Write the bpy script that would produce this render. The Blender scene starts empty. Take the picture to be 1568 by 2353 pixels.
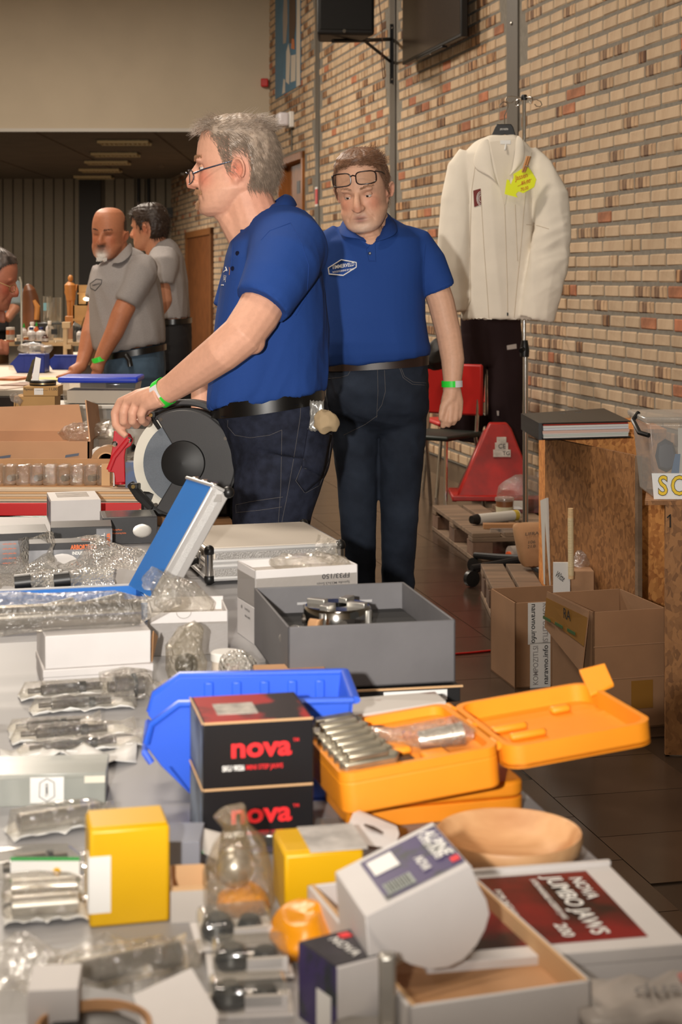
import bpy, bmesh, math, random
from math import pi, sin, cos, sqrt, atan2, radians, exp
from mathutils import Vector, Matrix, Euler, noise
from mathutils.bvhtree import BVHTree
import numpy as np

S = bpy.context.scene
COL = S.collection
random.seed(7)
V = Vector
# ------------------------------------------------------------------ camera
F, H, HY, CX = 3800.0, 1.37, 637.0, 784.0      # focal length in pixels, eye height, horizon row, centre column
cam_d = bpy.data.cameras.new('camera')
cam = bpy.data.objects.new('camera', cam_d); COL.objects.link(cam)
cam.location = (0, 0, H); cam.rotation_euler = (pi/2, 0, 0)
cam_d.sensor_fit = 'VERTICAL'; cam_d.sensor_height = 36.0; cam_d.lens = F/2353*36
cam_d.shift_y = -(1176.5-HY)/2353
cam_d.clip_start = .05
cam_d.dof.use_dof = True; cam_d.dof.focus_distance = 4.25; cam_d.dof.aperture_fstop = 9
S.camera = cam
# ------------------------------------------------------------------ world and lights
w = bpy.data.worlds.new('world'); S.world = w; w.use_nodes = True
w.node_tree.nodes['Background'].inputs[0].default_value = (1, .93, .82, 1)
w.node_tree.nodes['Background'].inputs[1].default_value = .05

def light(name, kind, loc, energy, color=(1, 1, 1), rot=(0, 0, 0), **k):
    d = bpy.data.lights.new(name, kind); d.energy = energy; d.color = color
    for a, b in k.items(): setattr(d, a, b)
    o = bpy.data.objects.new(name, d); COL.objects.link(o); o.location = loc; o.rotation_euler = rot
    return o
# the camera's own flash, held upright: left of the lens
light('camera_flash', 'SPOT', (-.19, -.02, H+.05), 470, (1, .95, .88), (radians(102), 0, radians(-3)), spot_size=radians(80), spot_blend=1.0, shadow_soft_size=.022)
# the hall's ceiling lights, unseen and without fixtures; the farthest floats under the low ceiling
for i, (x, y, e) in enumerate([(-1.6, 1.2, 60), (-1.6, 5.4, 90), (-2.6, 9.6, 170), (-3.6, 14.5, 330), (.2, -1.4, 40), (-4.6, 24, 170)]):
    light('hall_light', 'AREA', (x, y, 4.9 if y < 18 else 3.02), e, (1, .88, .74), (0, 0, radians(19)), shape='RECTANGLE', size=1.2, size_y=.35)
vs = S.view_settings
S.display_settings.display_device = 'sRGB'
vs.view_transform = 'Standard'; vs.look = 'None'; vs.gamma = 1; vs.exposure = .35; vs.use_curve_mapping = False

# ------------------------------------------------------------------ materials
def lin(c): return tuple((x/12.92 if x <= .04045 else ((x+.055)/1.055)**2.4) for x in [q/255 for q in c])
MATS = {}
def nodes_of(m): return m.node_tree.nodes, m.node_tree.links
def mat(name, rgb, rough=.55, metal=0, var=0., vs=25., bump=0., bs=150., rnd=0., isl=0., spec=.5, coat=0., stretch=None, rgb2=None, thr=None, emit=0):
    if name in MATS: return MATS[name]
    m = bpy.data.materials.new(name); m.use_nodes = True; MATS[name] = m
    N, L = nodes_of(m); b = N['Principled BSDF']
    c = lin(rgb)
    b.inputs['Base Color'].default_value = (*c, 1); b.inputs['Roughness'].default_value = rough
    b.inputs['Metallic'].default_value = metal; b.inputs['Specular IOR Level'].default_value = spec
    b.inputs['Coat Weight'].default_value = coat
    if emit:
        b.inputs['Emission Color'].default_value = (*c, 1); b.inputs['Emission Strength'].default_value = emit
    src = None
    if var or bump:
        tc = N.new('ShaderNodeTexCoord'); co = tc.outputs['Object']
        if stretch:
            mp = N.new('ShaderNodeMapping'); mp.inputs['Scale'].default_value = stretch; L.new(co, mp.inputs[0]); co = mp.outputs[0]
    if var:
        n = N.new('ShaderNodeTexNoise'); n.inputs['Scale'].default_value = vs; n.inputs['Detail'].default_value = 4; L.new(co, n.inputs['Vector'])
        r = N.new('ShaderNodeValToRGB')
        c2 = lin(rgb2) if rgb2 else tuple(x*(1-var) for x in c)
        lo, hi = thr or (.35, .65)
        r.color_ramp.elements[0].position = lo; r.color_ramp.elements[1].position = hi
        r.color_ramp.elements[0].color = (*c2, 1); r.color_ramp.elements[1].color = (*[min(1, x*(1+var*.3)) for x in c], 1)
        L.new(n.outputs['Fac'], r.inputs[0]); src = r.outputs[0]
    if rnd or isl:
        if rnd: q = N.new('ShaderNodeObjectInfo').outputs['Random']
        else: q = N.new('ShaderNodeNewGeometry').outputs['Random Per Island']
        hs = N.new('ShaderNodeHueSaturation'); a = rnd or isl
        mr = N.new('ShaderNodeMapRange'); mr.inputs['To Min'].default_value = 1-a; mr.inputs['To Max'].default_value = 1+a*.5
        L.new(q, mr.inputs[0]); L.new(mr.outputs[0], hs.inputs['Value'])
        if src: L.new(src, hs.inputs['Color'])
        else: hs.inputs['Color'].default_value = (*c, 1)
        src = hs.outputs[0]
    if src: L.new(src, b.inputs['Base Color'])
    if bump:
        n2 = N.new('ShaderNodeTexNoise'); n2.inputs['Scale'].default_value = bs; n2.inputs['Detail'].default_value = 3; L.new(co, n2.inputs['Vector'])
        bp = N.new('ShaderNodeBump'); bp.inputs['Strength'].default_value = bump; bp.inputs['Distance'].default_value = .004
        L.new(n2.outputs['Fac'], bp.inputs['Height']); L.new(bp.outputs[0], b.inputs['Normal'])
    return m
def film(name, rgb=(235, 232, 225), opac=.25, rough=.12, bump=0., bs=60., edge=.5, bubbles=False):
    """clear plastic: see-through, a thin milky veil and a glossy creased skin"""
    if name in MATS: return MATS[name]
    m = bpy.data.materials.new(name); m.use_nodes = True; MATS[name] = m
    N, L = nodes_of(m); N.remove(N['Principled BSDF']); out = N['Material Output']
    tr = N.new('ShaderNodeBsdfTransparent'); tr.inputs[0].default_value = (*lin((246, 244, 240)), 1)
    df = N.new('ShaderNodeBsdfDiffuse'); df.inputs[0].default_value = (*lin(rgb), 1)
    gl = N.new('ShaderNodeBsdfGlossy'); gl.inputs['Roughness'].default_value = rough; gl.inputs[0].default_value = (1, 1, 1, 1)
    lw = N.new('ShaderNodeLayerWeight'); lw.inputs[0].default_value = .5
    pw = N.new('ShaderNodeMath'); pw.operation = 'POWER'; pw.inputs[1].default_value = 2.5; L.new(lw.outputs['Facing'], pw.inputs[0])
    m1 = N.new('ShaderNodeMath'); m1.operation = 'MULTIPLY_ADD'; m1.inputs[1].default_value = edge*.35; m1.inputs[2].default_value = opac*.38; m1.use_clamp = True; L.new(pw.outputs[0], m1.inputs[0])
    m2 = N.new('ShaderNodeMath'); m2.operation = 'MULTIPLY_ADD'; m2.inputs[1].default_value = edge*.8; m2.inputs[2].default_value = .07; m2.use_clamp = True; L.new(pw.outputs[0], m2.inputs[0])
    a = N.new('ShaderNodeMixShader'); L.new(m1.outputs[0], a.inputs[0]); L.new(tr.outputs[0], a.inputs[1]); L.new(df.outputs[0], a.inputs[2])
    b = N.new('ShaderNodeMixShader'); L.new(m2.outputs[0], b.inputs[0]); L.new(a.outputs[0], b.inputs[1]); L.new(gl.outputs[0], b.inputs[2]); L.new(b.outputs[0], out.inputs[0])
    if bump:
        tc = N.new('ShaderNodeTexCoord'); n2 = N.new('ShaderNodeTexNoise'); n2.inputs['Scale'].default_value = bs*1.3; n2.inputs['Detail'].default_value = 4; n2.inputs['Distortion'].default_value = 1.2
        L.new(tc.outputs['Object'], n2.inputs['Vector']); bp = N.new('ShaderNodeBump'); bp.inputs['Strength'].default_value = min(1, bump*1.3); bp.inputs['Distance'].default_value = .02
        hgt = n2.outputs['Fac']
        if bubbles:
            vo = N.new('ShaderNodeTexVoronoi'); vo.inputs['Scale'].default_value = bs; L.new(tc.outputs['Object'], vo.inputs['Vector']); hgt = vo.outputs['Distance']; bp.inputs['Distance'].default_value = .006; bp.invert = True
        L.new(hgt, bp.inputs['Height']); L.new(bp.outputs[0], gl.inputs['Normal']); L.new(bp.outputs[0], lw.inputs['Normal']); L.new(bp.outputs[0], df.inputs['Normal'])
    return m
def vcol(name, rough=.5, bump=.15, bs=600, sss=0., var=.12):
    if name in MATS: return MATS[name]
    m = bpy.data.materials.new(name); m.use_nodes = True; MATS[name] = m
    N, L = nodes_of(m); b = N['Principled BSDF']; b.inputs['Roughness'].default_value = rough
    b.inputs['Specular IOR Level'].default_value = .35
    a = N.new('ShaderNodeAttribute'); a.attribute_name = 'Col'
    tc = N.new('ShaderNodeTexCoord'); n = N.new('ShaderNodeTexNoise'); n.inputs['Scale'].default_value = 90; n.inputs['Detail'].default_value = 5; L.new(tc.outputs['Object'], n.inputs['Vector'])
    mr = N.new('ShaderNodeMapRange'); mr.inputs['To Min'].default_value = 1-var; mr.inputs['To Max'].default_value = 1+var; L.new(n.outputs['Fac'], mr.inputs[0])
    mx = N.new('ShaderNodeMix'); mx.data_type = 'RGBA'; mx.blend_type = 'MULTIPLY'; mx.inputs['Factor'].default_value = 1
    L.new(a.outputs['Color'], mx.inputs[6]); L.new(mr.outputs[0], mx.inputs[7]); L.new(mx.outputs[2], b.inputs['Base Color'])
    n2 = N.new('ShaderNodeTexNoise'); n2.inputs['Scale'].default_value = bs; L.new(tc.outputs['Object'], n2.inputs['Vector'])
    bp = N.new('ShaderNodeBump'); bp.inputs['Strength'].default_value = bump; bp.inputs['Distance'].default_value = .002; L.new(n2.outputs['Fac'], bp.inputs['Height']); L.new(bp.outputs[0], b.inputs['Normal'])
    return m

# ------------------------------------------------------------------ geometry helpers
KD = F/2500.0                                  # distances below are read in steps of this many metres
DREF = [None]                                   # with a reference distance set, offsets from it are plain metres
def Wr(px, py, D): return V(((px-CX)*D/F, D, H-(py-HY)*D/F))
def W(px, py, D): return Wr(px, py, D*KD if DREF[0] is None else DREF[0]*KD+(D-DREF[0]))
def T(px, py, z=.75): return Wr(px, py, (H-z)*F/(py-HY))
def px_of(p): return (CX+p.x*F/p.y, HY+(H-p.z)*F/p.y)
def RZ(a): return Matrix.Rotation(radians(a), 4, 'Z')
def TR(*p): return Matrix.Translation(V(p))
def ROT(x, y, z): return Euler((radians(x), radians(y), radians(z))).to_matrix().to_4x4()
def frame(o, zdir, xhint=V((1, 0, 0))):
    z = V(zdir).normalized(); x = V(xhint); x = (x-z*x.dot(z))
    if x.length < 1e-6: x = V((0, 1, 0)); x = x-z*x.dot(z)
    x.normalize(); y = z.cross(x)
    return Matrix(((x.x, y.x, z.x, o[0]), (x.y, y.y, z.y, o[1]), (x.z, y.z, z.z, o[2]), (0, 0, 0, 1)))
class G:
    def __init__(s): s.v = []; s.f = []
    def add(s, vs, fs, M=None):
        o = len(s.v); s.v += [(M @ V(p)) if M else V(p) for p in vs]; s.f += [tuple(i+o for i in f) for f in fs]; return s
    def merge(s, g, M=None): return s.add(g.v, g.f, M)
    def hexa(s, p, M=None):      # bottom ring 0..3 ccw seen from above, top ring 4..7
        return s.add(p, [(3, 2, 1, 0), (4, 5, 6, 7), (0, 1, 5, 4), (1, 2, 6, 5), (2, 3, 7, 6), (3, 0, 4, 7)], M)
    def box(s, x0, x1, y0, y1, z0, z1, M=None):
        return s.hexa([(x0, y0, z0), (x1, y0, z0), (x1, y1, z0), (x0, y1, z0), (x0, y0, z1), (x1, y0, z1), (x1, y1, z1), (x0, y1, z1)], M)
    def cbox(s, c, d, M=None):
        return s.box(c[0]-d[0]/2, c[0]+d[0]/2, c[1]-d[1]/2, c[1]+d[1]/2, c[2]-d[2]/2, c[2]+d[2]/2, M)
    def loft(s, rings, caps=True, M=None, closed=True):
        n = len(rings[0]); vs = [p for r in rings for p in r]; fs = []
        for i in range(len(rings)-1):
            for j in range(n if closed else n-1):
                k = (j+1) % n; fs.append((i*n+j, i*n+k, (i+1)*n+k, (i+1)*n+j))
        if caps and closed: fs.append(tuple(range(n-1, -1, -1))); fs.append(tuple((len(rings)-1)*n+j for j in range(n)))
        return s.add(vs, fs, M)
    def tube(s, pts, r, n=10, caps=True, M=None, flat=1.0, hint=V((1, 0, 0.01))):
        pts = [V(p) for p in pts]; rs = r if isinstance(r, (list, tuple)) else [r]*len(pts)
        rings = []; pu = None
        for i, p in enumerate(pts):
            t = (pts[min(i+1, len(pts)-1)]-pts[max(i-1, 0)])
            if t.length < 1e-9: t = V((0, 0, 1))
            t.normalize()
            u = pu if pu is not None else V(hint)
            u = u-t*u.dot(t)
            if u.length < 1e-4: u = V((0, 1, 0.02)); u = u-t*u.dot(t)
            u.normalize(); pu = u; q = t.cross(u)
            rings.append([p+(u*cos(2*pi*j/n)+q*sin(2*pi*j/n)*flat)*rs[i] for j in range(n)])
        return s.loft(rings, caps, M)
    def lathe(s, prof, n=24, M=None):     # profile (r,z) bottom to top, spun about z
        rings = [[(r*cos(2*pi*j/n), r*sin(2*pi*j/n), z) for j in range(n)] for r, z in prof]
        return s.loft(rings, True, M)
    def cyl(s, p0, p1, r0, r1=None, n=16):
        return s.tube([p0, p1], [r0, r0 if r1 is None else r1], n)
    def prism(s, poly, h, M=None):        # outline in x,y, risen from z=0 to h
        n = len(poly)
        return s.add([(x, y, 0) for x, y in poly]+[(x, y, h) for x, y in poly],
                     [tuple(range(n-1, -1, -1)), tuple(range(n, 2*n))]+[(i, (i+1) % n, n+(i+1) % n, n+i) for i in range(n)], M)
    def ell(s, c, r, nu=16, nv=10, M=None):
        r = (r, r, r) if isinstance(r, (int, float)) else r
        rings = []
        for i in range(nv+1):
            a = -pi/2+pi*i/nv; a = max(-pi/2+.02, min(pi/2-.02, a))
            rings.append([(c[0]+r[0]*cos(a)*cos(2*pi*j/nu), c[1]+r[1]*cos(a)*sin(2*pi*j/nu), c[2]+r[2]*sin(a)) for j in range(nu)])
        return s.loft(rings, True, M)
    def grid(s, rows, M=None):
        n = len(rows[0]); return s.add([p for r in rows for p in r], [(i*n+j, i*n+j+1, (i+1)*n+j+1, (i+1)*n+j) for i in range(len(rows)-1) for j in range(n-1)], M)
    def quad(s, a, b, c, d): return s.add([a, b, c, d], [(0, 1, 2, 3)])
    def slab(s, q, t):                    # quad given by 4 points, thickened by vector t
        q = [V(p) for p in q]; t = V(t); return s.hexa(q+[p+t for p in q])
    def warp(s, fn): s.v = [V(fn(p)) for p in s.v]; return s
    def xf(s, M): s.v = [M @ p for p in s.v]; return s
MW = {}
def mesh_of(g, name='m'):
    me = bpy.data.meshes.new(name); me.from_pydata([tuple(p) for p in g.v], [], g.f); me.validate(); return me
def fixnormals(me):
    bm = bmesh.new(); bm.from_mesh(me); bmesh.ops.recalc_face_normals(bm, faces=bm.faces); bm.to_mesh(me); bm.free()
def tag(o, label=None, cat=None, group=None, kind=None):
    if label: o['label'] = label
    if cat: o['category'] = cat
    if group: o['group'] = group
    if kind: o['kind'] = kind
    return o
def thing(name, label, cat, loc=(0, 0, 0), rz=0, group=None, rot=None):
    o = bpy.data.objects.new(name, None); COL.objects.link(o); o.empty_display_size = .05
    e = Euler((radians(rot[0]), radians(rot[1]), radians(rot[2]))) if rot else Euler((0, 0, radians(rz)))
    o.location = loc; o.rotation_euler = e
    MW[o] = Matrix.Translation(V(loc)) @ e.to_matrix().to_4x4()
    return tag(o, label, cat, group)
def obj(name, g, m, parent=None, bevel=0, smooth=35, solid=0, sub=0, w=False, label=None, cat=None, group=None, kind=None, segs=2, normals=True, base=True):
    me = g if isinstance(g, bpy.types.Mesh) else mesh_of(g, name)
    off = None
    if parent is None and base and len(me.vertices):
        n = len(me.vertices); a = np.empty(n*3); me.vertices.foreach_get('co', a); a = a.reshape(-1, 3)
        off = V(((a[:, 0].min()+a[:, 0].max())/2, (a[:, 1].min()+a[:, 1].max())/2, a[:, 2].min())); me.transform(Matrix.Translation(-off))
    if parent is not None and w: me.transform(MW[parent].inverted())
    if normals and not isinstance(g, bpy.types.Mesh): fixnormals(me)
    if smooth:
        me.polygons.foreach_set('use_smooth', [True]*len(me.polygons)); me.set_sharp_from_angle(angle=radians(smooth))
    if m and not me.materials: me.materials.append(m)
    o = bpy.data.objects.new(name, me); COL.objects.link(o)
    if off: o.location = off
    if parent is not None: o.parent = parent; MW[o] = MW[parent]
    else: MW[o] = Matrix.Translation(off) if off else Matrix()
    if solid: k = o.modifiers.new('solid', 'SOLIDIFY'); k.thickness = solid; k.offset = 0
    if sub: k = o.modifiers.new('sub', 'SUBSURF'); k.levels = k.render_levels = sub
    if bevel: k = o.modifiers.new('bevel', 'BEVEL'); k.width = bevel; k.segments = segs; k.limit_method = 'ANGLE'; k.angle_limit = radians(40); k.harden_normals = False
    return tag(o, label, cat, group, kind)
def clone(root, loc, rot=None, label=None, group=None, scale=None):
    r = root.copy(); COL.objects.link(r); r.location = loc
    if rot is not None: r.rotation_euler = rot
    if scale: r.scale = scale
    if label: r['label'] = label
    if group: r['group'] = group
    for ch in list(root.children):
        c = ch.copy(); COL.objects.link(c); c.parent = r
        for q in list(ch.children):
            d = q.copy(); COL.objects.link(d); d.parent = c
    return r
def struct(name, g, m, parent=None, **k):
    o = obj(name, g, m, parent, **k)
    if parent is None: o['kind'] = 'structure'
    return o
def evaluated(o):
    dg = bpy.context.evaluated_depsgraph_get(); me = bpy.data.meshes.new_from_object(o.evaluated_get(dg)); return me
def remesh(g, voxel, smooth=4, fac=.5):
    """join overlapping closed shapes into one continuous skin"""
    me = mesh_of(g); fixnormals(me); o = bpy.data.objects.new('tmp', me); COL.objects.link(o)
    k = o.modifiers.new('r', 'REMESH'); k.mode = 'VOXEL'; k.voxel_size = voxel
    if smooth: k = o.modifiers.new('s', 'SMOOTH'); k.iterations = smooth; k.factor = fac
    r = evaluated(o); bpy.data.objects.remove(o); bpy.data.meshes.remove(me); return r
def coords(me):
    a = np.empty(len(me.vertices)*3); me.vertices.foreach_get('co', a); return a.reshape(-1, 3)
def setco(me, a): me.vertices.foreach_set('co', a.ravel()); me.update()
def brush(a, c, r, d, ax=(1, 1, 1)):
    """push the points near c along d with a soft falloff"""
    q = ((a-np.array(c))/(np.array(ax)*r)); wgt = np.exp(-(q**2).sum(1)); a += wgt[:, None]*np.array(d)
def noise_disp(me, amp, freq, seed=0, mask=None):
    a = coords(me); n = np.array([v.normal[:] for v in me.vertices]) if True else None
    s = np.array([noise.noise(V((p[0]*freq+seed, p[1]*freq, p[2]*freq))) for p in a])
    if mask is not None: s = s*mask(a)
    setco(me, a+n*(s*amp)[:, None])
def crumple(g, amp, freq, seed=0, z0=None):
    def fn(p):
        d = noise.noise_vector(V(p)*freq+V((seed, seed*.7, 0)))*amp + noise.noise_vector(V(p)*freq*2.7+V((seed, 3, 1)))*amp*.4
        q = p+d
        if z0 is not None and q.z < z0: q.z = z0
        return q
    g.v = [fn(p) for p in g.v]; return g
def text_mesh(s, size=1, bold=0., extrude=0., align='CENTER', shear=0):
    c = bpy.data.curves.new('t', 'FONT'); c.body = s; c.size = size; c.align_x = align; c.align_y = 'CENTER'; c.offset = bold*size; c.extrude = extrude; c.shear = shear; c.resolution_u = 3
    o = bpy.data.objects.new('t', c); COL.objects.link(o); me = evaluated(o); bpy.data.objects.remove(o); bpy.data.curves.remove(c); return me
def lettering(s, M, size, m, parent, w=False, bold=.01, name='lettering', align='CENTER', sx=1, shear=0, fit=None):
    """flat print; M maps text x,y to the surface"""
    me = text_mesh(s, size, bold, 0, align, shear)
    if fit:
        a = coords(me); wd = a[:, 0].max()-a[:, 0].min(); sx = fit/wd
    me.transform(M @ Matrix.Diagonal((sx, 1, 1, 1)))
    return obj(name, me, m, parent, smooth=0, w=w, normals=False)
def basis(o, x, y, lift=.0006):
    """matrix with text x along x, text y along y, origin o lifted off the surface"""
    x = V(x).normalized(); y = V(y); y = (y-x*y.dot(x)).normalized(); z = x.cross(y); o = V(o)+z*lift
    return Matrix(((x.x, y.x, z.x, o.x), (x.y, y.y, z.y, o.y), (x.z, y.z, z.z, o.z), (0, 0, 0, 1)))
def tray(x0, x1, y0, y1, z0, z1, t=.003, floor=True):
    """open box with walls"""
    g = G()
    if floor: g.box(x0, x1, y0, y1, z0, z0+t)
    g.box(x0, x1, y0, y0+t, z0, z1); g.box(x0, x1, y1-t, y1, z0, z1); g.box(x0, x0+t, y0, y1, z0, z1); g.box(x1-t, x1, y0, y1, z0, z1)
    return g
# ================================================================== the room
m_tile = mat('floor tile', (64, 50, 40), .22, var=.25, vs=6, rnd=.12, bump=.02, bs=300, spec=.5)
m_floor = mat('floor base', (48, 38, 30), .3, var=.2, vs=5)
m_plaster = mat('cream plaster', (196, 182, 160), .85, var=.05, vs=2, bump=.05, bs=200)
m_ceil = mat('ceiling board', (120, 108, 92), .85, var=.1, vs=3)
m_brick = mat('brick', (188, 164, 136), .85, var=.2, vs=9, rgb2=(172, 144, 116), thr=(.22, .5), rnd=.12, bump=.5, bs=60, stretch=(1.1, 1.1, .5))
m_brick2 = mat('burnt brick', (182, 152, 120), .85, var=.6, vs=8, rgb2=(104, 76, 58), thr=(.40, .60), rnd=.2, bump=.5, bs=60, stretch=(3, 3, .4))
m_brick3 = mat('red brick', (184, 122, 88), .85, var=.4, vs=9, rnd=.2, bump=.4, bs=60)
m_brickfar = mat('brick far', (184, 158, 128), .85, var=.4, vs=7, rgb2=(146, 112, 80), thr=(.32, .5), isl=.16, bump=.3, bs=60, stretch=(2, 2, .5))
m_mortar = mat('mortar', (126, 120, 110), .9, var=.15, vs=30, bump=.4, bs=120)
m_post = mat('painted steel post', (92, 86, 78), .5, var=.05)
m_black = mat('black plastic', (20, 19, 19), .4)
m_wood_or = mat('varnished door wood', (150, 92, 42), .4, var=.3, vs=8, stretch=(3, 3, .4))
m_white = mat('white plastic', (225, 222, 216), .4)

KW = 8992.0*KD; qz = 8992.0/7011; q_ = KW/7011                      # brick wall: picture column x lies at distance KW/(x+74)
ZL = H+(2.735-H)*qz; ZC = H+(4.2-H)*qz; DF = 15*q_
# floor with the tiles in view as pieces
fl = struct('floor', G().box(-8, 5.5, -3, DF+.4, -.1, -.004), m_floor, base=False)
th = math.atan(858/F); u_w = V((-sin(th), cos(th), 0)); n_w = V((-cos(th), -sin(th), 0))   # along the brick wall; out of it
def Xw(D): return KW/F-858/F*D
WP0 = V((Xw(0), 0, 0))
def wall_pt(s, z=0, o=0): return WP0+u_w*s+n_w*o+V((0, 0, z))
A0 = T(1495, 2031, 0)                               # a joint crossing read off the floor
tl, tw = .318, .42
tile_g = G().box(.0015, tl-.0015, .0015, tw-.0015, -.02, 0)
tile_me = mesh_of(tile_g, 'tile'); tile_me.materials.append(m_tile)
def foot_vis(p): 
    x, y = px_of(p); return -40 < x < 1620 and y < 2430
n = 0
for i in range(-6, 40):
    for j in range(-9, 4):
        c = A0+u_w*(tl*(i+.5+(.5 if j % 2 else 0)))-n_w*(tw*(j+.5))
        if c.y < 3.0 or c.x > Xw(c.y)-.25: continue
        p = px_of(c)
        if not (560 < p[0] < 1640 and 1020 < p[1] < 2300): continue
        if p[0] < 740 and p[1] > 1320: continue
        if p[0] < 1040 and p[1] > 1620: continue
        o = bpy.data.objects.new('tile', tile_me); COL.objects.link(o); o.parent = fl
        q = A0+u_w*(tl*(i+(.5 if j % 2 else 0)))-n_w*(tw*j)
        o.location = q; o.rotation_euler = (0, 0, atan2(u_w.y, u_w.x)-0); o.scale = (1, -1, 1)
        n += 1
# hall shell
DB = 10.1*q_
struct('ceiling', G().box(-8, 5.5, -3, DB+.2, ZC, ZC+.1), m_plaster, base=False)
struct('wall_left', G().box(-8.1, -8, -3, DF+.4, 0, ZC), m_plaster, base=False)
struct('wall_front', G().box(-8, 5.5, -3.1, -3, 0, ZC), m_plaster, base=False)
struct('wall_bulkhead', G().box(-8, Xw(DB)+.02, DB, DB+.2, ZL, ZC), m_plaster, base=False)
struct('trim_1', G().box(-8, Xw(DB)-.01, DB-.02, DB, ZL-.02, ZL+.02), mat('trim grey', (190, 184, 174), .5), base=False)
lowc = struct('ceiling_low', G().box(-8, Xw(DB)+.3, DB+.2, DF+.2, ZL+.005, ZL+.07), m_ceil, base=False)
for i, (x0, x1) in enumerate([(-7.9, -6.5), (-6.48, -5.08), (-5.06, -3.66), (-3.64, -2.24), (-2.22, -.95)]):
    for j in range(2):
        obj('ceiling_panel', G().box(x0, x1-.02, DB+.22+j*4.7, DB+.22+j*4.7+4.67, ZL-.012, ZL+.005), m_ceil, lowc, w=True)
# far wall of ribbed panels
bw = struct('wall_back', G().box(-8, -2.0, DF, DF+.2, 0, ZL), mat('far wall', (84, 74, 60), .8), base=False)
m_rib = mat('ribbed panel', (142, 132, 114), .7, var=.06, rnd=.06)
x = -6.15
while x < -2.55:
    p = px_of(V((x, DF, 1)))[0]
    if not (176 < p < 230):
        obj('panel', G().box(x, x+.165, DF-.04, DF, .0, ZL), m_rib, bw, w=True, bevel=.014)
    x += .18
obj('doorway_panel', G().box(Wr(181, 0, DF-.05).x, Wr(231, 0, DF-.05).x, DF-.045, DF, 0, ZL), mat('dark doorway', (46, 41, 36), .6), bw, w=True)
for a in (318, 341):
    pz = Wr(a, 0, DF-.1).x
    obj('pipe', G().cyl((pz, DF-.08, 0), (pz, DF-.08, ZL), .028), mat('dark pipe', (28, 26, 24), .5), bw, w=True)
obj('duct', G().box(Wr(372, 0, DF-.2).x, Wr(430, 0, DF-.2).x, DF-.3, DF-.05, Wr(0, 500, DF-.2).z, Wr(0, 478, DF-.2).z), mat('dark pipe', (28, 26, 24), .5), bw, w=True)

# brick wall on the right
gm = G()
sD = 1/cos(th)
d0, d1 = 9.05*q_*sD, 9.78*q_*sD                                   # door opening along the wall
def slabw(s0, s1, z0, z1, o0=-.2, o1=-.002):
    a, b = wall_pt(s0, 0, o0), wall_pt(s1, 0, o0); c, d = wall_pt(s1, 0, o1), wall_pt(s0, 0, o1)
    return [V((q.x, q.y, z)) for z in (z0, z1) for q in (a, b, c, d)]
ZD = Wr(0, 347, 9.07*q_).z
gm.hexa(slabw(2, d0, 0, ZC)); gm.hexa(slabw(d0, d1, ZD, ZC)); gm.hexa(slabw(d1, DF*1.05, 0, ZC))
wr = struct('wall_right', gm, m_mortar, base=False)
MW[wr] = Matrix()
ch = .065*qz
brick_me = []
for k, L_ in enumerate([.200, .200, .200, .302, .097]):
    for vnt in range(3):
        bm = bmesh.new(); bmesh.ops.create_cube(bm, size=1)
        bmesh.ops.scale(bm, vec=(L_, .03, .0635), verts=bm.verts)
        bmesh.ops.bevel(bm, geom=bm.edges[:], offset=.007, segments=1, affect='EDGES')
        random.seed(k*10+vnt)
        for q in bm.verts: q.co += V((random.uniform(-1, 1)*.0018, random.uniform(-1, 1)*.0015, random.uniform(-1, 1)*.0018))
        me = bpy.data.meshes.new('brick'); bm.to_mesh(me); bm.free(); brick_me.append((L_, me))
# material variants share the same shapes
brick_sets = []
for m_ in (m_brick, m_brick2, m_brick3):
    r = []
    for L_, me in brick_me:
        c = me.copy(); c.materials.append(m_); r.append((L_, c))
    brick_sets.append(r)
cands = []
rots = Matrix.Rotation(atan2(u_w.y, u_w.x), 4, 'Z')
random.seed(11)
def hidden(x, y):
    if x < 615 and y < 300: return True
    if x < 620 : return True
    if 1040 < x < 1290 and 330 < y < 730: return True
    if 760 < x < 985 and y > 520: return True
    if 620 < x < 745 and y > 520: return True
    if 1060 < x < 1190 and 730 < y < 980: return True
    if x > 1210 and y > 985: return True
    if 930 < x < 1060 and y < 60: return True
    return y > 1130
posts_s = []
for pxc in (1181, 905, 731):
    Dp = KW/(pxc+74); posts_s.append(Dp*sD)
stuff_g = []
for row in range(0, 64):
    z = .042+row*ch
    s = 5.0*sD+random.uniform(0, .1)
    while s < DF*1.01*sD:
        L_ = random.choices([.200, .200, .302, .097], [5, 4, .5, .6])[0]
        c = wall_pt(s+L_/2, z, .0)
        D = c.y; s0 = s; s += L_+.016
        x, y = px_of(c)
        if x < 380 or x > 1660 or y < -60 or y > 1200: continue
        if s0+L_ > d0-.01 and s0 < d1+.01 and z < ZD+.04: continue
        if any(abs(s0+L_/2-ps) < L_/2+.09 for ps in posts_s): continue
        sz = L_*cos(th)*(x+74)/D
        cands.append((0 if hidden(x, y) or not (0 < x < 1568 and y > 0) else sz, L_, c))
cands.sort(key=lambda q: -q[0])
def rmat():
    return random.choices([0, 1, 2], [82, 14, 4])[0]
big = [q for q in cands if q[0] > 0][:300]
bigset = set(id(q) for q in big)
for sz, L_, c in big:
    opts = [q for q in brick_sets[rmat()] if abs(q[0]-L_) < .001]
    o = bpy.data.objects.new('brick', random.choice(opts)[1]); COL.objects.link(o); o.parent = wr
    o.location = c+n_w*(-.011+random.uniform(-.0015, .0015)); o.rotation_euler = (0, random.uniform(-.006, .006), atan2(u_w.y, u_w.x))
g = G(); g2 = G(); g3 = G()
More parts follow.
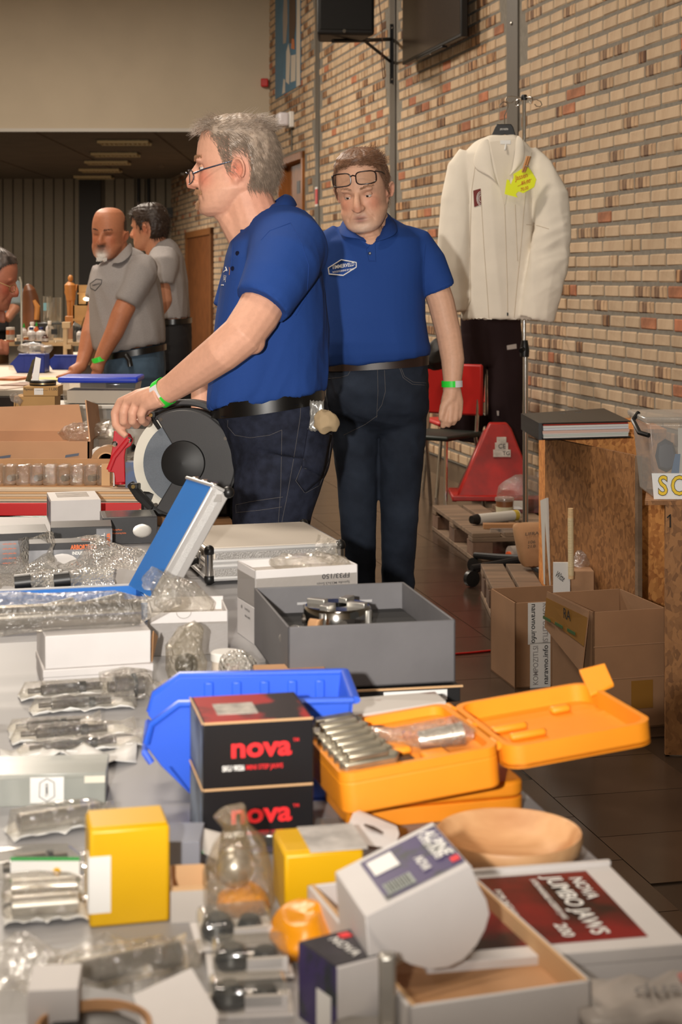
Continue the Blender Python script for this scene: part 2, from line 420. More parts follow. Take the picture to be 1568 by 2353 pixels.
for q in cands:
    if id(q) in bigset: continue
    _, L_, c = q
    gg = (g, g2, g3)[rmat()]
    me = random.choice([b for b in brick_me if abs(b[0]-L_) < .001])[1]
    M = Matrix.Translation(c+n_w*(-.011+random.uniform(-.0015, .0015))) @ rots
    # far bricks: a plain chamfered block, front faces only matter
    hx, hy, hz, bv = L_/2, .012, .0317, .006
    r0 = [(-hx, hy, -hz), (hx, hy, -hz), (hx, hy, hz), (-hx, hy, hz)]
    r1 = [(-hx+bv, hy+.004, -hz+bv), (hx-bv, hy+.004, -hz+bv), (hx-bv, hy+.004, hz-bv), (-hx+bv, hy+.004, hz-bv)]
    rb = [(-hx, -hy, -hz), (hx, -hy, -hz), (hx, -hy, hz), (-hx, -hy, hz)]
    gg.loft([rb, r0, r1], True, M)
for k, (gg, mm) in enumerate(((g, m_brickfar), (g2, mat('burnt brick far', (170, 130, 92), .85, var=.6, vs=9, rgb2=(92, 62, 44), thr=(.42, .6), isl=.25, stretch=(3, 3, .4))), (g3, mat('red brick far', (176, 112, 80), .85, var=.3, vs=9, isl=.25)))):
    obj('brick_course', gg, mm, wr, smooth=0, kind='stuff')
# steel posts in the wall
for ps, hw in zip(posts_s, (.11, .085, .085)):
    g = G().hexa(slabw(ps-hw, ps+hw, 0, ZC-.01, -.1, .012))
    o = struct('trim_2', g, m_post, bevel=.003); 
po = bpy.data.objects['trim_2']
bol = wall_pt(posts_s[0], Wr(0, 54, posts_s[0]/sD).z, .014)
obj('bolt', G().lathe([(.012, 0), (.012, .006), (.004, .009)], 10, frame(bol, n_w)), mat('bolt steel', (170, 165, 158), .3, 1), po, w=True)
# door near the far end
dr = struct('door_1', G().hexa(slabw(d0+.07, d1-.07, 0, ZD-.08, -.12, -.08)), m_wood_or)
obj('door_frame', G().hexa(slabw(d0, d0+.08, 0, ZD, -.15, .03)).hexa(slabw(d1-.08, d1, 0, ZD, -.15, .03)).hexa(slabw(d0, d1, ZD-.08, ZD, -.15, .03)), m_wood_or, dr, w=True, bevel=.004)
obj('door_sign', G().hexa(slabw((d0+d1)/2-.09, (d0+d1)/2+.09, ZD-.42, ZD-.28, -.079, -.075)), m_black, dr, w=True)
# second door further on, past the bulkhead
a = KW/(492+74.)*sD; b = KW/(432+74.)*sD
d2 = struct('door_2', G().hexa(slabw(a+.1, b-.1, 0, 2.0, .0, .02)), mat('far door wood', (120, 70, 32), .5, var=.2, vs=6))
obj('door_frame', G().hexa(slabw(a, a+.1, 0, 2.1, 0, .05)).hexa(slabw(b-.1, b, 0, 2.1, 0, .05)).hexa(slabw(a, b, 2.0, 2.1, 0, .05)), mat('far door frame', (130, 82, 40), .5), d2, w=True)
# louvre lights in the low ceiling
m_lou = mat('louvre blade', (214, 190, 140), .35, .3); m_loub = mat('louvre back', (70, 62, 50), .6)
first = None
for k, (y, xa, xb) in enumerate([(323, 230, 343), (351, 214, 318), (370, 199, 296), (388, 185, 277), (404, 174, 258)]):
    D = (ZL-.015-H)*F/(637-y); c = Wr((xa+xb)/2, y, D); c.z = ZL-.013
    if first is None:
        first = thing('ceiling_light', 'louvred ceiling light nearest the white bulkhead edge', 'ceiling light', c, group='louvred lights in the low ceiling')
        obj('housing', G().cbox((0, 0, -.01), (.66, .4, .02)), m_loub, first)
        for i in range(11): obj('blade', G().cbox((-.3+.06*i, 0, -.03), (.016, .38, .04)), m_lou, first)
        for s_ in (-1, 1): obj('side_rail', G().cbox((0, s_*.195, -.03), (.64, .01, .045)), m_lou, first)
    else:
        clone(first, c, label=('', 'second louvred ceiling light from the bulkhead', 'middle louvred ceiling light of the row of five', 'fourth louvred ceiling light from the bulkhead', 'farthest louvred ceiling light, over the bald man')[k])
# ================================================================== people
HS = [(.128, -.012, .034, .018), (.121, -.045, .060, .044), (.108, -.068, .080, .060), (.088, -.083, .094, .070), (.062, -.092, .102, .0755),
      (.036, -.096, .105, .077), (.016, -.0965, .104, .0765), (0, -.091, .102, .075), (-.02, -.091, .096, .0725), (-.04, -.092, .086, .070),
      (-.055, -.0945, .072, .067), (-.07, -.0965, .05, .063), (-.085, -.0935, .03, .058), (-.10, -.0945, .012, .050), (-.112, -.090, .0, .039), (-.120, -.076, -.012, .022)]
def hs_at(z):
    for a, b in zip(HS, HS[1:]):
        if a[0] >= z >= b[0]:
            t = (a[0]-z)/(a[0]-b[0]); t = t*t*(3-2*t) if a[0] > .1 else t
            return [a[i]+(b[i]-a[i])*t for i in range(4)]
    return list(HS[0] if z > HS[0][0] else HS[-1])
def spow(x, p): return math.copysign(abs(x)**p, x)
def hsurf(phi, z, off=0):            # phi: 0 front, 90 the head's own left side (+x), 180 back
    _, yf, yb, wd = hs_at(z); cy = (yf+yb)/2; hy = (yb-yf)/2; a = radians(phi)
    q = .86 if abs(phi) < 90 else .95
    return V(((wd+off)*spow(sin(a), .92), cy-(hy+off)*spow(cos(a), q), z+off*max(0, z/.128)**3))
def head_g(g, M, face=1, jaw=1.0):
    rings = []
    for z, yf, yb, wd in HS:
        rings.append([hsurf(360*j/36-180, z) for j in range(36)])
    if jaw != 1:
        for r, h in zip(rings, HS):
            if h[0] < -.04:
                for p in r: p.x *= jaw
    g.loft(rings[::-1], True, M)
    # nose, ears, brow, chin
    g.tube([(0, -.088, .014), (0, -.103, -.008), (0, -.114, -.028), (0, -.113, -.038), (0, -.100, -.045)], [.0085, .010, .0125, .0135, .008], 10, True, M)
    g.tube([(0, -.080, .010), (0, -.090, -.015), (0, -.096, -.035), (0, -.094, -.046)], [.010, .0125, .0145, .010], 10, True, M)
    for s in (-1, 1):
        g.ell((s*.0125, -.1015, -.037), (.0095, .013, .009), 10, 6, M)
        g.ell((s*.030, -.0835, .019), (.021, .013, .0075), 10, 6, M)
        E = M @ TR(s*.078, .012, -.012) @ ROT(0, s*14, s*-22) @ ROT(-12, 0, 0)
        g.ell((-s*.002, 0, 0), (.0055, .0165, .030), 12, 8, E)
        hx = [(s*.005, .004-.019*cos(t)*(1 if cos(t) < 0 else .75)-.002, .004+.028*sin(t)) for t in [radians(-30+k*23) for k in range(12)]]
        g.tube([(p_[0], p_[1], p_[2]) for p_ in hx], .0042, 8, True, E)
        g.ell((s*.002, -.004, -.027), (.006, .009, .012), 10, 6, E)
        g.ell((s*.003, -.011, -.006), (.005, .004, .007), 8, 6, E)
    g.ell((0, -.084, -.101), (.021, .0125, .015), 10, 6, M)
    g.ell((0, -.0895, -.0645), (.021, .0085, .006), 10, 6, M)
    g.ell((0, -.0885, -.0755), (.018, .0085, .006), 10, 6, M)
def head_brush(a, M, smile=0, eyes=True):
    Mi = np.array(M.inverted()); R = np.array(M)
    q = a @ Mi[:3, :3].T+Mi[:3, 3]
    near = (np.abs(q) < .2).all(1); p = q[near]
    for s in (-1, 1):
        brush(p, (s*.031, -.090, .0), .013, (0, .009, 0), (1.35, 1.4, .75))
        brush(p, (s*.083, .010, -.006), .008, (s*-.004, 0, 0), (1, 1, 1.6)); brush(p, (s*.046, -.075, -.026), .024, (s*.002, -.004, .0))
        for k in range(6):
            t_ = k/5; brush(p, (s*(.021+.020*t_), -.098+.022*t_, -.042-.034*t_), .0048, (s*-.001, .0030, 0), (1, 2, 1.4))
        brush(p, (s*.0375, -.08, -.070+smile*.006), .006, (0, .004, 0), (1, 1.5, 1.2))
        brush(p, (s*.030, -.10, -.0115), .006, (0, .003, 0), (2.2, 2, .7))
    brush(p, (0, -.095, -.070), .0035, (0, .0035, 0), (6.5, 4, .7))
    brush(p, (0, -.095, -.087), .007, (0, .004, 0), (2.2, 2, .8))
    brush(p, (0, -.10, -.054), .005, (0, .0025, 0), (.8, 2, 1))
    q[near] = p
    a[:] = q @ R[:3, :3].T+R[:3, 3]
def skin_paint(me, M, base, beard=None, blush=.5, lips=(176, 96, 84), extra=None):
    a = coords(me); Mi = np.array(M.inverted()); p = a @ Mi[:3, :3].T+Mi[:3, 3]
    c = np.tile(np.array(lin(base)), (len(a), 1))
    def mix(cen, r, rgb, k, ax=(1, 1, 1)):
        q = (p-np.array(cen))/(np.array(ax)*r); wgt = np.clip(np.exp(-(q**2).sum(1))*k, 0, 1)[:, None]
        c[:] = c*(1-wgt)+np.array(lin(rgb))*wgt
    red = tuple(int(x*y) for x, y in zip(base, (1.0, .74, .70)))
    for s in (-1, 1):
        mix((s*.045, -.075, -.025), .028, red, blush); mix((s*.078, .012, -.012), .026, red, blush)
    mix((0, -.115, -.036), .016, red, blush)
    mix((0, -.095, -.0645), .0055, lips, .9, (3.6, 3, 1)); mix((0, -.095, -.0755), .0055, lips, .9, (3.2, 3, 1))
    mix((0, -.093, -.070), .0022, (70, 34, 30), .9, (9, 4, 1))
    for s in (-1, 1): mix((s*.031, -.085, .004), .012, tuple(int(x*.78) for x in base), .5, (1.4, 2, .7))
    if beard:
        for rgb, cen, r, k, ax in beard: mix(cen, r, rgb, k, ax)
    at = me.color_attributes.new('Col', 'FLOAT_COLOR', 'POINT')
    at.data.foreach_set('color', np.concatenate([c, np.ones((len(c), 1))], 1).ravel())
def strands(M, roots, flow, length, width=.0011, seg=4, lift=.006, seed=1, spread=.35, droop=0, n=3):
    """hair: thin tapered locks rooted on the head"""
    random.seed(seed); g = G()
    for (phi, z) in roots:
        p = hsurf(phi, z, lift*.4); L_ = length*random.uniform(.6, 1.15); pts = [p]
        d = flow(phi, z)+V((random.gauss(0, spread), random.gauss(0, spread), random.gauss(0, spread))); d.normalize()
        for k in range(seg):
            d2 = d+V((random.gauss(0, .12), random.gauss(0, .12), random.gauss(0, .12)-droop*k)); d2.normalize()
            q = pts[-1]+d2*(L_/seg)
            # keep off the scalp
            if -.03 < q.z < .128:
                _, yf, yb, wd = hs_at(q.z); cy, hy = (yf+yb)/2, (yb-yf)/2; lf = lift*(.7+.5*random.random())
                if (q.x/(wd+lf))**2+((q.y-cy)/(hy+lf))**2 < 1:
                    k_ = 1/max(.2, sqrt((q.x/(wd+lf))**2+((q.y-cy)/(hy+lf))**2)); q = V((q.x*k_, cy+(q.y-cy)*k_, q.z))
            pts.append(q)
        wd = width*random.uniform(.7, 1.3)
        g.tube(pts, [wd]+[wd*(1-.75*(k+1)/seg) for k in range(seg)], n, False, M)
    return g
def hair_shell(M, hl, off=.006, top=None, seed=0, rough=.003, nz=60, na=150, amp=None):
    g = G(); rows = []
    for i in range(nz):
        z = -.09+(.128+.09)*i/(nz-1)
        row = []
        for j in range(na):
            phi = -180+360*j/na; o = off*(amp(phi, z) if amp else 1)
            e_ = min(1., max(0., (z-hl(abs(phi)))/.02)); o = .0012+(o-.0012)*e_; o += rough*e_*noise.noise(V((phi*.09, z*90, seed)))
            row.append((hsurf(phi, z, max(.001, o)), z >= hl(abs(phi)) and (top is None or z <= top(abs(phi)))))
        rows.append(row)
    vs = [M @ p for r in rows for p, _ in r]; fs = []
    for i in range(nz-1):
        for j in range(na):
            k = (j+1) % na
            if rows[i][j][1] and rows[i][k][1] and rows[i+1][j][1] and rows[i+1][k][1]: fs.append((i*na+j, i*na+k, (i+1)*na+k, (i+1)*na+j))
    fs2 = [f for f in fs]
    if rows[nz-1][0][1]: fs2.append(tuple((nz-1)*na+j for j in range(na)))
    return g.add(vs, fs2)
def roots_in(hl, n, seed, zmax=.127, top=None):
    random.seed(seed); r = []
    while len(r) < n:
        phi = random.uniform(-180, 180); z = random.uniform(-.085, zmax)
        if random.random() > cos(min(1.45, max(0, (z-.06)/.068*1.45))) : continue
        if z >= hl(abs(phi))+random.uniform(-.004, .006) and (top is None or z <= top(abs(phi))): r.append((phi, z))
    return r
def piecewise(pts):
    def f(x):
        for (a, b), (c, d) in zip(pts, pts[1:]):
            if a <= x <= c: return b+(d-b)*(x-a)/(c-a)
        return pts[-1][1]
    return f
def ring(yl, yr, xl, xr, D, hd, n=40, p=.85, D0=None):
    """level ring of a garment from its left and right edge in the picture, at its own distance and depth"""
    a, b = W(xl, yl, D), W(xr, yr, D); c = (a+b)/2; h = (b-a)/2; r = []
    for j in range(n):
        t = 2*pi*j/n; r.append(c+h*spow(cos(t), p)+V((0, hd*spow(sin(t), p), 0)))
    return r
def band(rings_lo_hi, off=0): pass
def hit(bvh, px, py, lift=.001):
    o = V((0, 0, H)); d = (Wr(px, py, 1)-o).normalized(); r = bvh.ray_cast(o, d)
    if r[0] is None: return None
    return r[0]-d*lift
def stitch(bvh, pts, r=.0011, step=6, lift=.001, M=None):
    """a seam that follows the garment's surface along picture points"""
    g = G(); out = []
    for (x0, y0), (x1, y1) in zip(pts, pts[1:]):
        k = max(1, int(math.hypot(x1-x0, y1-y0)/step))
        for i in range(k): out.append((x0+(x1-x0)*i/k, y0+(y1-y0)*i/k))
    out.append(pts[-1]); P = [hit(bvh, x, y, lift) for x, y in out]; run = []
    for p in P+[None]:
        if p is None or (run and (p-run[-1]).length > .06):
            if len(run) > 1: g.tube(run, r, 5)
            run = []
        if p is not None: run.append(p)
    return g
def patch(bvh, quad, nu=8, nv=8, lift=.002):
    """sheet lying on the surface inside a picture quad (tl, tr, br, bl)"""
    rows = []
    for i in range(nv+1):
        r = []
        for j in range(nu+1):
            u, v_ = j/nu, i/nv
            x = (quad[0][0]*(1-u)+quad[1][0]*u)*(1-v_)+(quad[3][0]*(1-u)+quad[2][0]*u)*v_
            y = (quad[0][1]*(1-u)+quad[1][1]*u)*(1-v_)+(quad[3][1]*(1-u)+quad[2][1]*u)*v_
            r.append(hit(bvh, x, y, lift))
        rows.append(r)
    flat = [p for r in rows for p in r if p is not None]
    if not flat: return None
    for i in range(len(rows)-1, -1, -1):
        for j, p in enumerate(rows[i]):
            if p is None:
                x_ = [q for q in rows[i] if q is not None]
                rows[i][j] = (rows[i+1][j] if i+1 < len(rows) and rows[i+1][j] is not None else (x_[0] if x_ else flat[0])).copy()
    return G().grid(rows)
def decal_text(bvh, s, px, py, ux, uy, size, m, parent, bold=.01, lift=.0015, fit=None, name='lettering'):
    """print on cloth: text laid out along picture direction ux, dropped on the surface"""
    me = text_mesh(s, 1, bold); a = coords(me)
    if fit: k = fit/(a[:, 0].max()-a[:, 0].min())
    else: k = size
    b = []
    for p in a:
        q = hit(bvh, px+ux[0]*p[0]*k+uy[0]*p[1]*size, py+ux[1]*p[0]*k+uy[1]*p[1]*size, lift)
        b.append(q)
    ok = [q for q in b if q is not None]
    if not ok: return
    b = [q if q is not None else ok[0] for q in b]
    setco(me, np.array([q[:] for q in b]))
    return obj(name, me, m, parent, smooth=0, w=True, normals=False)
def bvh_of(me, M=None):
    M = M or Matrix(); return BVHTree.FromPolygons([M @ v.co for v in me.vertices], [tuple(p.vertices) for p in me.polygons])
def cloth_wrinkles(me, amp, freq, dirv, seed=0, mask=None):
    """long soft folds running along dirv"""
    d = V(dirv).normalized(); a = coords(me); nn = np.array([v.normal[:] for v in me.vertices]); s = np.zeros(len(a))
    for i, p in enumerate(a):
        q = V(p); al = q.dot(d); q2 = (q-d*al)*freq+d*al*freq*.22
        n1 = noise.noise(q2+V((seed, 0, 0))); n2 = noise.noise(q2*2.1+V((0, seed, 0))); s[i] = (.45-abs(n1)*1.6)*1.1+.6*(.4-abs(n2)*1.4)
    if mask is not None: s = s*mask(a)
    setco(me, a+nn*(s*amp)[:, None])
def bandring(c, axis, r, h, t=.0012, n=28, hint=V((0, 0, 1)), a0=0, a1=360, rx=1.0):
    M = frame(c, axis, hint); g = G(); N_ = max(3, int(n*(a1-a0)/360))
    rows = []
    for i in range(N_+1):
        a = radians(a0+(a1-a0)*i/N_); rows.append([(r*rx*cos(a), r*sin(a), -h/2), (r*rx*cos(a), r*sin(a), h/2), ((r+t)*rx*cos(a), (r+t)*sin(a), h/2), ((r+t)*rx*cos(a), (r+t)*sin(a), -h/2)])
    return g.loft(rows, True, M)
m_skin = vcol('skin', .5)
m_blue = mat('royal blue polo', (36, 70, 140), .85, bump=.25, bs=900, spec=.25)
m_bluedark = mat('blue polo collar', (33, 65, 132), .85, bump=.3, bs=900, spec=.25)
m_denim = mat('dark denim', (38, 42, 58), .85, var=.3, vs=40, rgb2=(26, 29, 42), bump=.3, bs=800, spec=.25)
m_denim2 = mat('worn denim', (44, 52, 66), .85, var=.45, vs=9, rgb2=(26, 31, 42), thr=(.3, .75), bump=.3, bs=800, spec=.25)
m_thread = mat('seam thread', (92, 88, 88), .8)
m_belt = mat('black belt leather', (16, 14, 13), .28)
m_lens = film('spectacle lens', (230, 232, 235), .04, .03, edge=.12)
m_wband = mat('green wristband', (46, 225, 60), .45)
m_wtab = mat('white wristband tab', (225, 222, 224), .5)
m_eye = mat('eye white', (225, 215, 208), .2); m_iris = mat('iris', (44, 36, 32), .2)
m_print = mat('white print', (232, 230, 226), .6)
def eyes(M, parent, look=(0, -1, -.2), lid=12, low=-28, skin=(206, 150, 122)):
    for s in (-1, 1):
        c = V((s*.031, -.0745, .0)); d = V(look).normalized()
        e = obj('eye', G().ell(c, .0118, 14, 10, M), m_eye, parent, w=True)
        obj('pupil', G().ell(c+d*.0082, (.0052, .0052, .0052), 10, 8, M), m_iris, e, w=True)
        for lo_, hi_ in ((lid, 100), (-100, low)):
            rows = []
            for i in range(9):
                el = radians(lo_+(hi_-lo_)*i/8); row = []
                for j in range(13):
                    az = radians(-80+160*j/12); k = 1-.25*(abs(j-6)/6)**2
                    el2 = el*k if True else el
                    row.append(c+V((sin(az)*cos(el2)*1.1, -cos(az)*cos(el2), sin(el2)))*.0128)
                rows.append(row)
            obj('eyelid', G().grid(rows, M), mat('eyelid %d %d %d' % skin, skin, .55), e, w=True, solid=.0008, smooth=180)
def brows(M, parent, m, n=70, seed=3, z=.021, w_=.0006, lenn=.010):
    random.seed(seed)
    for s in (-1, 1):
        g = G()
        for i in range(n):
            t = random.random(); x = s*(.012+.036*t); y = -.0985+.022*t*t; p = V((x, y, z+.005*sin(t*2.6)+random.uniform(-.003, .003)))
            d = V((s*.7, -.25, .35+random.uniform(-.3, .3))).normalized()
            g.tube([p, p+d*lenn*.6, p+d*lenn+V((0, .002, 0))], [w_, w_*.8, w_*.2], 3, False, M)
        obj('eyebrow', g, m, parent, w=True)
def person(name_label, loc):
    return thing('person', name_label, 'person', loc)

# ------------------------------------------------------------ man leaning on the grinder (side view)
D1 = 2.72; DREF[0] = D1
foot1 = W(640, 0, D1); foot1.z = 0
P1 = person('grey-haired man in profile with glasses, blue polo and dark jeans, hand above red tape gun', foot1)
MH1 = Matrix.Translation(W(541, 385, D1)) @ RZ(-92) @ ROT(2, 0, 0)
g = G(); head_g(g, MH1, jaw=1.08)
g.tube([W(556, 420, D1), W(572, 470, D1), W(592, 530, D1), W(610, 600, D1)], [.060, .064, .070, .09], 18)
g.tube([W(492, 474, D1), W(518, 484, D1), W(545, 508, D1), W(574, 545, D1)], [.020, .034, .046, .056], 14)      # throat under the jaw
g.ell(W(610, 640, D1), (.09, .15, .14)); g.tube([W(612, 600, D1), W(612, 900, D1+.0)], [.09, .09], 14)
# near arm
g.tube([W(640, 590, D1-.12), W(648, 600, D1-.19), W(622, 665, D1-.25), W(590, 725, D1-.30), W(556, 772, D1-.33), W(512, 808, D1-.32), W(450, 853, D1-.27), W(400, 888, D1-.23), W(370, 906, D1-.21)],
       [.07, .06, .055, .053, .050, .047, .0405, .0335, .030], 16)
g.ell(W(583, 785, D1-.32), (.028, .03, .03))
# near hand, fingers hooked downwards
hd = [([(362, 908, 2.52), (318, 912, 2.55), (277, 925, 2.575), (264, 950, 2.58), (266, 976, 2.575), (279, 992, 2.565), (291, 1003, 2.56)], [.026, .019, .0125, .0112, .0103, .0094, .0075]),
      ([(362, 908, 2.51), (325, 915, 2.53), (293, 925, 2.55), (284, 948, 2.545), (283, 968, 2.55), (293, 977, 2.575), (304, 968, 2.60)], [.027, .020, .0128, .0118, .0112, .0105, .009]),
      ([(366, 910, 2.50), (335, 920, 2.51), (313, 929, 2.525), (304, 950, 2.52), (304, 968, 2.525), (313, 977, 2.55), (323, 966, 2.58)], [.027, .020, .0126, .0116, .0110, .0103, .009]),
      ([(368, 912, 2.49), (346, 925, 2.495), (331, 936, 2.50), (324, 953, 2.50), (326, 966, 2.51), (335, 972, 2.535), (342, 962, 2.56)], [.026, .019, .0118, .0108, .0102, .0096, .008]),
      ([(362, 915, 2.54), (340, 935, 2.58), (322, 955, 2.605), (308, 968, 2.61)], [.022, .016, .012, .009])]
for pts, rr in hd: g.tube([W(*p) for p in pts], rr, 12)
# far arm, seen below the shirt front
g.tube([W(610, 600, D1+.12), W(600, 640, D1+.2), W(540, 790, D1+.22), W(468, 905, D1+.18), W(466, 950, D1+.12), W(468, 985, D1+.06)], [.07, .055, .05, .036, .03, .032], 14)
me = remesh(g, .0031, 3)
a = coords(me); head_brush(a, MH1, smile=1)
setco(me, a)
skin_paint(me, MH1, (220, 166, 140), beard=[((196, 150, 118), (0, -.09, -.085), .03, .5, (1.2, 1, 1)), ((208, 130, 112), (.0, .06, -.09), .05, .5, (1.5, 1, 1))], blush=.7)
body1 = obj('body', me, m_skin, P1, w=True, normals=False, smooth=180)
# knuckle folds and nails are small here; glasses
ms_frame = mat('steel spectacle frame', (92, 100, 120), .25, .9)
gl = obj('spectacles', G().tube([(-.012, -.121, -.010), (0, -.124, -.008), (.012, -.121, -.010)], .0015, 8, True, MH1), ms_frame, P1, w=True)
for pts in ([(.066, -.100, -.016), (.074, -.07, -.006), (.079, -.02, .006), (.082, .004, .011), (.081, .022, .0)], [(-.066, -.100, -.016), (-.074, -.07, -.006), (-.082, .004, .011)]):
    obj('temple_arm', G().tube(pts, .0019, 8, True, MH1), ms_frame, gl, w=True)
for s in (-1, 1):
    out = [(s*(.038+.026*spow(cos(t), .8)), -.118+.016*abs(cos(t)) * (1 if cos(t) > 0 else .0)+.004, -.022+.018*spow(sin(t), .8)) for t in [2*pi*k/20 for k in range(20)]]
    obj('lens_rim', G().tube(out+[out[0]], .0012, 6, False, MH1), ms_frame, gl, w=True)
    obj('lens', G().add(out, [tuple(range(20))], MH1), m_lens, gl, w=True)
eyes(MH1, P1, (0, -1, -.1), 8, -22, (214, 160, 130))
m_hair1 = mat('grey hair', (172, 153, 136), .45, var=.3, vs=60, isl=.22, spec=.6)
hl1 = piecewise([(0, .094), (22, .088), (40, .088), (58, .074), (68, .052), (76, .012), (82, -.016), (87, -.016), (90, .028), (106, .030), (111, .0), (117, -.05), (150, -.074), (180, -.078)])
obj('hair', hair_shell(MH1, lambda q: hl1(q)+(.014 if q > 88 else .006) if q > 86 or q < 62 else .07, .006, seed=2, amp=lambda ph, z: .35 if abs(ph) < 112 and z < .035 else .9), m_hair1, P1, w=True, smooth=60)
def flow1(phi, z):
    a = radians(phi)
    if z > .088: return V((sin(a)*.25, .62 if abs(phi) > 60 else -.35, .08))+V((0, 0, .05))
    if abs(phi) < 100: return V((.1*sin(a), .75, -.5))
    return V((-.2*sin(a), .35, -.85))
rt = [q for q in roots_in(hl1, 6500, 5) if not (86 < abs(q[0]) < 112 and q[1] < .036)]
hs_o = obj('hair_strands', strands(MH1, rt, flow1, .034, .00052, 4, .0065, 4, .16, .05), m_hair1, P1, w=True, normals=False, kind='stuff')
rs_ = [(s_*random.uniform(68, 84), random.uniform(-.014, .075)) for s_ in (-1, 1) for _ in range(420)]; rs_ = [q for q in rs_ if q[1] > hl1(abs(q[0]))]
obj('sideburn', strands(MH1, rs_, lambda p_, z_: V((.05, .35, -.9)), .014, .00045, 3, .0025, 14, .12, 0), m_hair1, P1, w=True, normals=False, kind='stuff')
rn_ = [(s_*random.uniform(111, 180), hl1(150)+random.uniform(-.004, .03)) for s_ in (-1, 1) for _ in range(600)]+[(s_*random.uniform(108, 122), random.uniform(-.045, .03)) for s_ in (-1, 1) for _ in range(300)]
rn_ = [q for q in rn_ if q[1] > hl1(abs(q[0]))-.003]
obj('nape_hair', strands(MH1, rn_, lambda p_, z_: V((0, .25, -.9)), .022, .00045, 3, .004, 15, .15, 0), m_hair1, P1, w=True, normals=False, kind='stuff')
rt2 = [(random.uniform(-75, 75), random.uniform(.092, .118)) for _ in range(240)]+[(random.uniform(120, 180), random.uniform(.08, .118)) for _ in range(60)]
def flow1b(phi, z): return V((0, -1.0, .15)) if abs(phi) < 90 else V((.3, .75, .55))
obj('fringe', strands(MH1, rt2*3, flow1b, .036, .00045, 4, .007, 9, .22, .20), m_hair1, P1, w=True, normals=False, kind='stuff')
m_gins = mat('ginger grey whiskers', (200, 158, 122), .6, isl=.3)
random.seed(21); g = G()
for i in range(700):
    x = random.uniform(-.042, .042); p = V((x, -.1015+abs(x)*.22+x*x*9, -.052-abs(x)*.18+random.uniform(-.003, .003))); d = V((x*8+random.gauss(0, .25), -.3+random.gauss(0, .25), -1)).normalized()*random.uniform(.004, .012)
    g.tube([p, p+d*.6, p+d], [.00042, .0003, .0001], 3, False, MH1)
obj('moustache', g, m_gins, P1, w=True, normals=False, kind='stuff')
g = G()
for i in range(420):
    x = random.uniform(-.015, .015); p = V((x, -.096+abs(x)*.3, -.085+random.uniform(-.010, .007))); d = V((x*4+random.gauss(0, .25), -.7+random.gauss(0, .3), -.75)).normalized()*random.uniform(.004, .014)
    g.tube([p, p+d*.6, p+d], [.00042, .0003, .0001], 3, False, MH1)
obj('chin_tuft', g, m_gins, P1, w=True, normals=False, kind='stuff')
brows(MH1, P1, m_gins, 150)
# polo shirt
g = G()
g.loft([ring(468, 468, 628, 664, D1, .055), ring(500, 490, 590, 690, D1, .085), ring(530, 520, 556, 706, D1, .125), ring(556, 550, 530, 722, D1, .175), ring(590, 585, 519, 735, D1, .20), ring(640, 640, 511, 746, D1, .205),
        ring(720, 715, 498, 753, D1, .20), ring(800, 795, 489, 754, D1, .195), ring(870, 855, 481, 752, D1, .19), ring(910, 880, 477, 751, D1, .188), ring(934, 893, 476, 749, D1, .184), ring(930, 890, 484, 742, D1, .172), ring(880, 850, 500, 736, D1, .15)], True)
g.tube([W(650, 560, D1-.08), W(660, 575, D1-.14), W(648, 612, D1-.215), W(626, 655, D1-.262), W(606, 694, D1-.29), W(602, 701, D1-.295), W(611, 686, D1-.285), W(628, 655, D1-.262)], [.10, .098, .086, .076, .069, .067, .058, .05], 26, True)
g.tube([W(600, 575, D1+.08), W(590, 600, D1+.17), W(560, 680, D1+.22), W(545, 720, D1+.22)], [.08, .08, .072, .068], 20, True)
me = remesh(g, .0055, 6)
cloth_wrinkles(me, .012, 8, (-.35, .1, -1), 3, lambda a: np.clip((1.30-a[:, 2])*4, 0, 1)*np.where(a[:, 1] < D1*KD-.2, .4, 1))
cloth_wrinkles(me, .009, 10, (.5, 0, -.8), 8, lambda a: np.clip((a[:, 0]+.12)*6, 0, 1))
for v_ in (None,): pass
shirt1 = obj('polo_shirt', me, m_blue, P1, w=True, normals=False, smooth=180)
sb = BVHTree.FromPolygons([MW[P1] @ v.co for v in me.vertices], [tuple(p.vertices) for p in me.polygons])
# collar: folded band round the neck
def collar(pts_lo, pts_hi, t=.004):
    g = G(); rows = [[a_, b_] for a_, b_ in zip(pts_lo, pts_hi)]
    return g.grid(rows)
cl_hi = [W(548, 532, D1-.035), W(575, 527, D1-.082), W(612, 490, D1-.092), W(640, 456, D1-.068), W(656, 446, D1-.01), W(652, 446, D1+.045), W(628, 462, D1+.075), W(590, 500, D1+.075), W(560, 528, D1+.05), W(546, 533, D1+.005)]
cl_lo = [W(553, 541, D1-.060), W(578, 556, D1-.120), W(628, 528, D1-.140), W(666, 492, D1-.110), W(686, 476, D1-.02), W(682, 474, D1+.06), W(650, 500, D1+.12), W(592, 535, D1+.11), W(556, 544, D1+.065), W(545, 541, D1+.01)]
cl_md = [(a_+b_)/2+V((.004, -.006 if i < 5 else .006, .008)) for i, (a_, b_) in enumerate(zip(cl_lo, cl_hi))]
cl_lo = [p_+V((-.004 if i < 2 else 0, -.016 if i < 5 else .016, .004)) for i, p_ in enumerate(cl_lo)]; cl_md = [p_+V((0, -.012 if i < 5 else .012, .004)) for i, p_ in enumerate(cl_md)]
obj('collar', G().grid([cl_lo, cl_md, cl_hi]), m_bluedark, P1, w=True, sub=2, solid=.004, smooth=180)
for pts in ([(560, 662), (590, 668), (625, 690), (648, 722)], [(668, 512), (694, 560), (710, 610), (706, 680), (680, 725)], [(668, 512), (620, 530), (600, 552)], [(536, 548), (534, 590), (528, 640)]):
    obj('seam', stitch(sb, pts, .0010, 6, .0004), m_bluedark, shirt1, w=True)
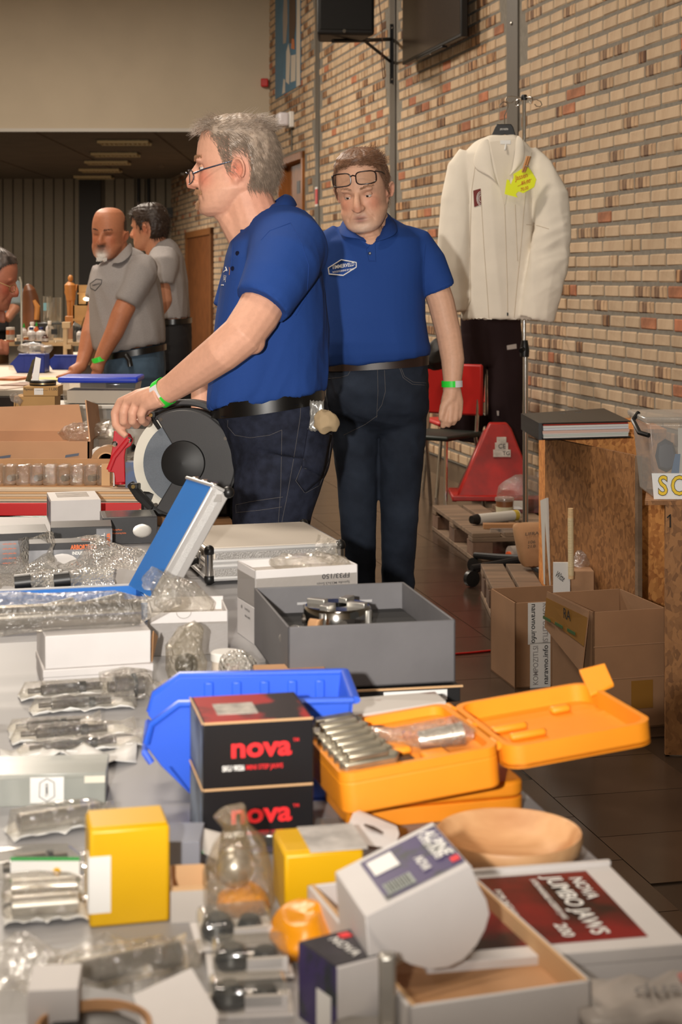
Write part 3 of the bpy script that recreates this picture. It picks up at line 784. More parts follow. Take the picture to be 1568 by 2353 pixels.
for (x, y) in ((535, 617), (546, 582)):
    p = hit(sb, x, y, .002)
    if p: obj('button', G().lathe([(.0055, -.001), (.0055, .0015), (.003, .001)], 14, frame(p, (-.6, -.8, 0))), mat('navy button', (18, 22, 46), .3), shirt1, w=True)
for pts in ([(519, 614), (522, 622)], [(514, 625), (519, 621)], [(506, 660), (509, 655), (514, 655)]):
    obj('emblem_stroke', stitch(sb, pts, .0016, 3, .001), m_print, shirt1, w=True)
obj('cord', stitch(sb, [(527, 614), (528, 622), (527, 632)], .0012, 3, .002), mat('brown cord', (150, 96, 60), .6), shirt1, w=True)
decal_text(sb, 'TIMMER', 516, 640, (.10, -.99), (.95, .1), 9, m_print, shirt1, fit=16)
# jeans
g = G()
g.loft([ring(915, 885, 492, 742, D1, .165), ring(950, 915, 496, 746, D1, .172), ring(985, 960, 512, 762, D1, .175), ring(1030, 1020, 528, 766, D1, .172), ring(1080, 1080, 532, 752, D1, .165), ring(1115, 1115, 534, 735, D1, .155)], True)
for s, dx in ((-1, 0), (1, -16)):
    g.tube([W(650+dx, 1040, D1+s*.085), W(638+dx, 1110, D1+s*.09), W(622+dx, 1210, D1+s*.095), W(612+dx, 1400, D1+s*.10), W(622+dx, 1600, D1+s*.10), W(630+dx, 1800, D1+s*.10), W(632+dx, 1862, D1+s*.10)], [.112, .106, .094, .078, .068, .06, .062], 22)
me = remesh(g, .0065, 5)
cloth_wrinkles(me, .005, 12, (.6, .1, -.5), 5)
jeans1 = obj('jeans', me, m_denim, P1, w=True, normals=False, smooth=180)
jb = BVHTree.FromPolygons([MW[P1] @ v.co for v in me.vertices], [tuple(p.vertices) for p in me.polygons])
for pts in ([(524, 965), (523, 980), (540, 1000), (575, 1006), (620, 1000), (648, 988)], [(648, 988), (647, 1060), (645, 1130), (640, 1200)], [(542, 1160), (580, 1152), (650, 1142)], [(543, 1178), (600, 1172), (648, 1165)], [(542, 1160), (543, 1180)],
            [(692, 920), (690, 960), (676, 1050), (660, 1140), (648, 1200)], [(708, 985), (735, 990), (762, 998)], [(708, 985), (700, 1050), (692, 1075), (680, 1105), (700, 1132)], [(762, 998), (756, 1060), (744, 1092), (735, 1115), (702, 1133)], [(692, 1075), (720, 1080), (745, 1092)]):
    obj('seam', stitch(jb, pts, .0006, 5, .0001), m_thread, jeans1, w=True)
pk = patch(jb, [(708, 987), (762, 999), (742, 1095), (694, 1072)], 8, 8, .004)
if pk: obj('back_pocket', pk, m_denim, jeans1, w=True, solid=.004, smooth=180)
pk = patch(jb, [(694, 1074), (742, 1096), (702, 1131), (682, 1104)], 6, 6, .004)
if pk: obj('pocket_corner', pk, m_denim, jeans1, w=True, solid=.004, smooth=180)
gb = G()
ra = [ring(938+dy, 900+dy, 489, 744, D1, .178, 48) for dy in (-16, 18)]; rb_ = [ring(938+dy, 900+dy, 485, 748, D1, .183, 48) for dy in (-16, 18)]
gb.loft([ra[0], rb_[0], rb_[1], ra[1]], False)
belt1 = obj('belt', gb, m_belt, P1, w=True, smooth=60)
for (x, y) in ((510, 940), (675, 912), (738, 905)):
    t0 = y; bbv = BVHTree.FromPolygons(gb.v, gb.f); p0, p1 = hit(bbv, x, y-20, .004), hit(bbv, x+5, y+18, .004)
    if p0 and p1: obj('belt_loop', G().slab([p0+V((-.007, 0, 0)), p0+V((.007, 0, 0)), p1+V((.007, 0, 0)), p1+V((-.007, 0, 0))], (0, -.003, 0)), m_denim, jeans1, w=True)
for s, dx in ((-1, 0), (1, -16)):
    c = W(632+dx, 1862, D1+s*.10); c.z = 0
    obj('shoe', G().loft([[c+V((-.20*u+.08+.0, .045*v_*1, 0)) for u, v_ in ()]] if False else [[V((c.x-.06+rx*cos(t), c.y+ry*sin(t), z)) for t in [2*pi*k/20 for k in range(20)]] for z, rx, ry in ((.002, .145, .048), (.03, .145, .05), (.06, .12, .046), (.09, .07, .042))]), m_black, P1, w=True)
# wristband
ax = (W(400, 888, D1-.23)-W(372, 906, D1-.21)).normalized(); c = W(376, 902, D1-.213)
wb = obj('wristband', bandring(c, ax, .0335, .022, .001, 32, V((0, -1, 0)), 0, 360, 1.0), m_wband, P1, w=True)
obj('wristband_tab', bandring(c, ax, .0348, .023, .001, 32, V((0, -1, 0)), -48, 8), m_wtab, wb, w=True)
# bag and cloth in the back pocket
g = crumple(G().grid([[W(712+u*4, 920+v_*10+(u % 2)*3, D1-.17+.012*((u+v_) % 2)) for u in range(9)] for v_ in range(8)]), .004, 60, 2)
obj('plastic_pouch', g, film('pouch plastic', (215, 212, 206), .45, .2), None, solid=.003, label='clear plastic pouch sticking out of the man\'s back pocket', cat='plastic bag')
g = G().ell((0, 0, 0), (.032, .022, .028), 24, 16, Matrix.Translation(W(750, 970, D1-.165))); crumple(g, .008, 55, 4)
obj('folded_cloth', g, mat('khaki cloth', (166, 144, 112), .85), None, sub=1, label='khaki folded cloth tucked in the back pocket of the jeans', cat='cloth')

# ------------------------------------------------------------ man walking up behind (front view)
D2 = 3.42; DREF[0] = D2
foot2 = W(866, 0, D2); foot2.z = 0
P2 = person('man facing us in blue polo and worn jeans, black glasses pushed up on forehead', foot2)
MH2 = Matrix.Translation(W(834, 440, D2-.075)) @ ROT(0, -6, 0) @ RZ(-13) @ ROT(11, 0, 0)
g = G(); head_g(g, MH2, jaw=1.1)
g.tube([W(840, 460, D2-.045), W(846, 500, D2-.02), W(852, 530, D2), W(856, 575, D2+.01)], [.06, .062, .066, .09], 18); g.tube([W(845, 525, D2-.06), W(852, 560, D2-.08), W(856, 590, D2-.07)], [.045, .05, .05], 14)
g.ell(W(858, 640, D2), (.13, .09, .16)); g.tube([W(860, 600, D2), W(866, 850, D2)], [.08, .08], 14)
g.tube([W(930, 570, D2), W(962, 590, D2), W(996, 640, D2-.01), W(1014, 695, D2-.02), W(1032, 770, D2-.03), W(1041, 828, D2-.05), W(1040, 878, D2-.06), W(1037, 900, D2-.06)], [.05, .046, .043, .0425, .040, .037, .029, .0265], 16)
hd = [([(1040, 890, 3.36), (1036, 915, 3.35), (1020, 935, 3.34), (1015, 955, 3.335), (1014, 967, 3.335)], [.026, .022, .014, .0105, .008]),
      ([(1036, 895, 3.36), (1026, 925, 3.35), (1024, 945, 3.345), (1020, 966, 3.34), (1018, 983, 3.35)], [.022, .018, .0125, .0108, .008]),
      ([(1038, 895, 3.36), (1036, 925, 3.35), (1036, 946, 3.34), (1034, 968, 3.335), (1029, 980, 3.345)], [.022, .019, .0125, .0108, .008]),
      ([(1042, 895, 3.36), (1046, 925, 3.355), (1047, 946, 3.345), (1046, 964, 3.34), (1041, 975, 3.35)], [.022, .019, .0122, .0105, .008]),
      ([(1044, 895, 3.36), (1053, 925, 3.36), (1056, 944, 3.355), (1055, 957, 3.35), (1051, 966, 3.355)], [.022, .018, .0115, .0098, .0075])]
for pts, rr in hd: g.tube([W(*p) for p in pts], rr, 12)
g.tube([W(800, 570, D2), W(765, 590, D2), W(735, 680, D2), W(722, 780, D2), W(720, 880, D2-.02), W(722, 960, D2-.04)], [.06, .06, .05, .045, .03, .034], 14)
me = remesh(g, .0036, 3)
a = coords(me); head_brush(a, MH2); setco(me, a)
skin_paint(me, MH2, (218, 170, 142), beard=[((214, 190, 172), (0, -.09, -.10), .026, .6, (1.5, 1, .9)), ((206, 178, 158), (0, -.1, -.056), .012, .5, (2.5, 1, .8))], blush=.5, lips=(168, 92, 84))
obj('body', me, m_skin, P2, w=True, normals=False, smooth=180)
eyes(MH2, P2, (-.12, -1, -.38), -4, -34, (208, 160, 134))
m_hair2 = mat('brown hair', (122, 88, 66), .5, var=.3, vs=70, isl=.3)
hl2 = piecewise([(0, .090), (25, .086), (45, .078), (60, .062), (70, .034), (78, .0), (87, -.010), (90, .028), (106, .030), (111, 0), (117, -.05), (180, -.072)])
obj('hair', hair_shell(MH2, lambda q: hl2(q)+.003, .006, seed=4), m_hair2, P2, w=True, smooth=60)
def flow2(phi, z):
    a = radians(phi)
    if z > .075: return V((.75 if abs(phi) < 100 else .2, -.5 if abs(phi) < 100 else .5, .25))
    return V((.1*sin(a), .45, -.8))
obj('hair_strands', strands(MH2, [q for q in roots_in(hl2, 5200, 6) if not (86 < abs(q[0]) < 112 and q[1] < .036)], flow2, .026, .00055, 4, .008, 5, .18, .10), m_hair2, P2, w=True, normals=False, kind='stuff')
brows(MH2, P2, mat('light brow', (168, 128, 100), .6), 90, 5)
m_bf = mat('dark spectacle frame', (32, 20, 20), .3)
MG = MH2 @ TR(0, -.004, .046) @ ROT(-8, 0, 0)
gl = obj('spectacles', G().tube([(-.008, -.108, .004), (0, -.110, .007), (.008, -.108, .004)], .0022, 8, True, MG), m_bf, P2, w=True)
for pts in ([(.068, -.094, .012), (.078, -.05, .008), (.083, .01, -.006), (.081, .03, -.016)], [(-.068, -.094, .012), (-.078, -.05, .008), (-.083, .01, -.006)]):
    obj('temple_arm', G().tube(pts, .0022, 8, True, MG), m_bf, gl, w=True)
for s in (-1, 1):
    out = [(s*(.038+.030*spow(cos(t), .55)), -.108+.016*max(0, cos(t)), -.004+.0195*spow(sin(t), .55)) for t in [2*pi*k/24 for k in range(24)]]
    obj('lens_rim', G().tube(out+[out[0]], .0019, 6, False, MG), m_bf, gl, w=True)
    obj('lens', G().add(out, [tuple(range(24))], MG), m_lens, gl, w=True)
g = G()
g.loft([ring(500, 494, 806, 892, D2+.05, .05), ring(516, 510, 786, 918, D2+.04, .065), ring(532, 524, 762, 945, D2+.01, .09), ring(556, 546, 742, 975, D2, .125), ring(600, 596, 738, 984, D2, .135), ring(660, 660, 738, 977, D2, .145), ring(730, 730, 738, 978, D2, .155),
        ring(785, 780, 738, 985, D2, .16), ring(815, 802, 741, 990, D2, .155), ring(838, 815, 748, 986, D2, .145), ring(842, 818, 756, 976, D2, .13), ring(800, 790, 770, 960, D2, .11)])
g.tube([W(930, 572, D2), W(950, 575, D2), W(982, 612, D2-.005), W(1007, 660, D2-.012), W(1010, 670, D2-.014), W(1005, 655, D2-.012), W(990, 625, D2)], [.075, .075, .066, .0555, .0545, .049, .047], 24)
g.tube([W(790, 570, D2), W(765, 580, D2), W(742, 630, D2), W(722, 685, D2)], [.08, .078, .066, .058], 20)
me = remesh(g, .006, 6)
cloth_wrinkles(me, .010, 7, (.2, 0, -1), 6, lambda a: np.clip((1.32-a[:, 2])*3, .15, 1))
cloth_wrinkles(me, .004, 11, (.8, 0, -.4), 2, lambda a: np.clip((1.15-a[:, 2])*6, 0, 1))
shirt2 = obj('polo_shirt', me, m_blue, P2, w=True, normals=False, smooth=180)
sb2 = BVHTree.FromPolygons([MW[P2] @ v.co for v in me.vertices], [tuple(p.vertices) for p in me.polygons])
def collar_flap(hi, lo, name, par, m):
    obj(name, G().grid([lo, [(a_*.45+b_*.55)+V((0, -.006, .004)) for a_, b_ in zip(lo, hi)], hi]), m, par, w=True, sub=2, solid=.005, smooth=180)
collar_flap([W(856, 562, D2-.152), W(876, 538, D2-.135), W(887, 515, D2-.09), W(886, 490, D2-.0), W(876, 482, D2+.07)], [W(880, 552, D2-.158), W(900, 545, D2-.145), W(919, 533, D2-.115), W(908, 508, D2-.0), W(892, 492, D2+.10)], 'collar', P2, m_bluedark)
collar_flap([W(850, 561, D2-.152), W(822, 542, D2-.135), W(804, 522, D2-.09), W(799, 502, D2-.0), W(812, 488, D2+.07)], [W(820, 547, D2-.160), W(800, 547, D2-.145), W(776, 540, D2-.115), W(782, 514, D2-.0), W(800, 496, D2+.10)], 'collar', P2, m_bluedark)
# skin showing in the open neck
pk = patch(sb2, [(806, 516), (888, 510), (857, 561), (851, 562)], 10, 10, .0025)
if pk: obj('open_neck', pk, mat('neck skin', (214, 166, 138), .55), P2, w=True, smooth=180)
p = hit(sb2, 850, 582, .002); obj('button', G().lathe([(.005, -.001), (.005, .0015), (.003, .001)], 12, frame(p, (0, -1, 0))), mat('navy button', (18, 22, 46), .3), shirt2, w=True)
for pts in ([(852, 562), (842, 572), (848, 600), (862, 600)], [(862, 555), (864, 602)], [(978, 560), (974, 620), (976, 680)], [(980, 678), (1040, 652)]):
    obj('seam', stitch(sb2, pts, .0010, 5, .0003), m_bluedark, shirt2, w=True)
hexa = [(755, 616), (785, 597), (819, 603), (819, 614), (789, 633), (757, 630), (755, 616)]
obj('emblem_outline', stitch(sb2, hexa, .0019, 3, .001), m_print, shirt2, w=True)
decal_text(sb2, 'TIMMERVELD', 789, 611, (.985, -.16), (-.05, -1), 12, m_print, shirt2, fit=52, bold=.015)
decal_text(sb2, 'WOODTURNING BY PAUL', 789, 622, (.985, -.16), (-.05, -1), 6, m_print, shirt2, fit=50)
# jeans and belt
g = G()
g.loft([ring(826, 812, 752, 979, D2, .125), ring(850, 840, 749, 985, D2, .132), ring(900, 896, 749, 986, D2, .138), ring(945, 942, 753, 985, D2, .12), ring(975, 975, 768, 972, D2, .085), ring(1000, 1000, 800, 936, D2, .04)])
g.tube([W(812, 930, D2), W(815, 1000, D2), W(820, 1080, D2-.01), W(823, 1180, D2-.03), W(826, 1290, D2-.01), W(826, 1400, D2), W(826, 1600, D2+.01), W(826, 1632, D2+.01)], [.075, .074, .067, .058, .051, .05, .052, .054], 22)
g.tube([W(925, 930, D2), W(924, 1000, D2), W(921, 1080, D2-.01), W(919, 1180, D2-.02), W(916, 1290, D2), W(914, 1400, D2), W(912, 1600, D2+.01), W(912, 1632, D2+.01)], [.075, .074, .068, .060, .053, .05, .052, .054], 22)
me = remesh(g, .0065, 5)
cloth_wrinkles(me, .0055, 13, (1, 0, -.35), 9, lambda a: np.clip(np.abs(a[:, 2]-.62)*4, .3, 1))
jeans2 = obj('jeans', me, m_denim2, P2, w=True, normals=False, smooth=180)
jb2 = BVHTree.FromPolygons([MW[P2] @ v.co for v in me.vertices], [tuple(p.vertices) for p in me.polygons])
for pts in ([(922, 845), (930, 865), (950, 878), (980, 880)], [(919, 846), (927, 868), (948, 883), (980, 885)], [(808, 848), (800, 862), (780, 868), (754, 870)], [(868, 850), (869, 900), (866, 960)], [(884, 850), (886, 900), (878, 930), (868, 945)], [(868, 955), (840, 975), (790, 1000)]):
    obj('seam', stitch(jb2, pts, .0008, 5, .0001), m_thread, jeans2, w=True)
gb = G(); ra = [ring(838+dy, 824+dy, 748, 983, D2, .132, 48) for dy in (-9, 13)]; rb_ = [ring(838+dy, 824+dy, 746, 986, D2, .137, 48) for dy in (-9, 13)]
gb.loft([ra[0], rb_[0], rb_[1], ra[1]], False)
b2 = obj('belt', gb, mat('brown belt leather', (44, 28, 22), .4), P2, w=True, smooth=60)
bb = BVHTree.FromPolygons(gb.v, gb.f)
q = [hit(bb, x, y, .004) for x, y in ((882, 836), (856, 838), (858, 848), (878, 850))]
if all(q): obj('buckle', G().tube(q, .0022, 8), mat('buckle steel', (190, 184, 174), .25, 1), b2, w=True)
for cx in (826, 912):
    c = W(cx, 1640, D2-.06); c.z = 0
    obj('shoe', G().loft([[V((c.x+rx*cos(t), c.y+ry*sin(t), z)) for t in [2*pi*k/20 for k in range(20)]] for z, rx, ry in ((.002, .048, .145), (.03, .05, .145), (.06, .046, .12), (.09, .042, .07))]), m_black, P2, w=True)
c = W(1039, 882, D2-.06); ax = V((.02, -.02, -1)).normalized()
wb = obj('wristband', bandring(c, ax, .0315, .019, .001, 32, V((0, -1, 0))), m_wband, P2, w=True)
obj('wristband_tab', bandring(c, ax, .0326, .020, .001, 32, V((0, -1, 0)), -75, -15), m_wtab, wb, w=True)

# ------------------------------------------------------------ bald man in a grey polo behind the far tables
m_grey = mat('heather grey polo', (158, 152, 150), .9, var=.12, vs=300, bump=.2, bs=900, spec=.2)
D3 = 5.3; DREF[0] = D3
P3 = person('bald man in grey polo with white goatee, leaning on the far table', W(310, HY+H*2500/D3, D3))
MH3 = Matrix.Translation(W(250, 538, D3-.05)) @ ROT(0, 3, 0) @ RZ(-14) @ ROT(5, 0, 0)
g = G(); head_g(g, MH3, jaw=1.08)
g.tube([W(260, 550, D3-.02), W(266, 580, D3-.01), W(276, 620, D3)], [.062, .066, .085], 16)
g.ell(W(292, 660, D3), (.13, .1, .16)); g.tube([W(292, 640, D3), W(310, 800, D3)], [.09, .09], 12)
g.tube([W(318, 625, D3-.1), W(300, 680, D3-.15), W(278, 725, D3-.19), W(262, 765, D3-.2), W(238, 810, D3-.2), W(228, 832, D3-.2), W(222, 850, D3-.2)], [.06, .054, .05, .045, .035, .03, .034], 14)
for i in range(4): g.tube([W(226-i*2, 840, D3-.2-.012*i+.02), W(214+i*5, 860, D3-.21), W(208+i*6, 868, D3-.215)], [.02, .012, .008], 8)
g.tube([W(240, 640, D3+.05), W(222, 720, D3+.05), W(206, 770, D3-.02), W(195, 815, D3-.06), W(186, 842, D3-.1), W(165, 856, D3-.13)], [.06, .05, .044, .036, .03, .03], 14)
for i in range(4): g.tube([W(172, 856, D3-.13+.02*i), W(150, 862-i, D3-.16+.022*i), W(128+i*3, 867-i, D3-.18+.024*i)], [.018, .0115, .008], 8)
me = remesh(g, .0065, 3); a = coords(me); head_brush(a, MH3, smile=1); setco(me, a)
skin_paint(me, MH3, (184, 120, 88), beard=[((226, 220, 212), (0, -.092, -.098), .026, 1.6, (1.0, 1, .85)), ((84, 62, 54), (0, -.1, -.053), .010, 1.4, (2.8, 2, .9)), ((150, 120, 104), (0, -.085, -.075), .01, .6, (3.6, 2, 2)), ((96, 58, 46), (.031, -.09, .0), .004, 1, (4, 2, .6)), ((96, 58, 46), (-.031, -.09, .0), .004, 1, (4, 2, .6))], blush=.35, lips=(150, 84, 74))
obj('body', me, m_skin, P3, w=True, normals=False, smooth=180)
hl3 = piecewise([(0, .5), (84, .5), (88, -.01), (97, -.012), (101, .02), (114, .026), (124, 0), (135, -.05), (180, -.07)]); tp3 = piecewise([(0, 0), (84, .06), (110, .085), (180, .095)])
obj('hair', hair_shell(MH3, hl3, .003, tp3, 3, .001), mat('cropped dark hair', (62, 48, 42), .7), P3, w=True, smooth=60)
random.seed(5); g = G()
for i in range(420):
    x = random.uniform(-.026, .026); p = V((x, -.092+abs(x)*.5, -.103+random.uniform(-.014, .012))); d = V((x*5, -.45, -1)).normalized()*random.uniform(.008, .016)
    g.tube([p, p+d], [.0011, .0004], 3, False, MH3)
obj('goatee', g, mat('white beard', (226, 220, 212), .6, isl=.15), P3, w=True, normals=False, kind='stuff')
brows(MH3, P3, mat('cropped dark hair', (62, 48, 42), .7), 50, 6)
def grey_polo(P, D, rings, slv, m, vox=.008, seed=1):
    g = G(); g.loft(rings)
    for pts, rr in slv: g.tube(pts, rr, 20)
    me = remesh(g, vox, 6); cloth_wrinkles(me, .008, 8, (.3, 0, -1), seed)
    o = obj('polo_shirt', me, m, P, w=True, normals=False, smooth=180)
    return o, BVHTree.FromPolygons([MW[P] @ v.co for v in me.vertices], [tuple(p.vertices) for p in me.polygons])
shirt3, sb3 = grey_polo(P3, D3, [ring(598, 566, 248, 300, D3+.02, .06), ring(606, 580, 230, 326, D3, .10), ring(620, 604, 216, 350, D3, .145), ring(650, 645, 208, 366, D3, .18), ring(700, 700, 206, 374, D3, .18), ring(760, 755, 208, 379, D3, .18), ring(800, 782, 215, 379, D3, .175), ring(814, 789, 236, 376, D3, .16), ring(790, 775, 250, 365, D3, .13)],
    [([W(325, 612, D3-.06), W(322, 632, D3-.12), W(306, 668, D3-.155), W(292, 694, D3-.175), W(291, 698, D3-.178), W(297, 685, D3-.17)], [.08, .078, .068, .061, .058, .045]), ([W(245, 620, D3+.06), W(232, 660, D3+.08), W(222, 690, D3+.07)], [.07, .065, .06])], m_grey, seed=4)
collar_flap([W(250, 606, D3-.14), W(270, 588, D3-.12), W(292, 564, D3-.06), W(298, 558, D3+.02)], [W(272, 606, D3-.17), W(288, 600, D3-.155), W(306, 582, D3-.1), W(305, 566, D3+.03)], 'collar', P3, m_grey)
m_pr3 = mat('dark print', (50, 50, 54), .7)
obj('emblem_outline', stitch(sb3, [(207, 652), (222, 641), (234, 643), (233, 652), (219, 668), (208, 662), (207, 652)], .0018, 3, .001), m_pr3, shirt3, w=True)
decal_text(sb3, 'TIMMERVELD', 221, 654, (.96, -.28), (-.1, -1), 5, m_pr3, shirt3, fit=20)
m_bj = mat('mid blue jeans', (70, 92, 112), .85, var=.25, vs=14)
def trousers(P, D, xs, m, dx=0, r=.085):
    g = G(); g.loft(xs)
    xa = px_of(xs[-1][20])[0]; xb = px_of(xs[-1][0])[0]; y0 = px_of(xs[-1][10])[1]; yf = HY+H*2500/D-8; xc = (xa+xb)/2
    for s in (-1, 1):
        q = xc+s*(xb-xa)*.22
        g.tube([W(q, y0-25, D+s*.04), W(q, (y0+yf)/2, D+s*.05), W(q, yf, D+s*.06)], [r, r*.8, r*.66], 16)
    me = remesh(g, .009, 4); cloth_wrinkles(me, .005, 12, (1, 0, -.3), 3); return obj('trousers', me, m, P, w=True, normals=False, smooth=180)
trousers(P3, D3, [ring(812, 790, 238, 376, D3, .15), ring(850, 840, 240, 380, D3, .16), ring(900, 900, 246, 378, D3, .15)], m_bj)
gb = G(); ra = [ring(816+dy, 792+dy, 236, 380, D3, .158, 40) for dy in (-2, 12)]; rb_ = [ring(816+dy, 792+dy, 235, 382, D3, .162, 40) for dy in (-2, 12)]; gb.loft([ra[0], rb_[0], rb_[1], ra[1]], False)
b3 = obj('belt', gb, m_belt, P3, w=True, smooth=60)
obj('belt_end', G().tube([W(288, 815, D3-.17), W(297, 826, D3-.18), W(300, 842, D3-.18)], .013, 8, flat=.3, hint=V((1, 0, 0))), m_belt, b3, w=True)
c = W(228, 826, D3-.2); obj('wristband', bandring(c, V((.3, 0, -1)), .034, .024, .001, 24, V((0, -1, 0))), m_wband, P3, w=True)

# ------------------------------------------------------------ dark-haired man seen from behind
D4 = 5.95; DREF[0] = D4
P4 = person('dark-haired man in grey polo turned away, standing behind the bald man', W(395, HY+H*2500/D4, D4))
MH4 = Matrix.Translation(W(344, 524, D4)) @ RZ(-112) @ ROT(4, 0, 0)
g = G(); head_g(g, MH4)
g.tube([W(350, 540, D4), W(360, 560, D4), W(368, 600, D4)], [.058, .062, .08], 16); g.ell(W(385, 640, D4), (.1, .14, .16))
g.tube([W(386, 620, D4), W(392, 740, D4)], [.09, .09], 12)
g.tube([W(368, 610, D4-.13), W(370, 650, D4-.17), W(378, 690, D4-.17), W(374, 722, D4-.14), W(352, 735, D4-.1), W(330, 730, D4-.05)], [.058, .05, .044, .036, .03, .034], 14)
me = remesh(g, .007, 3); a = coords(me); head_brush(a, MH4); setco(me, a); skin_paint(me, MH4, (190, 132, 102))
obj('body', me, m_skin, P4, w=True, normals=False, smooth=180)
hl4 = piecewise([(0, .07), (40, .064), (60, .05), (72, .02), (80, -.012), (87, -.018), (90, .028), (106, .030), (111, 0), (117, -.06), (180, -.085)])
m_hair4 = mat('dark brown hair', (54, 40, 32), .5, isl=.3)
obj('hair', hair_shell(MH4, hl4, .009, seed=6), m_hair4, P4, w=True, smooth=60)
obj('hair_strands', strands(MH4, roots_in(hl4, 900, 8), lambda p, z: V((0, .3, -.6)) if z < .08 else V((0, -.6, .2)), .035, .0016, 3, .010, 6, .3, .1), m_hair4, P4, w=True, normals=False, kind='stuff')
grey_polo(P4, D4, [ring(560, 548, 362, 392, D4, .065), ring(580, 562, 342, 408, D4, .11), ring(606, 592, 336, 422, D4, .17), ring(650, 645, 340, 431, D4, .19), ring(700, 700, 350, 434, D4, .18), ring(734, 732, 356, 435, D4, .17), ring(720, 720, 368, 425, D4, .14)],
    [([W(378, 590, D4-.08), W(374, 612, D4-.14), W(372, 640, D4-.17), W(371, 658, D4-.18), W(372, 648, D4-.175)], [.085, .085, .074, .068, .05])], m_grey, seed=9)
trousers(P4, D4, [ring(738, 736, 362, 438, D4, .15), ring(790, 790, 364, 440, D4, .16), ring(850, 850, 368, 438, D4, .15)], mat('black trousers', (28, 26, 28), .85), r=.08)
gb = G(); ra = [ring(738+dy, 734+dy, 360, 439, D4, .155, 40) for dy in (-4, 8)]; rb_ = [ring(738+dy, 734+dy, 359, 441, D4, .16, 40) for dy in (-4, 8)]; gb.loft([ra[0], rb_[0], rb_[1], ra[1]], False)
obj('belt', gb, m_belt, P4, w=True, smooth=60)

# ------------------------------------------------------------ visitor at the left edge, and one bent over behind
D5 = 4.6; DREF[0] = D5
P5 = person('grey-haired visitor with glasses cut off by the left edge, looking down', W(-60, HY+H*2500/D5, D5))
MH5 = Matrix.Translation(W(-16, 643, D5)) @ RZ(84) @ ROT(14, 0, 0)
g = G(); head_g(g, MH5)
g.tube([W(-30, 670, D5), W(-45, 700, D5), W(-60, 740, D5)], [.058, .062, .08], 16); g.ell(W(-75, 770, D5), (.13, .12, .16))
g.tube([W(-70, 760, D5-.1), W(-50, 810, D5-.15), W(-10, 800, D5-.2), W(8, 796, D5-.2)], [.05, .045, .03, .034], 12)
for i in range(4): g.tube([W(5, 790+i*6, D5-.2), W(16, 788+i*7, D5-.2), W(17, 800+i*5, D5-.19)], [.016, .012, .009], 8)
g.tube([W(-60, 750, D5+.1), W(-30, 740, D5+.12), W(-6, 724, D5+.05)], [.045, .035, .03], 12)
for i in range(4): g.tube([W(-6, 716+i*6, D5+.04), W(6, 716+i*7, D5+.03), W(12, 726+i*5, D5+.03)], [.016, .011, .008], 8)
me = remesh(g, .007, 3); a = coords(me); head_brush(a, MH5); setco(me, a); skin_paint(me, MH5, (178, 112, 86), blush=.7)
obj('body', me, m_skin, P5, w=True, normals=False, smooth=180)
obj('hair', hair_shell(MH5, hl2, .007, seed=8), mat('grey dark hair', (92, 80, 74), .5, var=.5, vs=30, rgb2=(48, 40, 36)), P5, w=True, smooth=60)
out = [(-(.036+.024*cos(t)), -.106+.01*max(0, cos(t)), -.012+.016*sin(t)) for t in [2*pi*k/18 for k in range(18)]]
gl = obj('spectacles', G().tube(out+[out[0]], .0016, 6, False, MH5), mat('gilt wire', (200, 170, 120), .3, .9), P5, w=True)
obj('temple_arm', G().tube([(-.062, -.1, -.006), (-.075, -.04, .004), (-.08, .01, .008)], .0016, 6, True, MH5), mat('gilt wire', (200, 170, 120), .3, .9), gl, w=True)
grey_polo(P5, D5, [ring(690, 690, -60, -22, D5, .07), ring(720, 715, -110, -20, D5, .14), ring(780, 780, -130, -22, D5, .17), ring(880, 880, -130, -20, D5, .17)], [([W(-70, 740, D5-.1), W(-60, 780, D5-.14), W(-45, 806, D5-.16)], [.08, .07, .06])], mat('pale shirt', (205, 200, 195), .9))
trousers(P5, D5, [ring(880, 880, -130, -22, D5, .16), ring(940, 940, -128, -24, D5, .15)], mat('black trousers', (28, 26, 28), .85))
D6 = 7.6; DREF[0] = D6
P6 = person('visitor in light blue shirt and black trousers behind the clear screen', W(10, HY+H*2500/D6, D6))
MH6 = Matrix.Translation(W(-10, 612, D6)) @ RZ(70) @ ROT(20, 0, 0)
g = G(); head_g(g, MH6); g.tube([W(-8, 630, D6), W(0, 660, D6)], [.06, .075], 12); g.ell(W(12, 690, D6), (.12, .1, .12))
g.tube([W(20, 670, D6-.12), W(34, 710, D6-.18), W(15, 735, D6-.24)], [.05, .04, .032], 10)
me = remesh(g, .009, 2); a = coords(me); head_brush(a, MH6); setco(me, a); skin_paint(me, MH6, (180, 120, 92)); obj('body', me, m_skin, P6, w=True, normals=False, smooth=180)
obj('hair', hair_shell(MH6, hl2, .007), mat('grey dark hair', (92, 80, 74), .5), P6, w=True)
grey_polo(P6, D6, [ring(640, 640, -8, 22, D6, .08), ring(655, 652, -25, 42, D6, .14), ring(690, 690, -30, 48, D6, .16), ring(722, 722, -28, 44, D6, .16)], [([W(24, 660, D6-.08), W(36, 690, D6-.14), W(36, 705, D6-.16)], [.08, .07, .06])], mat('light blue shirt', (128, 146, 158), .9))
trousers(P6, D6, [ring(720, 720, -26, 42, D6, .15), ring(760, 760, -26, 42, D6, .15)], mat('black trousers', (28, 26, 28), .85))

DREF[0] = None
# ================================================================== things on the brick wall
q_ = qz                                          # the wall's step in the distances below
m_iron = mat('black iron', (34, 33, 34), .5, .4)
m_chrome = mat('chrome', (215, 212, 208), .16, 1)
m_red = mat('red paint', (196, 30, 26), .4, var=.12, vs=12)
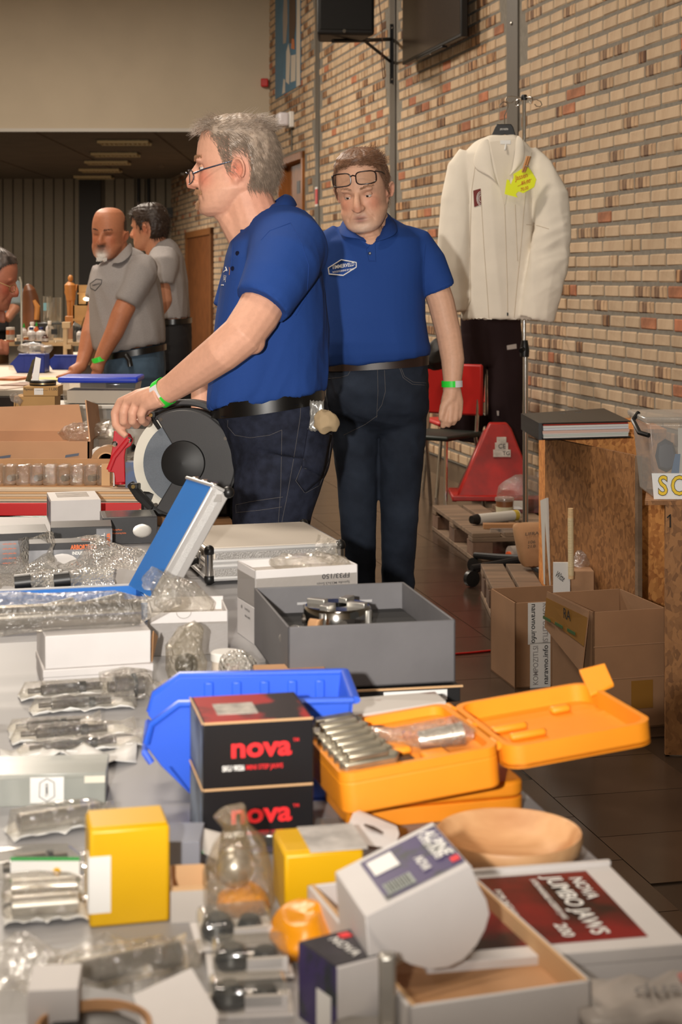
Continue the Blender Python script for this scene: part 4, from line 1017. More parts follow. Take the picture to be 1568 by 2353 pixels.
# loudspeaker on its arm
sp = thing('loudspeaker', 'black loudspeaker on a wall arm beside the blue poster', 'loudspeaker', W(788, 88, 6.75*q_), 8)
m_spk = mat('speaker black', (14, 13, 13), .55, bump=.2, bs=500)
obj('cabinet', G().hexa([(-.23, -.19, 0), (.23, -.19, 0), (.17, .25, 0), (-.17, .25, 0), (-.23, -.19, .8), (.23, -.19, .8), (.17, .25, .8), (-.17, .25, .8)]), m_spk, sp, bevel=.025, segs=3)
obj('grille', G().box(-.205, .205, -.2, -.188, .04, .76), mat('grille mesh', (9, 9, 9), .7), sp, bevel=.004)
obj('connector', G().cyl((-.02, -.195, .025), (-.02, -.225, .025), .014), m_chrome, sp)
Dp = KW/979.0/KD
wb_ = thing('wall_bracket', 'black steel bracket arm holding the loudspeaker', 'bracket', W(901, 190, Dp-.06))
pz = lambda x, y, d: W(x, y, d)
obj('wall_plate', G().hexa([W(896, 192, Dp-.03), W(908, 192, Dp-.03), W(908, 192, Dp), W(896, 192, Dp), W(896, 55, Dp-.03), W(908, 55, Dp-.03), W(908, 55, Dp), W(896, 55, Dp)]), m_iron, wb_, w=True, bevel=.004)
obj('arm', G().tube([W(899, 90, Dp-.02), W(836, 93, 6.85*q_), W(765, 94, 6.7*q_)], .016, 8), m_iron, wb_, w=True)
obj('brace', G().tube([W(898, 142, Dp-.02), W(836, 92, 6.86*q_)], .013, 8), m_iron, wb_, w=True)
obj('mount_foot', G().cbox(W(842, 90, 6.85*q_), (.06, .06, .012)), m_iron, wb_, w=True)
for y in (64, 182): obj('screw', G().lathe([(.008, 0), (.008, .004), (.003, .006)], 8, frame(W(901, y, Dp-.032), (0, -1, 0))), m_chrome, wb_, w=True)
obj('speaker_cable', G().tube([W(x, y, 7.0*q_) for x, y in ((868, -60), (872, 10), (878, 60), (879, 110), (883, 150), (885, 178), (881, 182), (878, 150), (877, 120))], .0045, 6), mat('brown cable', (112, 70, 44), .5), None, label='brown cable hanging beside the loudspeaker bracket', cat='cable')
# flat television
def wall_o(px, o, z=None):
    D = (KW-F*o/cos(th))/(px+74); p = Wr(px, 0, D); return p
tz = H+(2.68-H)*qz
a_, b_ = wall_o(925, .15), wall_o(1060, .15); ux = (b_-a_); ux.z = 0; ln = ux.length; a_.z = tz
tv = thing('television', 'flat black television on the brick wall right of the loudspeaker', 'television', a_, math.degrees(atan2(ux.y, ux.x)))
obj('casing', G().box(0, ln, 0, .05, 0, .8), m_black, tv, bevel=.006)
obj('screen', G().box(.018, ln-.018, -.003, .002, .022, .78), mat('dark screen', (62, 52, 44), .22, spec=.6), tv)
obj('back_bulge', G().box(.12, ln-.12, .045, .075, .08, .5), m_black, tv, bevel=.01)
obj('wall_mount', G().box(ln*.4, ln*.6, .075, .16, .15, .45), m_iron, tv)
obj('speaker_bar', G().box(ln*.25, ln*.7, .0, .04, -.014, .0), m_black, tv, bevel=.003)
obj('indicator', G().ell((ln*.5, .005, -.018), .006, 10, 6), m_chrome, tv)
# blue poster
p0, p1 = wall_pt(KW/(635+74.)*sD, 0, .012), wall_pt(KW/(693+74.)*sD, 0, .012); ux = p1-p0; L_ = ux.length; p0.z = H+(2.985-H)*q_
po = thing('poster', 'tall blue printed poster board high on the brick wall', 'poster', p0, math.degrees(atan2(ux.y, ux.x)))
obj('board', G().box(0, L_, 0, .012, 0, 1.5), mat('poster blue', (66, 112, 140), .5, var=.15, vs=3), po)
def pan(n, pts, m, lift=.0015):
    obj(n, G().prism([(x*L_, z*q_) for x, z in pts], .0012, Matrix(((1, 0, 0, 0), (0, 0, -1, -lift+.0012), (0, 1, 0, 0), (0, 0, 0, 1)))), m, po)
m_pale = mat('poster pale', (196, 186, 172), .55); m_brn = mat('poster brown', (78, 58, 46), .5); m_grn = mat('poster grey', (150, 138, 128), .5)
pan('printed_border', [(.86, .0), (1, 0), (1, 1.15), (.9, 1.15), (.86, .4)], m_pale, .003)
pan('printed_panel', [(.34, .45), (.46, .44), (.52, .62), (.5, .9), (.40, .95), (.33, .7)], m_grn, .003)
pan('printed_panel', [(.58, .42), (.76, .38), (.84, .55), (.82, .95), (.7, 1.06), (.58, .9)], m_brn, .003)
pan('printed_panel', [(.45, .1), (.58, .06), (.63, .3), (.56, .42), (.47, .36)], m_pale, .003)
pan('printed_panel', [(.64, .07), (.82, .06), (.84, .28), (.66, .30)], m_pale, .003)
pan('printed_panel', [(.30, .01), (.42, .01), (.42, .12), (.36, .14)], m_pale, .003)
pan('printed_panel', [(.66, .36), (.80, .33), (.78, .42), (.70, .44)], mat('poster orange', (186, 110, 66), .5), .0045)
# alarm box, emergency lamp, small dome lamps, red strip
obj('alarm_box', G().box(Wr(600, 0, DB-.05).x, Wr(617, 0, DB-.05).x, DB-.1, DB, Wr(0, 200, DB-.05).z, Wr(0, 181, DB-.05).z), m_red, None, bevel=.012, label='small red alarm box at the corner of the white bulkhead', cat='alarm')
c = wall_o(661, .06); c.z = Wr(661, 292, c.y).z
el = thing('emergency_lamp', 'white emergency lamp on the brick wall above the wooden door', 'wall lamp', c, math.degrees(atan2(u_w.y, u_w.x)))
obj('lamp_cover', G().box(-.11, .11, 0.0, .12, 0, .155), mat('lamp cover white', (226, 222, 228), .35), el, bevel=.03, segs=4)
obj('back_plate', G().box(-.12, .12, -.055, 0, -.01, .165), m_white, el, bevel=.01)
obj('conduit', G().cyl((-.02, -.045, -.26), (-.02, -.045, 0), .010), m_post, el)
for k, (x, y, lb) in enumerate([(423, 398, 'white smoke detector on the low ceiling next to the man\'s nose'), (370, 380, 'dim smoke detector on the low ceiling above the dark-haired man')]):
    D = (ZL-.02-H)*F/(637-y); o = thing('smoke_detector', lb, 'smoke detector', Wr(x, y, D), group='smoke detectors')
    obj('dome', G().ell((0, 0, 0), (.06, .06, .035)), m_white if k == 0 else m_ceil, o); obj('base', G().cyl((0, 0, .0), (0, 0, .03), .065), m_ceil, o)  # second dome is dimmed by giving it the ceiling's colour
c = wall_pt(posts_s[2], 0, .02); zz = [Wr(731, y, posts_s[2]/sD).z for y in (474, 430)]
sg = thing('sign_strip', 'narrow red sign stuck on the steel post', 'sign', V((c.x, c.y, zz[0])), math.degrees(atan2(u_w.y, u_w.x)))
obj('strip', G().box(-.05, .05, -.006, .0, 0, zz[1]-zz[0]), m_red, sg)
for z in (.0, zz[1]-zz[0]-.02): obj('white_band', G().box(-.051, .051, -.0075, .001, z, z+.02), m_white, sg)

# ================================================================== clothes rack with jacket
DR = 4.9; DREF[0] = DR; YR = DR*KD
rk = thing('clothes_stand', 'chrome pole stand with wire hooks carrying the cream jacket', 'coat stand', V((W(1208, 0, DR).x, YR, 0)))
pt = W(1205, 224, DR)
xk = W(1208, 0, DR).x
obj('pole_lower', G().cyl((xk, YR, .04), (xk, YR, W(0, 790, DR).z), .0125), m_chrome, rk, w=True)
obj('pole_upper', G().cyl((xk-.006, YR, W(0, 790, DR).z), (pt.x, YR, pt.z), .0088), m_chrome, rk, w=True)
obj('clamp_knob', G().lathe([(.02, 0), (.022, .03), (.017, .06), (.014, .075)], 16, Matrix.Translation(W(1206, 820, DR))).tube([W(1206, 800, DR), W(1198, 806, DR-.03)], .012, 8), m_black, rk, w=True)
obj('top_cap', G().lathe([(.014, -.012), (.016, 0), (.012, .012)], 14, Matrix.Translation(pt)), m_black, rk, w=True)
for k, (dx, dy) in enumerate(((-1, -1.1), (-.35, .7), (.35, -.7), (1, 1.1))):
    L2 = .135 if abs(dx) == 1 else .07; d = V((dx, dy, 0)).normalized(); b0 = pt+V((0, 0, -.002))
    pts = [b0, b0+d*L2*.7, b0+d*L2*.95+V((0, 0, -.006)), b0+d*L2*1.02+V((0, 0, -.02)), b0+d*L2*.9+V((0, 0, -.031)), b0+d*L2*.7+V((0, 0, -.03)), b0+d*L2*.6+V((0, 0, -.022))]
    obj('hook', G().tube(pts, .0024, 8), m_chrome, rk, w=True)
for k in range(5):
    an = radians(209+72*k); d = V((cos(an), sin(an), 0)); e = V((xk, YR, .085))+d*.29
    lg = obj('base_leg', G().tube([V((xk, YR, .10)), V((xk, YR, .09))+d*.14, e], [.02, .018, .014], 10), m_iron, rk, w=True)
    obj('caster', G().lathe([(.02, -.014), (.036, -.012), (.036, .012), (.02, .014)], 18, frame(e+V((0, 0, -.047)), d.cross(V((0, 0, 1))))), m_black, lg, w=True)
# hanger
hg = thing('clothes_hanger', 'black plastic hanger with steel hook inside the cream jacket collar', 'hanger', W(1157, 330, DR-.12))
m_hang = mat('hanger black', (24, 23, 24), .35)
hp = [(1123, 331), (1127, 318), (1138, 293), (1142, 285), (1175, 285), (1180, 292), (1188, 318), (1184, 325), (1172, 312), (1160, 309), (1148, 312), (1130, 326)]
obj('yoke', G().add([W(x, y, DR-.135) for x, y in hp]+[W(x, y, DR-.105) for x, y in hp], [tuple(range(12)), tuple(range(23, 11, -1))]+[(i, (i+1) % 12, 12+(i+1) % 12, 12+i) for i in range(12)]), m_hang, hg, w=True, bevel=.003)
obj('hook', G().tube([W(x, y, DR-.12) for x, y in ((1160, 286), (1160, 266), (1164, 256), (1168, 246), (1168, 240), (1164, 235), (1158, 234), (1152, 238), (1148, 244))], .0024, 8), m_chrome, hg, w=True)
lettering('JACK HUDSON', basis(W(1159, 297, DR-.137), (1, 0, 0), (0, 0, 1)), .012, m_print, hg, w=True, fit=.036)
# jacket
JK = thing('work_jacket', 'cream cotton work jacket hanging on the chrome stand', 'jacket', W(1165, 735, DR-.12))
m_cream = mat('cream cotton', (238, 229, 214), .9, var=.06, vs=8, bump=.12, bs=500, spec=.2)
m_cream2 = mat('shaded lining', (226, 216, 200), .9, bump=.1, bs=500, spec=.2)
DJ = DR-.125
g = G()
g.loft([ring(312, 312, 1124, 1190, DJ, .04), ring(328, 328, 1092, 1212, DJ, .06), ring(352, 352, 1066, 1236, DJ, .075), ring(400, 400, 1062, 1240, DJ, .085), ring(470, 470, 1064, 1232, DJ, .09), ring(560, 560, 1066, 1226, DJ, .09), ring(650, 650, 1064, 1226, DJ, .09), ring(728, 728, 1060, 1240, DJ, .088), ring(736, 736, 1062, 1238, DJ, .085), ring(728, 728, 1070, 1225, DJ, .07)])
def J(px): return px*DJ/2500
g.tube([W(1078, 352, DJ), W(1062, 385, DJ-.01), W(1049, 460, DJ-.03), W(1044, 540, DJ-.045), W(1040, 620, DJ-.05), W(1046, 690, DJ-.05), W(1050, 716, DJ-.05)], [J(24), J(32), J(36), J(36), J(36), J(29), J(22)], 24, flat=.62, hint=V((1, 0, .01)))
g.tube([W(1215, 345, DJ), W(1240, 385, DJ-.02), W(1268, 450, DJ-.05), W(1272, 530, DJ-.07), W(1259, 620, DJ-.08), W(1242, 690, DJ-.08), W(1234, 735, DJ-.08), W(1236, 722, DJ-.08)], [J(22), J(31), J(42), J(43), J(46), J(43), J(40), J(32)], 28, flat=.6, hint=V((1, 0, .01)))
me = remesh(g, .006, 5)
cloth_wrinkles(me, .007, 7, (.05, 0, -1), 12)
cloth_wrinkles(me, .008, 12, (1, 0, .45), 4, lambda a: np.exp(-((a[:, 0]-W(1270, 0, DJ).x)/.10)**2)*np.exp(-((a[:, 2]-W(0, 580, DJ).z)/.22)**2))
shell = obj('jacket_body', me, m_cream, JK, w=True, normals=False, smooth=180)
jb_ = BVHTree.FromPolygons([MW[JK] @ v.co for v in me.vertices], [tuple(p.vertices) for p in me.polygons])
pk = patch(jb_, [(1126, 326), (1188, 318), (1162, 468), (1158, 470)], 12, 14, .002)
obj('lining', pk, m_cream2, JK, w=True, smooth=180)  # darker sheet on the front; shade inside the neck opening is in its colour
pk = patch(jb_, [(1150, 322), (1174, 322), (1174, 331), (1150, 331)], 4, 3, .004); lbn = obj('size_label', pk, mat('label white', (232, 232, 230), .6), JK, w=True)
obj('loop', G().tube([W(1163, 332, DJ-.07), W(1162, 340, DJ-.085), W(1161, 345, DJ-.09)], .004, 6), mat('label white', (232, 232, 230), .6), JK, w=True)
def flap3(pts, out=.012):
    return [W(x, y, d) for x, y, d in pts]
def lapel(hi, lo):
    H_ = [hit(jb_, x, y, .004) or W(x, y, DJ-.06) for x, y in hi]; L_2 = [(hit(jb_, x, y, .010) or W(x, y, DJ-.08)) for x, y in lo]
    return G().grid([L_2, [(a+b)/2+V((0, -.012, .0)) for a, b in zip(H_, L_2)], H_])
obj('collar', lapel([(1124, 316), (1128, 345), (1131, 375), (1137, 400), (1146, 430)], [(1104, 324), (1092, 348), (1083, 386), (1112, 398), (1138, 412)]), m_cream, JK, w=True, sub=2, solid=.004, smooth=180)
obj('collar', lapel([(1187, 306), (1184, 340), (1181, 370), (1176, 395), (1170, 402)], [(1204, 322), (1207, 345), (1206, 368), (1190, 388), (1172, 404)]), m_cream, JK, w=True, sub=2, solid=.004, smooth=180)
m_crease = mat('cream seam', (206, 192, 172), .9)
for pts in ([(1160, 470), (1163, 560), (1166, 650), (1167, 728)], [(1094, 372), (1084, 440), (1080, 560), (1082, 690), (1062, 732)], [(1105, 436), (1112, 560), (1122, 700), (1124, 732)], [(1222, 350), (1208, 440), (1198, 560), (1188, 660), (1182, 730)], [(1184, 470), (1188, 560), (1190, 600)], [(1210, 516), (1235, 518), (1262, 526)]):
    obj('seam', stitch(jb_, pts, .0016, 6, .0005), m_crease, JK, w=True)
obj('zip_slider', G().cbox(hit(jb_, 1167, 722, .003), (.006, .004, .014)), m_iron, JK, w=True)
pk = patch(jb_, [(1088, 438), (1105, 433), (1106, 470), (1090, 476)], 5, 5, .003); bd = obj('badge', pk, mat('maroon badge', (112, 38, 34), .6), JK, w=True)
for r_ in (6, 10, 13): obj('badge_ring', stitch(jb_, [(1106-r_*cos(radians(t))*.75, 456-r_*1.25*sin(radians(t))) for t in range(-80, 81, 20)], .0014, 3, .004), m_print, bd, w=True)
# price tag and peg
tgp = [(1200, 388), (1206, 382), (1214, 384), (1221, 392), (1233, 412), (1228, 430), (1203, 444), (1192, 440), (1186, 446), (1190, 454), (1160, 446), (1165, 412), (1171, 414), (1174, 424), (1181, 408), (1180, 400)]
tg = thing('price_tag', 'fluorescent yellow cut-out price tag pegged to the cream jacket', 'price tag', W(1200, 454, DJ-.15))
n_ = len(tgp); Dt = DJ-.145
obj('card', G().add([W(x, y, Dt) for x, y in tgp]+[W(x, y, Dt+.002) for x, y in tgp], [tuple(range(n_)), tuple(range(2*n_-1, n_-1, -1))]+[(i, (i+1) % n_, n_+(i+1) % n_, n_+i) for i in range(n_)]), mat('fluo yellow', (240, 250, 20), .6, emit=0), tg, w=True)
m_pen = mat('orange pen', (206, 92, 20), .6)
for s_, x, y, sz, fit in (('Jassen', 1198, 406, .030, .060), ('85,00', 1208, 419, .022, .042), ('70,00', 1205, 434, .020, .036)):
    lettering(s_, basis(W(x, y, Dt), (1, 0, .30), (0, 0, 1), .001), sz, m_pen, tg, w=True, fit=fit, shear=.3)
obj('strike_line', G().tube([W(1190, 428, Dt-.001), W(1222, 411, Dt-.001)], .0008, 5), m_pen, tg, w=True)
pg = thing('clothes_peg', 'small wooden clothes peg holding the yellow tag', 'clothes peg', W(1207, 395, Dt))
for dx in (-3, 2): obj('peg_half', G().tube([W(1216+dx, 359, Dt-.012), W(1210+dx, 378, Dt-.012), W(1204+dx, 396, Dt-.006)], [.006, .006, .004], 4), mat('peg wood', (196, 142, 92), .6), pg, w=True)
obj('spring', G().tube([W(1206, 381, Dt-.014), W(1216, 383, Dt-.014)], .003, 6), m_chrome, pg, w=True)
# dark trousers below
m_plum = mat('dark plum cloth', (44, 32, 34), .9, var=.1, vs=6, bump=.15, bs=500, spec=.15)
TRO = thing('work_trousers', 'dark plum work trousers hanging under the cream jacket', 'trousers', Wr(1120, 1020, 6.6*KD))
DT_ = 6.6; DREF[0] = DT_
g = G()
g.loft([ring(715, 715, 1062, 1196, DT_, .065), ring(790, 790, 1060, 1200, DT_, .05), ring(840, 840, 1056, 1202, DT_, .04)])
g.loft([ring(770, 770, 1060, 1128, DT_, .045), ring(850, 850, 1052, 1116, DT_, .05), ring(930, 930, 1036, 1113, DT_, .055), ring(980, 980, 1014, 1114, DT_, .06), ring(1000, 1018, 1008, 1100, DT_, .055)])
g.loft([ring(770, 770, 1118, 1198, DT_, .045), ring(850, 850, 1121, 1201, DT_, .05), ring(930, 930, 1120, 1202, DT_, .055), ring(1015, 1015, 1118, 1203, DT_, .055), ring(1085, 1085, 1122, 1200, DT_, .05)])
me = remesh(g, .007, 4); cloth_wrinkles(me, .012, 7, (.1, 0, -1), 5); tr_ = obj('trouser_body', me, m_plum, TRO, w=True, normals=False, smooth=180)
tbv = BVHTree.FromPolygons([MW[TRO] @ v.co for v in me.vertices], [tuple(p.vertices) for p in me.polygons])
for q in ([(1165, 794), (1187, 790), (1188, 801), (1166, 804)], [(1142, 944), (1147, 944), (1147, 955), (1143, 955)]):
    pk = patch(tbv, q, 3, 3, .003)
    if pk: obj('cloth_tag', pk, mat('tag grey', (186, 178, 174), .7), TRO, w=True)

DREF[0] = None
# ================================================================== pallets, pallet truck and boxes on the floor
m_pal = mat('pallet wood', (128, 104, 82), .85, var=.35, vs=5, bump=.3, bs=40, stretch=(.6, 3, 3), rnd=.15)
def pallet(label, loc, rz, L=1.0, Wd=.8, h=.135):
    t = thing('pallet', label, 'pallet', loc, rz)
    nb = 5 if Wd > .4 else 2; bw_ = .14 if nb == 5 else Wd/2-.006
    for k in range(nb):
        x0 = k*(Wd-bw_)/(nb-1); obj('deck_board', G().box(x0, x0+(bw_ if k in (0, 2, 4) or nb == 2 else .1), 0, L, h-.022, h), m_pal, t, bevel=.003)
    for y in (0, L/2-.05, L-.1): obj('cross_board', G().box(0, Wd, y, y+.1, h-.044, h-.022), m_pal, t, bevel=.003)
    for x in ((0, Wd/2-.05, Wd-.1) if nb == 5 else (0, Wd-.1)):
        for y in (0, L/2-.07, L-.14): obj('block', G().box(x+.003, x+.103, y+.003, y+.137, .022, h-.044), mat('pallet block', (112, 84, 66), .9, var=.3, vs=12, rnd=.2), t, bevel=.003)
        obj('runner', G().box(x, x+.1, 0, L, 0, .022), m_pal, t, bevel=.003)
    return t
pA = T(1086, 1290, 0); pallet('worn wooden pallet on the floor in front of the red pallet truck', pA, 8, 1.0, .8)
pB = V((.60, 6.5, 0)); pallet('low wooden pallet behind the open cardboard boxes', pB, 0, .6, .205, .14)
# pallet truck head
ptk = thing('pallet_truck', 'red pallet truck head with white stickers standing by the wall', 'pallet truck', W(1125, 1152, 6.15))
m_jack = mat('red truck enamel', (176, 30, 24), .4, var=.35, vs=8, rgb2=(140, 28, 22), bump=.05)
fr = [(1048, 1152), (1206, 1152), (1206, 1060), (1176, 985), (1166, 972), (1126, 972), (1120, 985)]
def slabD(pts, d0, d1, tilt=0):
    n = len(pts); A = [W(x, y, d0+tilt*(1152-y)/180) for x, y in pts]; B = [p+V((0, d1-d0, 0)) for p in A]
    return G().add(A+B, [tuple(range(n)), tuple(range(2*n-1, n-1, -1))]+[(i, (i+1) % n, n+(i+1) % n, n+i) for i in range(n)])
obj('front_plate', slabD(fr, 5.95, 6.01, .08), m_jack, ptk, w=True, bevel=.008)
obj('side_plate', G().add([W(1048, 1152, 5.95), W(1120, 985, 6.07), W(1112, 990, 6.3), W(1040, 1152, 6.2)], [(0, 1, 2, 3)]), m_jack, ptk, w=True, solid=.01)
obj('fork_base', slabD([(1040, 1152), (1215, 1152), (1215, 1140), (1040, 1140)], 5.93, 6.3), m_jack, ptk, w=True, bevel=.006)
obj('tow_column', G().cyl(W(1150, 1150, 6.2), W(1150, 1000, 6.2), .05), m_iron, ptk, w=True)
st_ = mat('worn sticker', (196, 186, 176), .7, var=.3, vs=30)
for k, (x0, y0, x1, y1) in enumerate([(1142, 1004, 1164, 1018), (1138, 1017, 1168, 1034), (1134, 1033, 1174, 1050)]):
    d = 5.94+.08*(1152-y1)/180
    s_o = obj('sticker', G().hexa([W(x0, y1, d), W(x1, y1, d), W(x1, y1, d+.01), W(x0, y1, d+.01), W(x0, y0, d+.008), W(x1, y0, d+.008), W(x1, y0, d+.02), W(x0, y0, d+.02)]), st_, ptk, w=True)
    if k == 1: lettering('CE', basis(W(1154, 1026, d-.004), (1, 0, 0), (0, 0, 1)), .035, mat('dark print', (50, 50, 54), .7), s_o, w=True)
    if k == 2: lettering('TG', basis(W(1164, 1042, d-.004), (1, 0, 0), (0, 0, 1)), .03, mat('dark print', (50, 50, 54), .7), s_o, w=True)
# things lying on the far pallet
zp = .135
tb = thing('plastic_tub', 'clear plastic tub of brown paste with cream label on the pallet', 'tub', T(1160, 1186, zp), 0)
obj('tub_wall', G().lathe([(.040, 0), (.045, .075), (.045, .08)], 24), mat('tub paste', (120, 76, 46), .35), tb)
obj('label', G().lathe([(.0425, .006), (.0455, .05)], 24), mat('tub label', (196, 188, 158), .6), tb)
obj('lid', G().lathe([(.049, .08), (.050, .092), (.047, .098)], 24), film('tub lid plastic', (205, 200, 192), .55, .2), tb)
cb = thing('sealant_tube', 'white sealant tube with black cap lying on the pallet', 'tube', T(1140, 1208, zp), 0)
a0, a1 = T(1098, 1206, zp+.0), T(1190, 1196, zp); a0.z = a1.z = zp+.028
obj('tube_body', G().cyl(a0, a1, .026), mat('tube white', (206, 202, 194), .4), cb, w=True)
obj('tube_cap', G().cyl(a0+(a0-a1).normalized()*.04, a0, .02, .027), m_black, cb, w=True)
obj('yellow_band', G().cyl(a1-(a1-a0)*.12, a1-(a1-a0)*.02, .0268), mat('yellow band', (190, 164, 60), .5), cb, w=True)
o1 = T(1112, 1216, zp); obj('flat_carton', G().box(o1.x, o1.x+.19, o1.y, o1.y+.05, zp, zp+.025), mat('carton brown', (156, 112, 72), .75), None, bevel=.002, label='flat brown carton lying across the near pallet boards', cat='carton')
o1 = T(1128, 1224, zp); obj('blister_pack', crumple(G().box(o1.x, o1.x+.14, o1.y-.0, o1.y+.03, zp, zp+.018), .002, 80), film('blister film', (180, 178, 176), .4, .15), None, label='small clear blister pack in front of the flat carton', cat='blister pack')
bgc = T(1208, 1176, zp)
bx = thing('bagged_box', 'dark box with white label inside a knotted clear bag on the pallet', 'bagged box', bgc, -5)
obj('inner_box', G().box(-.10, .10, -.05, .10, .0, .075), mat('bagged carton', (74, 50, 48), .6, var=.4, vs=9, rgb2=(150, 60, 54)), bx, bevel=.003)
obj('printed_label', G().box(-.07, -.01, -.0525, -.05, .02, .065), mat('label white', (232, 232, 230), .6), bx)
obj('bag_film', crumple(G().ell((0, .03, .09), (.15, .12, .10), 24, 16), .012, 18, 3, 0.0), film('clear bag', (222, 214, 208), .14, .1, .4, 40), bx)
obj('bag_knot', crumple(G().tube([(.08, .05, .16), (.13, .05, .2), (.15, .05, .26), (.18, .05, .29)], [.05, .025, .018, .035], 12), .006, 40, 5), film('clear bag', (222, 214, 208), .14, .1, .4, 40), bx)
rl = T(1172, 1302, 0)
ro = thing('tape_roll', 'roll of clear wrap on an orange core under the pallet edge', 'roll', rl, 20)
obj('wrap', G().cyl((-.0, 0, .05), (.1, 0, .05), .048), mat('wrap grey', (150, 140, 132), .35), ro); obj('core', G().cyl((-.012, 0, .05), (.112, 0, .05), .022), mat('orange core', (206, 84, 30), .5), ro)
# paper bag
pb = thing('paper_bag', 'creased brown paper bag with handwriting between pallet and chipboard panel', 'paper bag', V((.8, 6.95, .14)), 0)
m_kraft = mat('kraft paper', (172, 132, 94), .8, var=.15, vs=10, bump=.1, bs=60)
def ringq(y, xl, xr, D, hd): return ring(y, y, xl, xr, D, hd, 24, .6)
g = G().loft([ringq(1306, 1196, 1256, 4.57, .05), ringq(1270, 1190, 1257, 4.57, .055), ringq(1235, 1182, 1256, 4.57, .05), ringq(1208, 1179, 1254, 4.57, .03), ringq(1200, 1181, 1254, 4.57, .012)])
crumple(g, .008, 22, 9); bagme = obj('bag', g, m_kraft, pb, w=True, sub=1, smooth=50)
bv = BVHTree.FromPolygons(g.v, g.f)
for s_, x, y, f_ in (('LIFRAN', 1228, 1226, 40), ('106', 1222, 1246, 16), ('21.0', 1222, 1256, 18)):
    decal_text(bv, s_, x, y, (1, -.1), (.1, -1), 10, mat('pen grey', (70, 58, 48), .7), pb, fit=f_, lift=.006)
wbp = [W(1243, 1145, 4.2), W(1254, 1140, 4.15), W(1262, 1345, 4.0), W(1250, 1300, 4.06)]
obj('foam_sheet', G().slab([W(1250, 1342, 4.14), W(1265, 1350, 4.07), W(1256, 1144, 4.08), W(1242, 1150, 4.14)], (.008, .002, 0)), mat('white foam', (206, 202, 196), .7), None, label='thin white foam sheet leaning on the left edge of the chipboard panel', cat='sheet')
# chipboard crates
def osb(name, rgb, rgb2):
    m = mat(name, rgb, .65, var=.5, vs=1, rgb2=rgb2, bump=.2, bs=80)
    N, L = nodes_of(m); tc = [n for n in N if n.type == 'TEX_COORD'][0]; ns = [n for n in N if n.type == 'TEX_NOISE' and not n.outputs['Fac'].links[0].to_node.type == 'BUMP'][0]; rp = ns.outputs['Fac'].links[0].to_node
    vo = N.new('ShaderNodeTexVoronoi'); vo.inputs['Scale'].default_value = 95; mp = N.new('ShaderNodeMapping'); mp.inputs['Scale'].default_value = (1, 1, .55)
    n3 = N.new('ShaderNodeTexNoise'); n3.inputs['Scale'].default_value = 14; mx = N.new('ShaderNodeMix'); mx.data_type = 'VECTOR'; mx.inputs['Factor'].default_value = .06
    L.new(tc.outputs['Object'], n3.inputs['Vector']); L.new(tc.outputs['Object'], mx.inputs[4]); L.new(n3.outputs['Color'], mx.inputs[5]); L.new(mx.outputs[1], mp.inputs[0]); L.new(mp.outputs[0], vo.inputs['Vector'])
    sep = N.new('ShaderNodeSeparateColor'); L.new(vo.outputs['Color'], sep.inputs[0]); L.new(sep.outputs[0], rp.inputs[0])
    rp.color_ramp.elements[0].position = 0; rp.color_ramp.elements[1].position = .8
    return m
m_osb = osb('bright chipboard', (222, 150, 78), (182, 108, 46)); m_osb2 = osb('darker chipboard', (150, 104, 62), (118, 78, 44))  # second mix is darker, for the leaning panel and the right-hand crate
zt = 1.37-358/2500*4.13; Y1, Y2 = 4.13*KD, 4.13*KD+.5
cr = thing('chipboard_crate', 'tall bright chipboard crate carrying the black binder', 'crate', V((W(1410, 0, 4.13).x, Y1+.25, 0)))
x0, x1 = W(1275, 0, 4.13).x, W(1532, 0, 4.13).x
obj('front_panel', G().box(x0, x1, Y1, Y1+.015, 0, zt), m_osb, cr, w=True); obj('back_panel', G().box(x0, x1, Y2-.015, Y2, 0, zt), m_osb, cr, w=True)
obj('side_panel', G().box(x0, x0+.015, Y1+.015, Y2-.015, 0, zt), m_osb, cr, w=True); obj('side_panel', G().box(x1-.015, x1, Y1+.015, Y2-.015, 0, zt), m_osb, cr, w=True)
obj('top_panel', G().box(x0-.02, x1, Y1-.005, Y2, zt, zt+.015), m_osb, cr, w=True)
for y in (1093, 1332): obj('screw', G().lathe([(.007, 0), (.006, .003), (.002, .004)], 8, frame(Wr(1474, y, Y1-.001), (0, -1, 0))), m_chrome, cr, w=True)
A_, B_ = W(1253, 1005, 4.1), W(1460, 1047, 3.67); dA = (B_-A_); dA.z = 0; nA = V((-dA.y, dA.x, 0)).normalized()
if nA.y > 0: nA = -nA
lp = thing('leaning_board', 'darker brown chipboard panel leaning against the bright crate', 'board', V((A_.x, A_.y, 0)))
obj('panel_face', G().hexa([V((A_.x, A_.y, 0)), V((B_.x, B_.y, 0)), V((B_.x, B_.y, 0))-nA*.016, V((A_.x, A_.y, 0))-nA*.016, A_, B_, B_-nA*.016, A_-nA*.016]), m_osb2, lp, w=True)
obj('edge_strip', G().hexa([V((B_.x, B_.y, 0)), V((B_.x, B_.y, 0))+dA.normalized()*.02, V((B_.x, B_.y, 0))+dA.normalized()*.02-nA*.016, V((B_.x, B_.y, 0))-nA*.016, B_, B_+dA.normalized()*.02, B_+dA.normalized()*.02-nA*.016, B_-nA*.016]), m_pal, lp, w=True)
z2 = 1.37-(1160-637)/2500*3.12; x0 = W(1530, 0, 3.12).x; y2a = 3.12*KD; y2b = y2a+.45
c2 = thing('crate', 'dark chipboard crate with a pen mark under the clear storage box', 'crate', V((x0+.3, y2a+.2, 0)))
